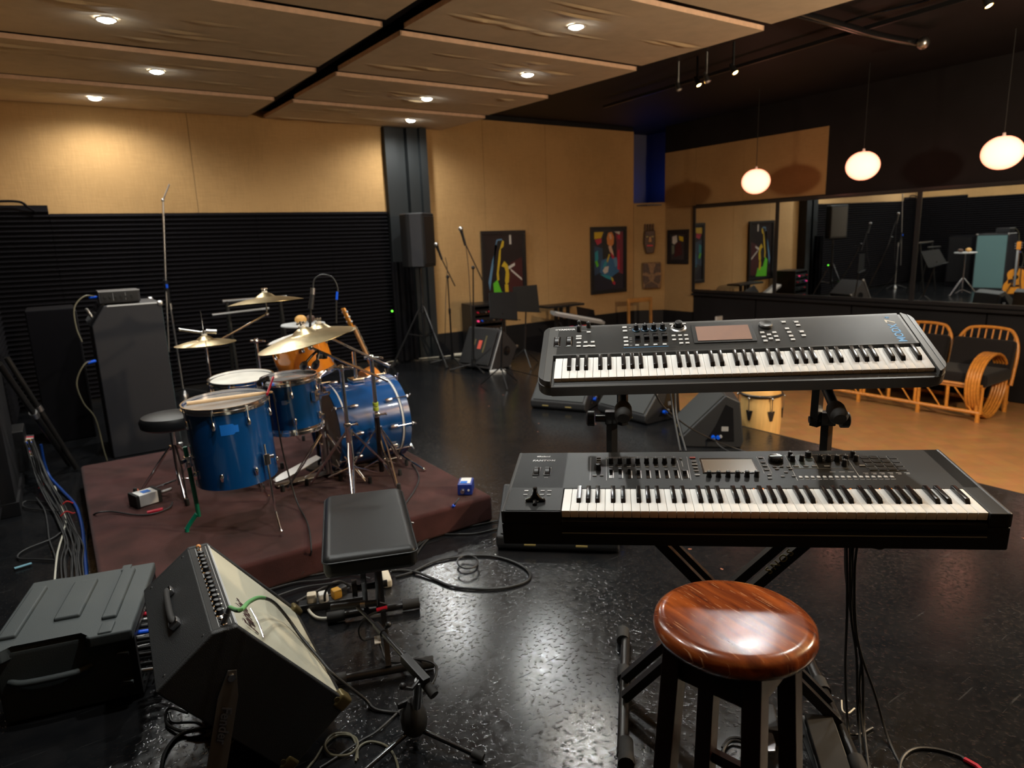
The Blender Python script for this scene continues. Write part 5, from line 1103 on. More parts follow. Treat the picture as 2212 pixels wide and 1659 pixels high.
MB().cyl((0, 0, 0.15), tb*0.5+V((0, 0, 0.02)), 0.0115).cyl(tb*0.5+V((0, 0, 0.02)), tb, 0.014).build('pole', 'blackm', t)
b0, b1, b2 = tr(938, 1502, 0.27), tr(912, 1450, 0.315), tr(768, 1308, 0.33)
MB_ = MB(); bar(MB_, tr(922, 1475, 0.30), tr(872, 1420, 0.318), 0.026, 0.030, bev=0.003); MB_.build('boom_clamp', 'black', t)
MB().tube([tr(905, 1455, 0.31), tr(822, 1362, 0.32)], 0.0085, 10).cyl(tr(828, 1368, .32), tr(812, 1350, .322), 0.013).tube([tr(822, 1362, 0.32), b2], 0.006, 10).build('boom_arm', 'blackm', t)
MB().tube([tr(908, 1462, 0.30), b0], 0.0155, 12).build('counterweight', 'rubber', t)
MB().cyl(tr(828, 1362, .32), tr(838, 1350, .335), 0.005).ball(tr(839, 1349, .337), 0.011).build('boom_knob', 'black', t)
MB().tube([tb, tb+V((-0.03, -0.01, -0.01)), tb+V((-0.055, -0.01, 0.005))], 0.006, 8).ball(tb+V((-0.058, -0.01, 0.012)), 0.011).build('tilt_knob', 'black', t)
pA, pB = at(715, 1312, 0.33), at(818, 1302, 0.335)
mm = thing('microphone', 'black pencil microphone with a silver band on the short boom stand', 'microphone', frame(pA, pB-pA, (0, 0, 1)))
Lm = (pB-pA).length
MB().tube([(0, 0, 0), (Lm*0.62, 0, 0)], [0.0125, 0.0135], 14).build('mic_body', 'black', mm); MB().cyl((Lm*0.62, 0, 0), (Lm*0.72, 0, 0), 0.0135).build('mic_band', 'steel', mm); MB().cyl((Lm*0.72, 0, 0), (Lm*0.97, 0, 0), 0.0115).build('plug', 'black', mm)
tag(MB().cyl(at(813, 1318, 0.32), at(836, 1312, 0.322), 0.007).build('cable_sleeve', 'red'), 'red cable sleeve beside the pencil microphone under the bench', 'cable sleeve')
cable('microphone_cable', [at(820, 1302, .335), at(834, 1306, .325), at(832, 1315, 0.32), at(812, 1322, 0.31), at(790, 1335, .26), at(775, 1360, .18), at(785, 1382, .12), at(815, 1378, .08), at(822, 1395, .03), at(835, 1425, .010), at(860, 1432, .012), at(900, 1425, .05), at(935, 1432, .05), at(943, 1450, .03), at(930, 1480, 0.008), at(895, 1505, 0.008), at(820, 1575, .008), at(780, 1600, .008), at(720, 1640, .008), at(690, 1659, .008)], 0.0042, 'cable', 'black cable winding from the pencil microphone down across the floor')

# ---------------------------------------------------------------- floor cables, power strip
cable('floor_cable', [at(855, 1246, .008), at(890, 1236, .008), at(940, 1213, .008), at(1000, 1202, .008), at(1060, 1201, .008), at(1110, 1214, .008), at(1142, 1235, .008), at(1138, 1255, .008), at(1090, 1270, .008), at(1030, 1272, .008), at(975, 1266, .008), at(935, 1250, .008), at(900, 1236, .012), at(870, 1232, .008), at(845, 1233, .008)], 0.0065, 'cable', 'thick black cable lying in a big open loop right of the bench')
cable('floor_cable', [at(1010+22*cos(a*0.55), 1214+14*sin(a*0.55), .010+0.002*a) for a in range(22)], 0.0045, 'cable', 'small coil of black cable on the floor at the big loop')
cable('floor_cable', [at(1090, 1122, .008), at(1050, 1130, .008), at(1000, 1140, .008), at(950, 1152, .008), at(915, 1170, .008), at(880, 1200, .008)], 0.005, 'cable', 'black cable running along the riser front toward the lower keyboard')
cable('floor_cable', [at(1090, 1138, .008), at(1030, 1152, .008), at(985, 1154, .008), at(930, 1156, .008), at(900, 1180, .008), at(885, 1215, .008)], 0.005, 'cable', 'second black cable curving along the riser front')
for k, pts in enumerate([[(560, 1262), (620, 1250), (690, 1240), (750, 1225)], [(575, 1275), (640, 1258), (700, 1252), (760, 1240), (800, 1250)], [(590, 1290), (650, 1270), (700, 1262), (740, 1258), (775, 1275)], [(640, 1300), (680, 1278), (720, 1262), (770, 1262)], [(640, 1335), (668, 1300), (700, 1290), (728, 1278), (755, 1270)]]):
    cable('floor_cable', [at(*p, 0.007+0.006*(k % 3)) for p in pts], 0.0045, 'gcable', 'thin grey cable crossing the floor between the amplifier and the riser', 'bundle of cables under the bench')
cable('floor_cable', [at(702, 1300, .03), at(702, 1282, .12), at(715, 1262, .18), at(735, 1256, .17), at(760, 1268, .08), at(780, 1285, .01)], 0.0055, 'cable', 'black cable arching up over the white plug adapters')
cable('white_cable', [at(740, 1322, .02), at(715, 1334, .012), at(685, 1334, .012), at(667, 1318, .012), at(668, 1302, .02), at(682, 1296, .03)], 0.0065, 'wcable', 'short cream cable looping around the power strip')
m_ = frame(at(718, 1306, 0), at(760, 1296, 0)-at(690, 1312, 0), (0, 0, 1)); m_ = frame(at(720, 1308, 0), at(770, 1300, 0)-at(690, 1312, 0), V((0, 0, 1)).cross(at(770, 1300, 0)-at(690, 1312, 0)))
t = thing('power_strip', 'black power strip crowded with plugs on the floor by the amplifier', 'power strip', m_)
MB().box((0, 0, 0.018), (0.30, 0.055, 0.036), None, 0.006).build('strip_body', 'black', t)
for k, (x, c_) in enumerate(((-0.09, 'cream'), (-0.04, 'white'), (0.02, 'yellow'), (0.05, 'black'))): MB().box((x, 0, 0.055), (0.042, 0.042, 0.045), RZ(0.2*k), 0.008).build('plug_adapter', c_, t)
m_ = frame(at(833, 1256, 0), V((0.25, 0.95, 0)), V((-0.95, 0.25, 0)))
t = thing('power_adapter', 'cream power block on the floor just behind the bench leg', 'power adapter', m_)
MB().box((0, 0, 0.022), (0.15, 0.045, 0.044), None, 0.012, 3).build('block_body', 'cream', t); MB().box((0.0, -0.023, 0.022), (0.06, 0.001, 0.018)).build('print_patch', 'grey', t)
# olive cable loops at the bottom
cable('olive_cable', [at(640, 1690, .006), at(680, 1640, .006), at(700, 1610, .006), at(730, 1588, .006), at(765, 1592, .008), at(772, 1612, .010), at(752, 1630, .010), at(715, 1630, .010), at(702, 1608, .012), at(720, 1586, .012), at(755, 1586, .008), at(770, 1610, .006), at(772, 1640, .006)], 0.0042, 'olive', 'olive cable coiled on the floor at the bottom of the photo')
cable('olive_cable', [at(768, 1645, .006), at(775, 1615, .006), at(800, 1602, .006), at(835, 1612, .006), at(855, 1640, .006), at(865, 1690, .006)], 0.0042, 'olive', 'olive cable arching beside the legs of the short microphone stand')
cable('mains_cable', [at(345, 1690, .008), at(355, 1630, .008), at(385, 1590, .008), at(430, 1575, .02), at(500, 1560, .02)], 0.0065, 'cable', 'black power cord trailing behind the amplifier tilt leg')
cable('mains_cable', [at(405, 1540, .05), at(365, 1530, .03), at(360, 1562, .012), at(395, 1580, .012), at(440, 1572, .012), at(420, 1560, .014), at(375, 1560, .016), at(365, 1540, .02)], 0.005, 'cable', 'looped black power cord under the back of the amplifier')
cable('audio_cable', [at(1940, 1690, .006), at(1948, 1640, .006), at(1975, 1618, .006), at(2020, 1618, .006), at(2070, 1632, .006), at(2085, 1642, .006)], 0.005, 'cable', 'black cable curving across the bottom right corner of the floor')
tag(MB().tube([at(2083, 1640, .007), at(2110, 1655, .007), at(2130, 1675, .007)], 0.0075, 8).build('cable_sleeve', 'red'), 'red cable sleeve in the bottom right corner of the photo', 'cable sleeve')
# keyboard cables hanging at the right of the stand
kx = [(1828, 1148), (1836, 1148), (1844, 1148), (1826, 1148), (1850, 1148)]
hang = [[(1828, 1148, .70), (1830, 1300, .45), (1826, 1450, .20), (1832, 1570, .03), (1850, 1690, .006)],
        [(1836, 1148, .70), (1838, 1320, .42), (1850, 1420, .25), (1852, 1530, .08), (1858, 1600, .01), (1862, 1690, .006)],
        [(1844, 1148, .70), (1840, 1300, .45), (1862, 1440, .22), (1866, 1560, .05), (1880, 1690, .006)],
        [(1856, 1146, .70), (1846, 1240, .55), (1852, 1380, .33), (1890, 1500, .12), (1920, 1600, .010), (1965, 1690, .006)],
        [(1826, 1148, .70), (1828, 1250, .52), (1846, 1370, .33), (1860, 1420, .25), (1856, 1500, .12), (1870, 1620, .008), (1890, 1690, .006)]]
for k, pts in enumerate(hang):
    cable('keyboard_cable', [at(*p)+KV*0.14*min(1, p[2]*1.4) if False else at(*p) for p in pts], 0.0042, 'cable', 'black cable hanging from the keyboards down past the stool', 'cables hanging from the keyboards')
cable('keyboard_cable', [at(1412, 845, 1.02)+V((.25, .27, 0))*0, at(1440, 885, .85), at(1500, 930, .5), at(1570, 962, .12), at(1640, 985, .05)], 0.004, 'cable', 'thin black cable sloping from the upper keyboard to the rear monitor wedge')
cable('keyboard_cable', [q_ for q_ in (at(1448, 842, 1.02), at(1456, 900, .93), at(1470, 975, .85))], 0.004, 'cable', 'left of two black cables dropping between the keyboards')
cable('keyboard_cable', [q_ for q_ in (at(1458, 842, 1.02), at(1462, 900, .93), at(1482, 975, .85))], 0.004, 'cable', 'right of two black cables dropping between the keyboards')
tag(MB().tube([at(1818, 1513, .03), at(1820, 1535, .03), at(1832, 1541, .03), at(1846, 1530, .03)], 0.0028, 6, 4).build('cable_tie', 'cream'), 'cream cable tie on the hanging cables near the floor', 'cable tie')
cable('floor_cable', [at(1560, 1615, .008), at(1575, 1596, .008), at(1600, 1595, .008), at(1625, 1610, .008), at(1615, 1640, .008), at(1580, 1645, .008), at(1562, 1625, .01), at(1580, 1600, .012), at(1610, 1605, .012)], 0.0045, 'cable', 'black cable coiled on the floor between the stool legs')
cable('floor_cable', [at(1690, 1640, .008), at(1720, 1600, .02), at(1760, 1580, .03), at(1800, 1578, .02), at(1850, 1587, .008), at(1885, 1572, .006)], 0.0042, 'cable', 'thin black cable arching over the expression pedal')
cable('floor_cable', [at(1540, 1146, .01), at(1570, 1158, .008), at(1620, 1160, .008), at(1660, 1150, .008), at(1690, 1135, .008)], 0.006, 'cable', 'black cable on the floor seen below the lower keyboard')

# ---------------------------------------------------------------- multicore bundle at the left wall
r_ = random.Random(5)
main = [(60, 952, .32), (72, 990, .2), (88, 1035, .08), (110, 1080, .02), (135, 1125, .012), (150, 1170, .010), (152, 1215, .010), (155, 1300, .01)]
for k in range(14):
    ox, oy = r_.uniform(-9, 14), r_.uniform(-6, 6); pts = []
    for i, (px, py, z) in enumerate(main):
        s = 1+0.9*(i/7); w_ = r_.uniform(-7, 7)*(i > 1)
        pts.append(at(px+ox*s+w_, py+oy, z+0.004*(k % 4)))
    cable('stage_cable', pts, 0.0042, 'gcable' if k % 3 else 'cable', 'dark cable in the tied bundle running along the left wall', 'tied bundle of cables by the left wall')
cable('stage_cable', [at(118, 1050, .02), at(132, 1090, .02), at(142, 1120, .016), at(137, 1150, .014), at(128, 1180, .014), at(122, 1210, .012), at(115, 1290, .01)], 0.005, 'wcable', 'single cream cable in the dark bundle at the left')
cable('blue_cable', [at(88, 960, .30), at(96, 1000, .16), at(108, 1030, .06), at(135, 1060, .02), at(162, 1090, .014), at(176, 1130, .012), at(182, 1180, .012), at(186, 1230, .012), at(190, 1300, .012)], 0.009, 'bcable', 'thick blue cable beside the riser at the left')
cable('stage_cable', [at(78, 1075, .02), at(95, 1100, .012), at(102, 1130, .01), at(106, 1165, .01), at(118, 1200, .01), at(122, 1230, .01)], 0.0045, 'gcable', 'lone grey cable left of the tied bundle')
cable('stage_cable', [at(132, 1150, .012), at(110, 1165, .012), at(60, 1185, .012), at(40, 1198, .012), at(42, 1207, .012), at(80, 1208, .012), at(118, 1210, .012)], 0.005, 'gcable', 'grey cable bent in a hairpin above the rack case')
cable('stage_cable', [at(130, 1105, .02), at(100, 1102, .012), at(60, 1098, .012), at(48, 1090, .012), at(60, 1082, .014), at(100, 1085, .014), at(125, 1092, .02)], 0.0045, 'cable', 'black cable looping left of the tied bundle')
for k, (px, py, w_) in enumerate(((145, 1090, 26), (144, 1112, 26), (92, 1052, 18))):
    a, b = at(px-w_/2, py+3, .02), at(px+w_/2, py-3, .02); c_ = (a+b)/2
    tag(MB().tube([a, c_+V((0, 0, .022)), b], 0.0045, 6, 4).tube([b, b+V((.012, .03, -.008))], 0.003, 6).build('cable_tie', 'redthread'), ('red tie round the cable bundle, middle of the three', 'red tie round the cable bundle, nearest the rack case', 'red tie at the plugs, farthest back on the cable bundle')[k], 'cable tie', 'red cable ties')
tag(MB().box((0, 0, 0), (0.075, 0.02, 0.004), T(*at(50, 1222, .012)) @ RZ(0.2)).build('tape_scrap', mat('pale_blue_scrap', (0.16, 0.36, 0.46), 0.6)), 'pale blue scrap on the floor behind the rack case', 'scrap')
sbx = thing('stage_box', 'dark stage box with plugs hanging on the left wall', 'stage box', T(-0.36, 5.95, 0.22))
MB().box((0, 0, 0.02), (0.08, 0.30, 0.30), None, 0.008).build('box_body', 'black', sbx)
for i in range(12):
    y, z = -0.11+0.045*(i % 6), -0.03+0.10*(i//6)
    MB().cyl((0.035, y, z), (0.085, y, z-0.006), 0.009).build('plug', ['steel', 'bluetip', 'black', 'red', 'steel', 'yellow'][(i*5+i//6) % 6], sbx)
for k, (a, b, lab) in enumerate((((-2, 786, -.30), (150, 1003, -.05), 'longer black tube leaning on the left wall above the cables'), ((14, 772, -.34), (166, 1012, -.02), 'second black tube leaning on the left wall, farther one'))):
    p0_, p1_ = atx(a[0], a[1], -.33), at(b[0], b[1], 0.02)
    tt = MB().tube([p0_, p1_], 0.019, 10).build('folded_stand', 'tubebl'); tag(tt, lab, 'folded stand', 'folded stands on the left wall')
    MB().cyl(p0_+(p1_-p0_)*0.42, p0_+(p1_-p0_)*0.46, 0.026).build('collar', 'steel', tt)
struct('trim_left_post', MB().box((-0.435, 5.5, 0.7), (0.10, 0.8, 1.4), None, 0.004).box((-0.43, 5.495, 0.045), (0.12, 0.82, 0.09), None, 0.004), 'blackwall')

# ---------------------------------------------------------------- tall bass cabinet and its amplifier
t = thing('bass_cabinet', 'tall charcoal bass speaker cabinet with angled top corner left of the drums', 'speaker cabinet', T(0.21, 6.06, 0))
CW, CD, CH = 0.50, 0.62, 1.215
MB().prism([(0, 0.0), (CW, 0.0), (CW, CH), (0.10, CH), (0, CH-0.15)], CD, frame((0, CD, 0), (1, 0, 0), (0, 0, 1)), 0.010, 3).build('cabinet', 'darkcab', t)
MB().box((CW-0.007, CD/2, CH/2+0.01), (0.02, CD-0.05, CH-0.09), None, 0.004).build('grille', 'tealgrille', t)
MB().prism([(0, 0), (0.10, 0.15), (0.085, 0.16), (-0.015, 0.01)], CD*0.9, frame((-0.003, CD*0.95, CH-0.152), (1, 0, 0), (0, 0, 1)), 0.003).build('angled_plate', 'blackg', t)
MB().tube([(0.02, 0.06, CH-0.10), (0.0, 0.09, CH-0.05), (0.0, 0.50, CH-0.05), (0.02, 0.56, CH-0.10)], 0.012, 10, 3).build('towel_handle', 'steel', t)
for x, y, z in ((CW-0.012, 0.012, CH-0.012), (CW-0.012, CD-0.012, CH-0.012), (CW-0.012, 0.012, 0.02)): MB().box((x, y, z), (0.045, 0.045, 0.045), None, 0.014, 3).build('corner_guard', 'steel', t)
MB().box((CW/2+0.05, -0.001, CH-0.004), (CW-0.14, 0.006, 0.012)).build('top_edge', 'lgrey', t)
m_ = T(0.43, 6.24, CH)
t = thing('bass_amplifier', 'grey rack amplifier head on top of the tall bass cabinet', 'amplifier', m_)
MB().box((0, 0, 0.062), (0.285, 0.26, 0.095), None, 0.005).build('chassis', 'darkcab', t); MB().box((0, -0.132, 0.062), (0.26, 0.006, 0.075), None, 0.002).build('front_panel', 'black', t)
MB().box((0, -0.13, 0.106), (0.285, 0.01, 0.008)).build('top_trim', 'grey', t)
for i in range(6): MB().cyl((-0.10+i*0.037, -0.134, 0.062), (-0.10+i*0.037, -0.147, 0.062), 0.009).build('knob', 'black', t)
MB().box((-0.045, -0.137, 0.062), (0.002, 0.002, 0.06)).box((0.04, -0.137, 0.062), (0.002, 0.002, 0.06)).build('panel_print', 'grey', t)
for x in (-0.12, 0.12):
    for y in (-0.1, 0.1): MB().cyl((x, y, 0), (x, y, 0.016), 0.014).build('rubber_foot', 'rubber', t)
sp_ = [V((0.29, 6.20, CH+.06)), V((0.20, 6.14, CH+.08)), V((0.12, 6.10, CH)), V((0.11, 6.08, CH-.15)), V((0.13, 6.06, CH-.26))]
cable('speaker_cable', sp_, 0.006, 'olive', 'olive cable from the bass amplifier to the back of its cabinet')
tag(MB().cyl(sp_[0], sp_[0]+V((-.06, -.03, .008)), 0.012).build('connector', 'bluetip'), 'blue connector at the left side of the bass amplifier', 'connector')
p_ = V((0.195, 6.05, 0.80))
cable('speaker_cable', [p_, V((0.12, 6.0, .79)), V((0.05, 5.98, .66)), V((0.07, 5.98, .5)), V((0.13, 5.99, .36)), V((0.15, 6.0, .1)), V((0.16, 6.0, .01))], 0.006, 'olive', 'olive cable bowing out beside the tall bass cabinet')
tag(MB().cyl(p_, p_+V((-.055, -.03, -.004)), 0.012).build('connector', 'bluetip'), 'blue connector low on the back of the bass cabinet', 'connector')
t = thing('speaker_cabinet', 'black speaker cabinet in the dark corner behind the tall bass cabinet', 'speaker cabinet', T(-0.21, 6.95, 0))
MB().box((0.17, 0.27, 0.58), (0.36, 0.54, 1.16), None, 0.012, 3).build('cabinet', 'foam', t); MB().box((0.352, 0.27, 0.62), (0.012, 0.46, 1.02), None, 0.003).build('grille', 'cushion', t)

# ---------------------------------------------------------------- floor monitor wedges on the stage edge
def wedge(A, B, C, label, w=0.56, h=0.325, blue=True, cabled=True):
    A, B = V(A), V(B); p = (B-A); p.z = 0; L = 0.45; p.normalize(); s = V((-p.y, p.x, 0))
    if s.dot(V(C)-A) < 0: s = -s
    m = M.Identity(4)
    for i in range(3): m[i][0], m[i][1], m[i][2], m[i][3] = p[i], s[i], (0, 0, 1)[i], A[i]
    t = thing('monitor_wedge', label, 'floor monitor', m, 'black floor monitors along the stage edge')
    prof = [(0.03, 0), (L-0.02, 0), (L, 0.05), (L-0.035, h-0.05), (L-0.14, h), (0, 0.085), (0, 0.03)]
    f = M(((1, 0, 0, 0), (0, 0, 1, 0), (0, 1, 0, 0), (0, 0, 0, 1)))
    MB().prism(prof, w, f, 0.012, 3).build('cabinet', 'case' if False else 'wedgecab', t)
    a = atan2(h-0.085, L-0.14); c_ = V(((L-0.14)/2, w/2, (h+0.085)/2)); Lg = sqrt((h-0.085)**2+(L-0.14)**2)
    MB().box((0, 0, 0.004), (Lg-0.03, w-0.05, 0.012), T(*c_) @ RYm(-a), 0.004).build('grille', 'wedgegrille', t)
    rec = MB().prism([(0.17, 0.05), (L-0.07, 0.05), (L-0.085, h-0.10), (L-0.14, h-0.07), (0.24, 0.17)], 0.004, M(((1, 0, 0, 0), (0, 0, 1, -0.002), (0, 1, 0, 0), (0, 0, 0, 1)))).build('connector_recess', 'blackg', t)
    MB().cyl((0.225, -0.004, 0.085), (0.225, -0.03, 0.083), 0.016, n=16).cyl((0.26, -0.004, 0.085), (0.26, -0.02, 0.085), 0.014).build('blue_connector', 'bluetip', rec)
    MB().cyl((0.28, -0.004, 0.092), (0.28, -0.018, 0.092), 0.011).box((0.31, -0.003, 0.15), (0.05, 0.004, 0.035)).build('jack_plate', 'grey', rec)
    MB().box((0.02, w*0.3, 0.045), (0.05, 0.06, 0.008)).box((0.02, w*0.72, 0.045), (0.05, 0.06, 0.008)).build('front_badge', 'gold', t)
    if cabled:
        q_ = m @ V((0.225, -0.03, 0.083)); e_ = m @ V((0.40, -0.20, 0.006)); g_ = m @ V((0.62, -0.22, 0.006))
        cable('monitor_cable', [q_, q_+(e_-q_)*0.3+V((0, 0, -0.03)), e_, g_], 0.005, 'gcable', 'grey cable from the side of the '+label.split(',')[0])
    return t
MT['wedgecab'] = mat('wedge_paint', (0.018, 0.019, 0.021), 0.5, bump=0.3, bscale=200)
MT['wedgegrille'] = mat('wedge_grille', (0.030, 0.034, 0.035), 0.6, bump=0.5, bscale=400)
wedge(at(1474, 966), at(1601, 968), at(1433, 926), 'largest black floor monitor, beside the conga at the stage edge', 0.64, 0.41)
wedge(at(1393, 920), at(1462, 902), at(1325, 884), 'middle black floor monitor, behind the left stand post', 0.60, 0.43)
wedge(at(1264, 893), at(1297, 870), at(1168, 883), 'farthest black floor monitor, below the left end of the upper keyboard', 0.56, 0.36)
wd = wedge(at(1338, 1200), at(1336, 1140), at(1100, 1180), 'black floor monitor in shadow below the left end of the lower keyboard', 0.64, 0.26, cabled=False)

# ---------------------------------------------------------------- tilted stage monitor by the back wall
sm = thing('stage_monitor', 'big black stage monitor tilted on its edge beside the music stands', 'floor monitor', T(4.34, 6.94, 0) @ RZ(radians(16)) @ M.Scale(1.13, 4))
prof = [(0.02, 0.03), (0.36, -0.0), (0.50, 0.22), (0.24, 0.46)]
MB().prism(prof, 0.50, M(((1, 0, 0, 0), (0, 0, 1, 0), (0, 1, 0, 0.0), (0, 0, 0, 1))), 0.012, 3).build('cabinet', mat('worn_black_tolex', (0.026, 0.023, 0.024), 0.6), sm)
d_ = V((0.22, 0, 0.43)); 
gmx = frame((0.115, 0.25, 0.255), (0, -1, 0), d_)
MB().box((0, 0, 0.006), (0.44, 0.42, 0.012), gmx, 0.004).build('grille', 'black', sm)
MB().box((0.02, 0.02, 0.013), (0.05, 0.10, 0.003), gmx).build('maker_badge', 'printred', sm); MB().box((0.09, 0.03, 0.013), (0.02, 0.20, 0.002), gmx).box((-0.06, 0.02, 0.013), (0.015, 0.12, 0.002), gmx).build('badge_print', mat('olive_print', (0.10, 0.08, 0.03), 0.6), sm)
MB().lathe([(0, 0), (0.05, 0), (0.055, 0.004), (0.048, 0.006), (0.03, 0.001), (0, 0.0)], zframe((0.30, -0.003, 0.20), (0, -1, 0)), 24).build('handle_hole', 'blackg', sm)
MB().tube([(0.02, -0.004, 0.03), (0.24, -0.004, 0.46)], 0.007, 6).build('edge_trim', 'grey', sm)
for x, z in ((0.245, 0.455), (0.498, 0.22), (0.36, 0.008)): MB().box((x, 0.01, z), (0.035, 0.035, 0.035), None, 0.01).build('corner_guard', 'steel', sm)
tag(MB().box((0, 0, 0.012), (0.20, 0.10, 0.024), T(*at(1075, 803)) @ RZ(-0.5), 0.003).build('white_box', 'white'), 'small white box on the floor below the tilted stage monitor', 'box')

# ---------------------------------------------------------------- loudspeaker on a tripod
m_ = T(3.99, 8.02, 1.30) @ RZ(radians(38))
t = thing('loudspeaker', 'black loudspeaker on a tripod before the charcoal pier', 'loudspeaker', m_)
MB().prism([(-0.18, -0.18), (0.18, -0.18), (0.18, 0.05), (0.10, 0.18), (-0.10, 0.18), (-0.18, 0.05)], 0.68, None, 0.02, 3).build('cabinet', mat('speaker_body', (0.012, 0.012, 0.013), 0.55, spec=0.3), t)
MB().box((0, -0.183, 0.34), (0.31, 0.014, 0.60), None, 0.006).build('grille', 'black', t)
MB().box((-0.172, -0.08, 0.34), (0.02, 0.16, 0.66), None, 0.006).build('side_panel', mat('speaker_side', (0.035, 0.035, 0.040), 0.5), t)
bp_ = V((4.02, 8.03, 0))
t = thing('speaker_tripod', 'black tripod stand under the loudspeaker', 'speaker stand', T(*bp_))
MB().cyl((0, 0, 0.35), (0, 0, 1.30), 0.018).build('pole', 'blackm', t); MB().cyl((0, 0, 0.70), (0, 0, 0.80), 0.03).build('collar', 'black', t)
for a in (radians(-80), radians(35), radians(155)):
    d = V((cos(a), sin(a), 0))
    lg = MB().tube([d*0.03+V((0, 0, 0.78)), d*0.44+V((0, 0, 0.02))], 0.013, 8).tube([V((0, 0, 0.38)), d*0.22+V((0, 0, 0.43))], 0.009, 6).build('leg', 'blackm', t)
    MB().cyl(d*0.42+V((0, 0, 0.045)), d*0.455+V((0, 0, 0.0)), 0.020).build('rubber_foot', 'rubber', lg)

# ---------------------------------------------------------------- vocal microphones on stands
def mic_stand(base, top, b0, b1, label, legs=0.30, round_base=False):
    base = V(base); t = thing('microphone_stand', label, 'microphone stand', T(*base), 'vocal microphone stands by the back wall')
    tp = V(top)-base; B0, B1 = V(b0)-base, V(b1)-base
    for k in range(3):
        a = 0.4+2*pi*k/3; d = V((cos(a), sin(a), 0)); lg = MB().tube([V((0, 0, 0.09)), d*legs+V((0, 0, 0.014))], 0.0085, 8).build('leg', 'blackm', t)
        MB().cyl(d*legs*0.9+V((0, 0, 0.02)), d*legs*1.03+V((0, 0, 0.012)), 0.012).build('rubber_foot', 'rubber', lg)
    MB().cyl((0, 0, 0.05), (0, 0, 0.15), 0.022).build('base_hub', 'black', t)
    MB().cyl((0, 0, 0.1), tp*0.62, 0.0115).cyl(tp*0.62, tp, 0.008).cyl(tp*0.60, tp*0.65, 0.016).build('pole', 'blackm', t)
    MB().tube([B0, B1], 0.0075, 8).build('boom_arm', 'blackm', t); MB().ball(tp, 0.022).build('boom_clamp', 'black', t)
    return t
def vocal_mic(p0, p1, label):
    p0, p1 = V(p0), V(p1); t = thing('microphone', label, 'microphone', T(*p0), 'vocal microphones')
    d = (p1-p0).normalized(); m = zframe((0, 0, 0), d)
    MB().lathe([(0, 0), (0.010, 0), (0.012, 0.01), (0.018, 0.13), (0.021, 0.145), (0, 0.145)], m, 14).build('mic_body', 'black', t)
    MB().ball(d*0.165, 0.027).build('mic_head', 'steel', t); MB().lathe([(-0.0, -0.03), (0.014, -0.03), (0.016, 0.05), (0, 0.05)], m, 12).build('mic_clip', 'black', t)
y1 = 7.35
mic_stand(at(978, 785), aty(967, 598, y1+.05), aty(983, 618, y1), aty(951, 553, y1), 'black stand of the lower vocal microphone, nearer the pier')
vocal_mic(aty(953, 556, y1-.02), aty(943, 530, y1-.02), 'lower vocal microphone, on the stand nearer the pier')
y2 = 6.80
mic_stand(at(1024, 800), aty(1022, 578, y2), aty(1042, 605, y2), aty(1003, 522, y2), 'black stand of the higher vocal microphone, beside the poster')
vocal_mic(aty(1004, 525, y2-.02), aty(994, 490, y2-.02), 'higher vocal microphone, left of the framed poster')
cable('microphone_cable', [aty(1006, 528, y2-.02), aty(1012, 580, y2-.03), aty(1016, 650, y2-.04), aty(1020, 720, y2-.05), at(1018, 800, .01)], 0.004, 'cable', 'cable hanging from the higher vocal microphone')
cable('microphone_cable', [aty(962, 556, y1-.02), aty(966, 580, y1-.03), aty(963, 640, y1-.04), aty(962, 700, y1-.05), at(960, 790, .01)], 0.004, 'cable', 'cable hanging from the lower vocal microphone')
# very tall chrome boom stand behind the drums
y3 = 8.17
t = thing('boom_stand', 'very tall chrome boom rod rising above the foam behind the bass cabinet', 'microphone stand', T(1.05, y3, 0))
o_ = V((1.05, y3, 0))
for k in range(3):
    a = 0.3+2*pi*k/3; d = V((cos(a), sin(a), 0)); MB().tube([V((0, 0, 0.10)), d*0.26+V((0, 0, 0.014))], 0.009, 8).build('leg', 'blackm', t)
MB().lathe([(0, 0), (0.05, 0), (0.05, 0.03), (0.02, 0.08), (0, 0.09)], None, 20).build('base_hub', 'steel', t)
MB().tube([V((0, 0, 0.08)), aty(366, 650, y3)-o_], 0.012, 10).cyl(aty(369, 668, y3)-o_, aty(367, 655, y3)-o_, 0.020).build('pole', 'steel', t)
MB().tube([aty(365, 760, y3-.05)-o_, aty(358, 610, y3-.05)-o_, aty(352, 432, y3-.05)-o_], 0.010, 10).build('boom_arm', 'steel', t)
MB().tube([aty(352, 432, y3-.05)-o_, aty(366, 398, y3-.05)-o_], 0.008, 8).ball(aty(352, 432, y3-.05)-o_, 0.018).build('boom_tip', 'steel', t)
MB().cyl(aty(357, 605, y3-.05)-o_, aty(364, 655, y3-.02)-o_, 0.026).build('boom_clamp', 'black', t)
MB().cyl(aty(361, 622, y3-.08)-o_, aty(360, 614, y3-.08)-o_, 0.012).build('clamp_knob', 'bluetip', t)

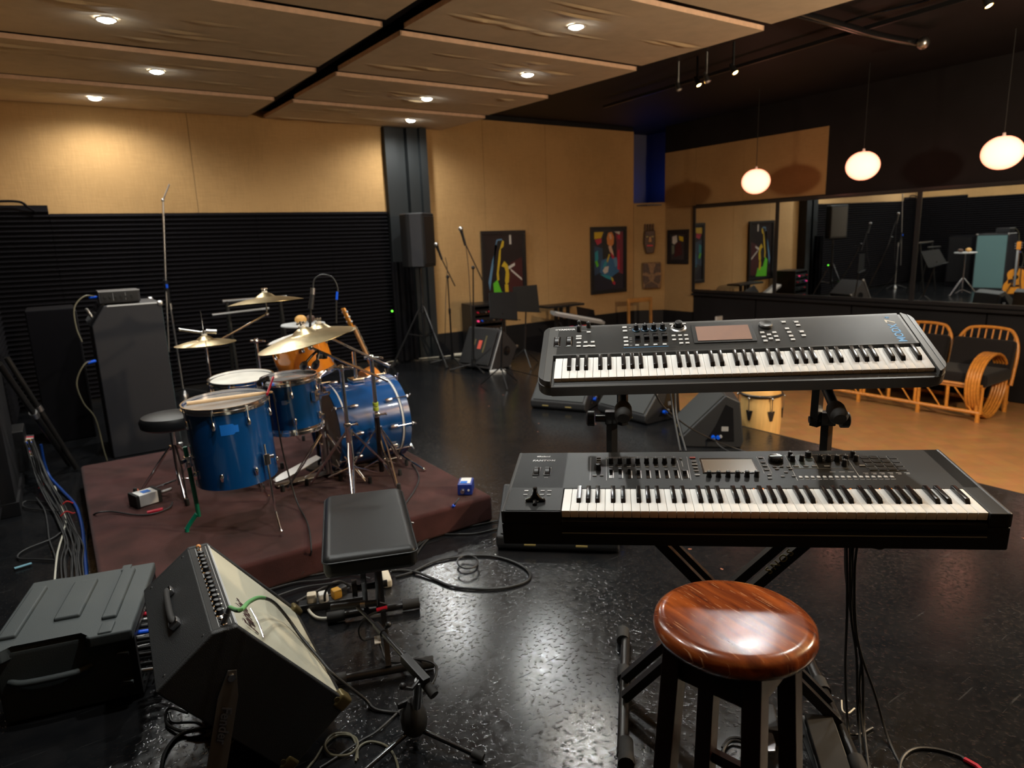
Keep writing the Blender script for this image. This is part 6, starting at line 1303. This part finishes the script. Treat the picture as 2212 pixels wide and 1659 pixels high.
# ---------------------------------------------------------------- music stands, rack, adapters at the back
def music_stand(base, tl_, tr_, bl_, br_, label, m='black'):
    base = V(base); t = thing('music_stand', label, 'music stand', T(*base), 'black music stands')
    P = [V(p)-base for p in (tl_, tr_, br_, bl_)]; n = (P[1]-P[0]).cross(P[3]-P[0]).normalized()
    if n.y > 0: n = -n
    mb = MB(); vs = [mb.bm.verts.new(p) for p in P]+[mb.bm.verts.new(p-n*0.012) for p in P]
    for f in ((0, 1, 2, 3), (7, 6, 5, 4), (0, 4, 5, 1), (1, 5, 6, 2), (2, 6, 7, 3), (3, 7, 4, 0)): mb.bm.faces.new([vs[i] for i in f])
    mb.build('desk', m, t)
    mb = MB(); bar(mb, P[3]+n*0.02, P[2]+n*0.02, 0.05, 0.008); mb.build('ledge', m, t)
    c_ = (P[2]+P[3])/2-n*0.02+V((0, 0, 0.08)); MB().cyl((0, 0, 0.18), (c_.x*0.5, c_.y*0.5, 0.5), 0.012).cyl((c_.x*0.5, c_.y*0.5, 0.5), c_, 0.009).build('pole', 'blackm', t)
    for k in range(3):
        a = 0.2+2*pi*k/3; d = V((cos(a), sin(a), 0)); MB().tube([V((0, 0, 0.22)), d*0.25+V((0, 0, 0.012))], 0.008, 6).build('leg', 'blackm', t)
    return t
y = 6.05
MT['blackmat'] = mat('matt_black_sheet', (0.0065, 0.007, 0.008), 0.6, spec=0.25)
music_stand((4.02, 6.18, 0), aty(1057, 632, y), aty(1116, 630, y+.12), aty(1060, 688, y-.12), aty(1118, 692, y), 'nearer black music stand, overlapping the framed poster', 'blackmat')
y = 6.9
music_stand((4.93, 7.0, 0), aty(1108, 620, y+.05), aty(1160, 615, y-.02), aty(1110, 672, y+.05), aty(1166, 674, y-.02), 'farther black music stand, right of the framed poster', 'blackmat')
t = thing('equipment_rack', 'small black equipment rack with coloured plugs by the back wall', 'equipment rack', T(5.10, 8.25, 0) @ RZ(radians(-6)))
mb = MB().box((0, 0, 0.715), (0.50, 0.42, 0.03), None, 0.004).box((0, 0, 0.05), (0.50, 0.42, 0.03), None, 0.004).box((-0.24, 0, 0.38), (0.02, 0.42, 0.66)).box((0.24, 0, 0.38), (0.02, 0.42, 0.66)).box((0, 0.2, 0.38), (0.48, 0.015, 0.66)); mb.build('rack_shell', 'black', t)
for k, z in enumerate((0.62, 0.50, 0.37, 0.22)):
    u = MB().box((0, -0.10, z), (0.46, 0.20, 0.09), None, 0.003).build('rack_unit', 'blackm' if k % 2 else 'blackg', t)
    for i in range(7): MB().cyl((-0.19+i*0.06, -0.20, z), (-0.19+i*0.06, -0.235, z), 0.012).build('plug', (['red', 'black', 'steel', 'red', 'black', 'ledred', 'steel'] if k == 0 else ['ledred', 'bluetip', 'black', 'black', 'steel', 'black', 'red'] if k == 1 else ['black', 'red', 'black', 'black', 'black', 'steel', 'black'])[i], u)
cable('wall_cable', [aty(836, 783, 8.3), at(850, 780, .01), at(900, 775, .012), at(960, 770, .012), at(985, 766, .012)], 0.008, 'cream', 'cream cable along the foot of the charcoal pier')
tag(MB().box((0, 0, 0.02), (0.15, 0.07, 0.04), T(*at(991, 769)) @ RZ(-0.3), 0.012, 3).build('power_adapter', 'cream'), 'cream power adapter on the floor between the microphone stands', 'power adapter')
tag(MB().ball(aty(847, 672, 8.30), 0.014).build('indicator_light', 'led'), 'tiny green indicator light beside the black curtain', 'indicator light')

# ---------------------------------------------------------------- framed pictures and carved masks
def framed(name, label, m, w, h, shapes, bg, border=0.06, matw=0.03, fm='frameblk'):
    t = thing(name, label, 'picture', m)
    mb = MB()
    for x, y, a, b in ((0, h/2-border/2, w, border), (0, -h/2+border/2, w, border), (-w/2+border/2, 0, border, h-2*border), (w/2-border/2, 0, border, h-2*border)): mb.box((x, y, 0.015), (a, b, 0.03), None, 0.004)
    mb.build('frame', fm, t)
    pc = MB().box((0, 0, 0.008), (w-border*1.6, h-border*1.6, 0.008)).build('print', mat(name+'_ground', bg, 0.35, coat=0.3), t)
    for i, (mm_, pts) in enumerate(shapes): MB().prism([(x*(w/2-border), y*(h/2-border)) for x, y in pts], 0.0012+0.00015*i, T(0, 0, 0.012)).build('print_shape', mm_, pc)
    return t
def colm(n, c): 
    if n not in MT: MT[n] = mat('ink_'+n, c, 0.45)
    return n
ye, gr, bl2, wh, rd_, or_, te, pk = colm('i_y', (0.55, 0.38, 0.02)), colm('i_g', (0.10, 0.48, 0.02)), colm('i_b', (0.10, 0.22, 0.36)), colm('i_w', (0.55, 0.52, 0.48)), colm('i_r', (0.42, 0.02, 0.05)), colm('i_o', (0.60, 0.22, 0.06)), colm('i_t', (0.02, 0.25, 0.32)), colm('i_p', (0.62, 0.40, 0.30))
dk, dr = colm('i_k', (0.008, 0.008, 0.010)), colm('i_dr', (0.05, 0.006, 0.008))
def wallm(x0, x1, z0, z1, yy): return frame(((x0+x1)/2, yy, (z0+z1)/2), (1, 0, 0), (0, 0, 1))
framed('framed_poster', 'dark framed poster of an abstract figure with one raised arm', wallm(5.30, 6.10, 0.57, 1.745, YB-0.03), 0.80, 1.175, [
    (dr, [(0.1, -0.9), (0.95, -0.9), (0.95, 0.35), (0.3, 0.2)]), (bl2, [(-0.45, 0.72), (-0.30, 0.80), (-0.36, 0.66), (-0.62, 0.30), (-0.86, -0.30), (-0.80, -0.55), (-0.72, -0.30), (-0.52, 0.28)]), (bl2, [(-0.42, 0.72), (-0.36, 0.86), (-0.10, 0.88), (-0.02, 0.80), (-0.10, 0.70)]),
    (dk, [(-0.38, 0.72), (-0.32, 0.83), (-0.08, 0.84), (-0.08, 0.70), (-0.2, 0.6)]), (ye, [(-0.06, 0.84), (0.02, 0.80), (-0.02, 0.66), (-0.16, 0.60), (-0.20, 0.3), (-0.32, -0.05), (-0.30, -0.25), (-0.40, -0.30), (-0.42, -0.1), (-0.32, 0.3), (-0.24, 0.56)]),
    (ye, [(-0.16, 0.12), (0.0, 0.26), (0.18, 0.14), (0.24, -0.12), (0.20, -0.34), (0.05, -0.42), (0.0, -0.30), (0.06, -0.05), (0.0, 0.08)]), (dk, [(-0.25, 0.0), (-0.1, 0.08), (0.0, 0.05), (0.04, -0.15), (-0.05, -0.32), (-0.25, -0.3)]), (ye, [(-0.02, -0.40), (0.16, -0.40), (0.20, -0.95), (0.02, -0.95)]),
    (wh, [(0.20, 0.10), (0.55, 0.20), (0.55, 0.12), (0.22, 0.02)]), (wh, [(0.30, 0.05), (0.90, -0.25), (0.92, -0.32), (0.34, -0.03)]), (wh, [(0.30, 0.98), (0.40, 0.98), (0.40, 0.72), (0.30, 0.72)]), (gr, [(-0.62, -0.35), (-0.40, -0.25), (-0.20, -0.60), (0.0, -0.62), (0.10, -0.75), (0.28, -0.62), (0.45, -0.95), (-0.55, -0.98)])], (0.012, 0.008, 0.010), 0.055)
framed('framed_poster', 'colourful framed poster of an abstract seated figure', wallm(7.42, 8.22, 0.66, 1.765, YB-0.03), 0.80, 1.105, [
    (colm('i_n', (0.02, 0.05, 0.11)), [(-0.95, 0.5), (-0.4, 0.4), (-0.3, -0.3), (-0.95, -0.5)]), (colm('i_m', (0.16, 0.02, 0.04)), [(0.45, 0.9), (0.95, 0.95), (0.95, -0.5), (0.5, -0.4)]), (dk, [(-0.42, 0.7), (-0.2, 0.96), (0.36, 0.96), (0.52, 0.6), (0.5, 0.0), (0.1, -0.3), (-0.4, 0.0)]), (colm('i_q', (0.03, 0.12, 0.26)), [(-0.5, 0.0), (0.0, 0.1), (0.55, 0.05), (0.7, -0.4), (0.1, -0.6), (-0.6, -0.4)]),
    (ye, [(-0.95, 0.95), (-0.35, 0.95), (-0.5, 0.75), (-0.95, 0.72)]), (wh, [(0.35, 0.95), (0.75, 0.95), (0.72, 0.84)]), (rd_, [(-0.92, 0.70), (-0.5, 0.75), (-0.48, 0.60), (-0.75, 0.52)]), (rd_, [(0.55, 0.82), (0.75, 0.85), (0.75, 0.68), (0.6, 0.7)]),
    (or_, [(-0.14, 0.74), (-0.04, 0.92), (0.20, 0.94), (0.34, 0.78), (0.32, 0.55), (0.12, 0.42), (-0.10, 0.54)]), (or_, [(-0.06, 0.78), (0.02, 0.90), (0.16, 0.92), (0.26, 0.80), (0.26, 0.62), (0.12, 0.50), (-0.02, 0.58)]), (pk, [(0.0, 0.86), (0.14, 0.88), (0.20, 0.72), (0.08, 0.68)]), (pk, [(-0.04, 0.46), (0.14, 0.50), (0.26, 0.30), (0.34, 0.10), (0.24, 0.12), (0.05, 0.30)]), (rd_, [(0.10, 0.28), (0.34, 0.12), (0.42, 0.0), (0.2, 0.05)]),
    (ye, [(0.0, 0.22), (0.08, 0.18), (-0.10, -0.08), (-0.16, -0.02)]), (te, [(-0.92, 0.28), (-0.72, 0.35), (-0.70, 0.05), (-0.9, -0.05)]), (gr, [(-0.92, -0.02), (-0.78, 0.02), (-0.68, -0.16), (-0.8, -0.22)]), (bl2, [(0.28, 0.05), (0.48, 0.10), (0.62, -0.2), (0.40, -0.25)]), (te, [(-0.30, -0.05), (-0.12, -0.02), (-0.2, -0.2), (-0.42, -0.25)]),
    (wh, [(-0.28, -0.22), (-0.02, -0.20), (-0.08, -0.40), (-0.30, -0.45), (-0.42, -0.34)]), (te, [(-0.60, -0.45), (-0.28, -0.48), (0.0, -0.52), (0.20, -0.58), (0.16, -0.68), (-0.2, -0.60)]), (ye, [(0.10, -0.56), (0.26, -0.62), (0.34, -0.76), (0.22, -0.74)]), (rd_, [(0.28, -0.70), (0.42, -0.76), (0.40, -0.86), (0.22, -0.80)]), (rd_, [(0.58, 0.32), (0.72, 0.34), (0.72, -0.36), (0.56, -0.32)])], (0.016, 0.016, 0.030), 0.06)
framed('framed_print', 'small black framed print on the brown wall beside the mirror', frame((XR-0.022, 7.955, 1.39), (0, -1, 0), (0, 0, 1)), 0.46, 0.57, [
    (wh, [(-0.8, 0.8), (-0.2, 0.9), (-0.1, 0.4), (-0.5, 0.2), (-0.8, 0.3)]), (ye, [(0.1, 0.85), (0.7, 0.75), (0.7, 0.4), (0.2, 0.5)]), (colm('i_br', (0.06, 0.012, 0.014)), [(-0.3, 0.3), (0.4, 0.4), (0.6, -0.6), (-0.5, -0.8)]), (colm('i_gr', (0.16, 0.18, 0.13)), [(-0.85, 0.1), (-0.55, 0.15), (-0.5, -0.45), (-0.8, -0.6)])], (0.03, 0.028, 0.03), 0.07)
cw = V((dx, dy, 0)).normalized(); cn = V((dy, -dx, 0)).normalized()
if cn.y > 0: cn = -cn
cm = lambda px, py: (lambda r: EYE+r*((V((8.42, YB-0.03, 0))-EYE).dot(cn)/r.dot(cn)))(ray(px, py))
def mask_frame(p): 
    m = M.Identity(4)
    for i in range(3): m[i][0], m[i][1], m[i][2], m[i][3] = cw[i], (0, 0, 1)[i], cn[i], (p+cn*0.03)[i]
    return m
t = thing('carved_mask', 'tall narrow carved wooden mask high on the corner wall', 'mask', mask_frame(cm(1402, 519)))
MB().prism([(-0.09, 0.16), (0.09, 0.17), (0.10, -0.05), (0.075, -0.22), (-0.06, -0.23), (-0.10, -0.05)], 0.05, T(0, 0, 0), 0.02, 3).build('face', 'maskwood', t)
for x in (-0.07, -0.025, 0.02, 0.065): MB().box((x, 0.215, 0.02), (0.02, 0.12, 0.02), None, 0.006).build('crest_tooth', 'maskwood', t)
MB().prism([(-0.015, 0.06), (0.015, 0.06), (0.03, -0.03), (-0.03, -0.03)], 0.03, T(0, 0, 0.045), 0.008).build('nose', 'oak', t)
MB().box((0, -0.09, 0.052), (0.10, 0.025, 0.012), None, 0.005).build('mouth', 'red', t)
for s in (-1, 1): MB().ball((s*0.045, 0.06, 0.052), 0.018, (1.3, 0.6, 0.5)).build('eye', 'gold', t)
t = thing('carved_mask', 'wide carved wooden mask with dark hollows, lower on the corner wall', 'mask', mask_frame(cm(1406, 594)))
MB().prism([(-0.16, 0.22), (0.16, 0.22), (0.17, 0.0), (0.16, -0.24), (-0.15, -0.24), (-0.16, 0.0)], 0.045, T(0, 0, 0), 0.02, 3).build('face', mat('pale_carving', (0.20, 0.10, 0.04), 0.6, vary=0.4, vscale=25), t)
for s in (-1, 1):
    MB().prism([(s*0.15, 0.20), (s*0.07, 0.20), (s*0.02, 0.02), (s*0.10, 0.05), (s*0.15, 0.04)], 0.012, T(0, 0, 0.04)).build('eye_hollow', 'maskwood', t)
    MB().prism([(s*0.15, 0.0), (s*0.06, -0.02), (s*0.03, -0.10), (s*0.12, -0.16), (s*0.15, -0.10)], 0.012, T(0, 0, 0.04)).build('cheek', 'maskwood', t)
MB().prism([(-0.10, -0.16), (0.0, -0.11), (0.10, -0.17), (0.12, -0.22), (-0.13, -0.22)], 0.02, T(0, 0, 0.04), 0.005).build('mouth', 'maskwood', t)

# ---------------------------------------------------------------- far corner: table, keyboard, chair
t = thing('side_table', 'small black trestle table against the back wall under the posters', 'table', T(6.55, 8.28, LOW))
MB().box((0, 0, 0.985), (0.72, 0.30, 0.035), None, 0.006).build('table_top', 'black', t)
for x in (-0.10, 0.0, 0.14): MB().box((x, 0, 0.485), (0.045, 0.05, 0.97), None, 0.004).build('leg', 'black', t)
MB().box((0.0, 0, 0.02), (0.5, 0.26, 0.04), None, 0.005).build('base', 'black', t)
km = frame(aty(1248, 686, 7.8), aty(1290, 693, 7.7)-aty(1205, 678, 7.85), (0.5, 0.85, 0.1))
t = thing('keyboard', 'silver keyboard lying at a slant by the back wall, seen over the upper keyboard', 'keyboard', km)
MB().box((0, 0, 0), (0.88, 0.15, 0.05), None, 0.01).build('body', 'grey', t); MB().box((0, -0.03, 0.027), (0.78, 0.08, 0.008)).build('key_strip', 'ivory', t)
kf = km @ V((0, 0, 0))
t = thing('folding_stand', 'black folding stand under the silver keyboard', 'keyboard stand', T(kf.x, kf.y, LOW))
hh_ = kf.z-0.04-LOW
for s in (-1, 1):
    mb = MB(); bar(mb, (s*0.3, 0.08*s, 0.02), (-s*0.3, 0.08*s, hh_-0.01), 0.03, 0.03); mb.build('cross_leg', 'blackm', t)
tm = frame(aty(1266, 678, 7.95), (1, -0.1, -0.25), (0, 0.5, 0.85))
tag(MB().box((0, 0, 0), (0.34, 0.20, 0.014), tm, 0.004).build('tablet', 'blackg'), 'black tablet propped up behind the silver keyboard', 'tablet')
for k, (px, py, c_) in enumerate(((1222, 703, 'red'), (1236, 700, 'ledred'), (1252, 702, 'bluetip'), (1262, 704, 'printred'))):
    tag(MB().box((0, 0, 0), (0.10, 0.06, 0.03), T(aty(px, py, 7.55).x, 7.55, aty(1240, 707, 7.55).z-0.004) @ RZ(k), 0.008).build('effects_pedal', c_), ('red pedal, leftmost in the clutter behind the upper keyboard', 'glowing pink pedal in the clutter behind the upper keyboard', 'blue pedal in the clutter behind the upper keyboard', 'dull red pedal, rightmost in the clutter behind the upper keyboard')[k], 'effects pedal', 'effects pedals behind the keyboard')
t_ = aty(1240, 707, 7.55); tag(MB().box((t_.x, t_.y, (t_.z-0.02+LOW)/2), (0.62, 0.34, t_.z-0.02-LOW), None, 0.01).build('flight_case', 'black'), 'black case carrying small pedals by the back wall', 'case')
cx_, cy_ = 8.03, 8.02
t = thing('wooden_chair', 'honey coloured wooden chair in the far corner below the masks', 'chair', T(cx_, cy_, LOW) @ RZ(radians(-12)))
for x in (-0.215, 0.215):
    mb = MB(); bar(mb, (x, 0.0, 0.0), (x, 0.03, 0.985), 0.05, 0.035, (1, 0, 0), 0.006); mb.build('back_post', 'oak', t)
    mb = MB(); bar(mb, (x, -0.40, 0.0), (x, -0.38, 0.45), 0.045, 0.045, (1, 0, 0), 0.006); mb.build('leg', 'oak', t)
MB().box((0, 0.03, 0.965), (0.48, 0.035, 0.075), None, 0.010).build('top_rail', 'oak', t)
MB().box((0, -0.19, 0.45), (0.46, 0.44, 0.04), None, 0.012).build('seat', 'oak', t)
tag(MB().box((0, 0, 0), (0.16, 0.04, 0.10), T(XR-0.08, 7.02, 0.24), 0.004).build('wall_socket', 'white'), 'white socket box on the black panelling left of the sofa', 'socket')

# ---------------------------------------------------------------- conga
c0 = V((4.83, 3.40, LOW)); 
t = thing('conga', 'pale ash conga drum with black fittings at the stage edge', 'conga', T(*c0))
HC = 0.70
MB().lathe([(0.118, 0), (0.135, 0.10), (0.160, 0.30), (0.170, 0.45), (0.166, 0.58), (0.155, HC-0.01), (0.145, HC-0.01), (0.15, 0.45), (0.11, 0.0), (0.118, 0)], None, 48).build('shell', 'conga', t)
MB().lathe([(0.160, HC-0.02), (0.150, HC+0.012), (0.10, HC+0.015), (0, HC+0.012)], None, 48).build('drum_head', 'hide', t)
MB().torus(T(0, 0, HC-0.028), 0.168, 0.012, 48, 10).build('rim', 'blackm', t)
ca = atan2(-c0.y, -c0.x)
for i in range(6):
    a = ca+radians(30)+i*pi/3; d = V((cos(a), sin(a), 0)); tg = V((-sin(a), cos(a), 0))
    m_ = M.Identity(4)
    for j in range(3): m_[j][0], m_[j][1], m_[j][2] = tg[j], (0, 0, 1)[j], d[j]
    lg = MB().prism([(-0.030, 0), (0.030, 0), (0.010, -0.085), (-0.010, -0.085)], 0.012, m_ @ T(0, HC-0.15, 0.166), 0.003).build('lug_plate', 'blackm', t)
    MB().cyl(d*0.180+V((0, 0, HC-0.16)), d*0.182+V((0, 0, HC-0.03)), 0.004).ball(d*0.184+V((0, 0, HC-0.045)), 0.011).build('tension_rod', 'steel', lg)

# ---------------------------------------------------------------- rattan sofa
so_ = V((7.66, 2.72, LOW)); sv = V((0.0, 1, 0)).normalized(); se = V((sv.y, -sv.x, 0))
smx = M.Identity(4)
for i in range(3): smx[i][0], smx[i][1], smx[i][2], smx[i][3] = sv[i], -se[i], (0, 0, 1)[i], so_[i]     # x along the seat (away), y toward the front
t = thing('rattan_sofa', 'rattan sofa with dark cushions and looped cane arms by the mirror wall', 'sofa', smx)
LS, DS = 2.05, 0.80
def lp(x, n=24, r0=0.0):
    P = []
    for i in range(n):
        a = 2*pi*i/n; P.append(V((x, -0.30+(0.345-r0)*cos(a)*(1.0+0.12*sin(a)), 0.345+(0.335-r0)*sin(a))))
    return P
for x0 in (0.12, LS):
    s = 1 if x0 < 1 else -1
    for k in range(5): MB().tube(lp(x0+s*k*0.027), 0.0160, 8, closed=True).build('arm_loop', 'rattan', t)
    MB().tube([(x0+s*0.06, -0.03, 0.20), (x0+s*0.06, -0.30, 0.34), (x0+s*0.06, -0.62, 0.50)], 0.016, 8, 4).build('arm_brace', 'rattan', t)
for y, z in ((-0.02, 0.36), (-0.02, 0.10), (-0.70, 0.30), (-0.70, 0.10)):
    MB().tube([(0.10, y, z), (LS-0.10, y, z)], 0.020, 8).build('rail', 'rattan', t)
MB().tube([(0.10, -0.0, 0.385), (LS-0.10, -0.0, 0.385)], 0.016, 8).build('rail', 'rattan', t)
for i in range(7):
    x = 0.12+(LS-0.24)*i/6
    for k in ((-0.018, 0.018) if i in (2, 4, 0, 6) else (0,)): MB().tube([(x+k, -0.02, 0.09), (x+k, -0.02, 0.37)], 0.017, 8).build('front_strut', 'rattan', t)
    if i < 6: MB().tube([(x+0.06, -0.02, 0.11), (x+0.14, -0.02, 0.22), (x+0.24, -0.02, 0.34)], 0.008, 6).build('front_brace', 'rattan', t)
for x in (0.12, LS/3+0.02, 2*LS/3, LS-0.12): MB().tube([(x, -0.02, 0.0), (x, -0.02, 0.10)], 0.022, 8).tube([(x, -0.68, 0.0), (x, -0.68, 0.3)], 0.022, 8).build('leg', 'rattan', t)
for i in range(3):
    x0, x1 = 0.06+i*(LS-0.12)/3, 0.06+(i+1)*(LS-0.12)/3; w_ = x1-x0
    P = [V((x0+0.02, -0.66, 0.30)), V((x0+0.02, -0.74, 0.66)), V((x0+0.09, -0.79, 0.84)), V((x0+0.20, -0.81, 0.885)), V((x1-0.20, -0.81, 0.885)), V((x1-0.09, -0.79, 0.84)), V((x1-0.02, -0.74, 0.66)), V((x1-0.02, -0.66, 0.30))]
    bk_ = MB().tube(P, 0.018, 8, 5).build('back_arch', 'rattan', t)
    for k in range(8):
        x = x0+0.08+(w_-0.16)*k/7; zt = 0.87 if 0 < k < 7 else 0.82
        MB().tube([(x, -0.67, 0.34), (x, -0.805, zt)], 0.009, 6).build('back_spindle', 'rattan', t)
    MB().box((0, 0, 0), (w_-0.03, 0.64, 0.13), T((x0+x1)/2, -0.34, 0.43), 0.035, 4).build('seat_cushion', 'cushion', t, 70)
    MB().box((0, 0, 0), (w_-0.05, 0.12, 0.36), T((x0+x1)/2, -0.66, 0.60) @ RXm(radians(14)), 0.04, 4).build('back_cushion', 'cushion', t, 70)

# ---------------------------------------------------------------- guitar and percussion beyond the riser (also seen in the mirror)
gb = V((2.30, 5.30, 0)); 
gx = V((0.0, -1, 0)); 
gup = V((-0.32, 0.12, 0.94)).normalized(); gn = V((0.93, 0.0, 0.33)); gxx = gup.cross(gn).normalized(); gn = gxx.cross(gup).normalized()
gm_ = M.Identity(4)
for i in range(3): gm_[i][0], gm_[i][1], gm_[i][2], gm_[i][3] = gxx[i], gup[i], gn[i], (gb+V((0.02, 0, 0.12)))[i]
t = thing('acoustic_guitar', 'amber acoustic guitar on a stand behind the bass drum', 'guitar', gm_)
out = []
half = [(0, 0), (0.10, 0.004), (0.165, 0.04), (0.197, 0.12), (0.185, 0.20), (0.140, 0.265), (0.128, 0.30), (0.138, 0.35), (0.145, 0.40), (0.130, 0.45), (0.08, 0.487), (0.03, 0.495)]
hp = smooth_path([(x, y, 0) for x, y in half], 4); out = [(p.x, p.y) for p in hp]+[(-p.x, p.y) for p in reversed(hp)][:-1]
MB().prism(out, 0.10, T(0, 0, -0.10), 0.006, 3).build('body', 'guitback', t); MB().prism([(x*0.985, y*0.985+0.004) for x, y in out], 0.003, T(0, 0, 0.0)).build('soundboard', 'spruce', t)
MB().lathe([(0, 0.0035), (0.048, 0.0035), (0.048, 0.004), (0, 0.0042)], T(0, 0.325, 0), 28).build('sound_hole', 'blackg', t); MB().prism([(0.045, 0.30), (0.12, 0.29), (0.115, 0.20), (0.06, 0.22), (0.035, 0.27)], 0.0012, T(0, 0, 0.0032)).build('pickguard', 'darkwood', t)
MB().box((0, 0.155, 0.008), (0.15, 0.03, 0.012), None, 0.003).build('bridge', 'darkwood', t)
MB().box((0, 0.675, 0.006), (0.05, 0.40, 0.022), None, 0.006).build('neck', 'neck', t); MB().box((0, 0.655, 0.019), (0.052, 0.44, 0.006)).build('fretboard', 'darkwood', t)
hs = MB().prism([(-0.025, 0.86), (0.025, 0.86), (0.038, 0.90), (0.036, 1.04), (-0.036, 1.04), (-0.038, 0.90)], 0.016, T(0, 0, -0.016) , 0.003).build('headstock', 'spruce', t)
for s in (-1, 1):
    for k in range(3): MB().cyl((s*0.034, 0.915+k*0.045, -0.008), (s*0.056, 0.915+k*0.045, -0.008), 0.005).ball((s*0.060, 0.915+k*0.045, -0.008), 0.009).build('tuning_peg', 'steel', hs)
MB().box((0, 0.50, 0.026), (0.036, 0.72, 0.0008)).build('strings', 'steel', t)
t = thing('guitar_stand', 'black folding stand holding the amber acoustic guitar', 'guitar stand', T(2.28, 5.30, 0))
for s in (-1, 1): MB().tube([(0.10, s*0.16, 0.012), (-0.02, s*0.06, 0.35), (-0.12, s*0.02, 0.62)], 0.009, 8).tube([(-0.01, s*0.09, 0.20), (0.04, s*0.10, 0.10), (0.11, s*0.10, 0.085), (0.115, s*0.10, 0.12)], 0.009, 8, 3).build('leg', 'blackm', t)
MB().tube([(-0.12, 0, 0.62), (-0.30, 0, 0.012)], 0.009, 8).tube([(-0.12, -0.06, 0.62), (-0.12, 0.06, 0.62)], 0.009, 8).build('back_leg', 'blackm', t)
pb = V((1.92, 6.37, 0))
t = thing('percussion_table', 'small round percussion table on a chrome tripod behind the kit', 'table', T(*pb))
MB().lathe([(0, 0.875), (0.20, 0.875), (0.205, 0.885), (0.20, 0.895), (0, 0.895)], None, 40).build('table_top', 'lgrey', t)
tripod(t, 0.36, 0.12, 0.32, 0.009, 0.4); MB().cyl((0, 0, 0.06), (0, 0, 0.875), 0.014).build('pole', 'chrome', t)
for k, (x, y, r_, c_, lab) in enumerate(((-0.03, -0.04, 0.055, 'hide', 'round brown shaker on the small percussion table, nearest'), (0.09, 0.05, 0.045, 'maskwood', 'dark brown shaker on the small percussion table'), (0.02, 0.10, 0.045, 'maskwood', 'second dark shaker at the back of the percussion table'))):
    tag(MB().ball(pb+V((x, y, 0.895+r_*0.8)), r_, (1, 1, 0.8)).build('shaker', c_), lab, 'shaker', 'shakers on the percussion table')
# folding frame and grey tray behind the kit
t = thing('folding_trestle', 'black folding trestle standing behind the kit before the foam', 'trestle', T(1.72, 7.25, 0))
for x in (-0.28, 0.25): MB().tube([(x, -0.15, 0.01), (x, 0, 1.10)], 0.016, 8).tube([(x, 0.2, 0.01), (x, 0, 1.10)], 0.016, 8).build('leg', 'tubebl', t)
MB().tube([(-0.32, 0, 1.10), (0.32, 0, 1.10)], 0.016, 8).tube([(-0.45, -0.1, 0.98), (0.1, -0.1, 1.0)], 0.014, 8).build('top_bar', 'steel', t)
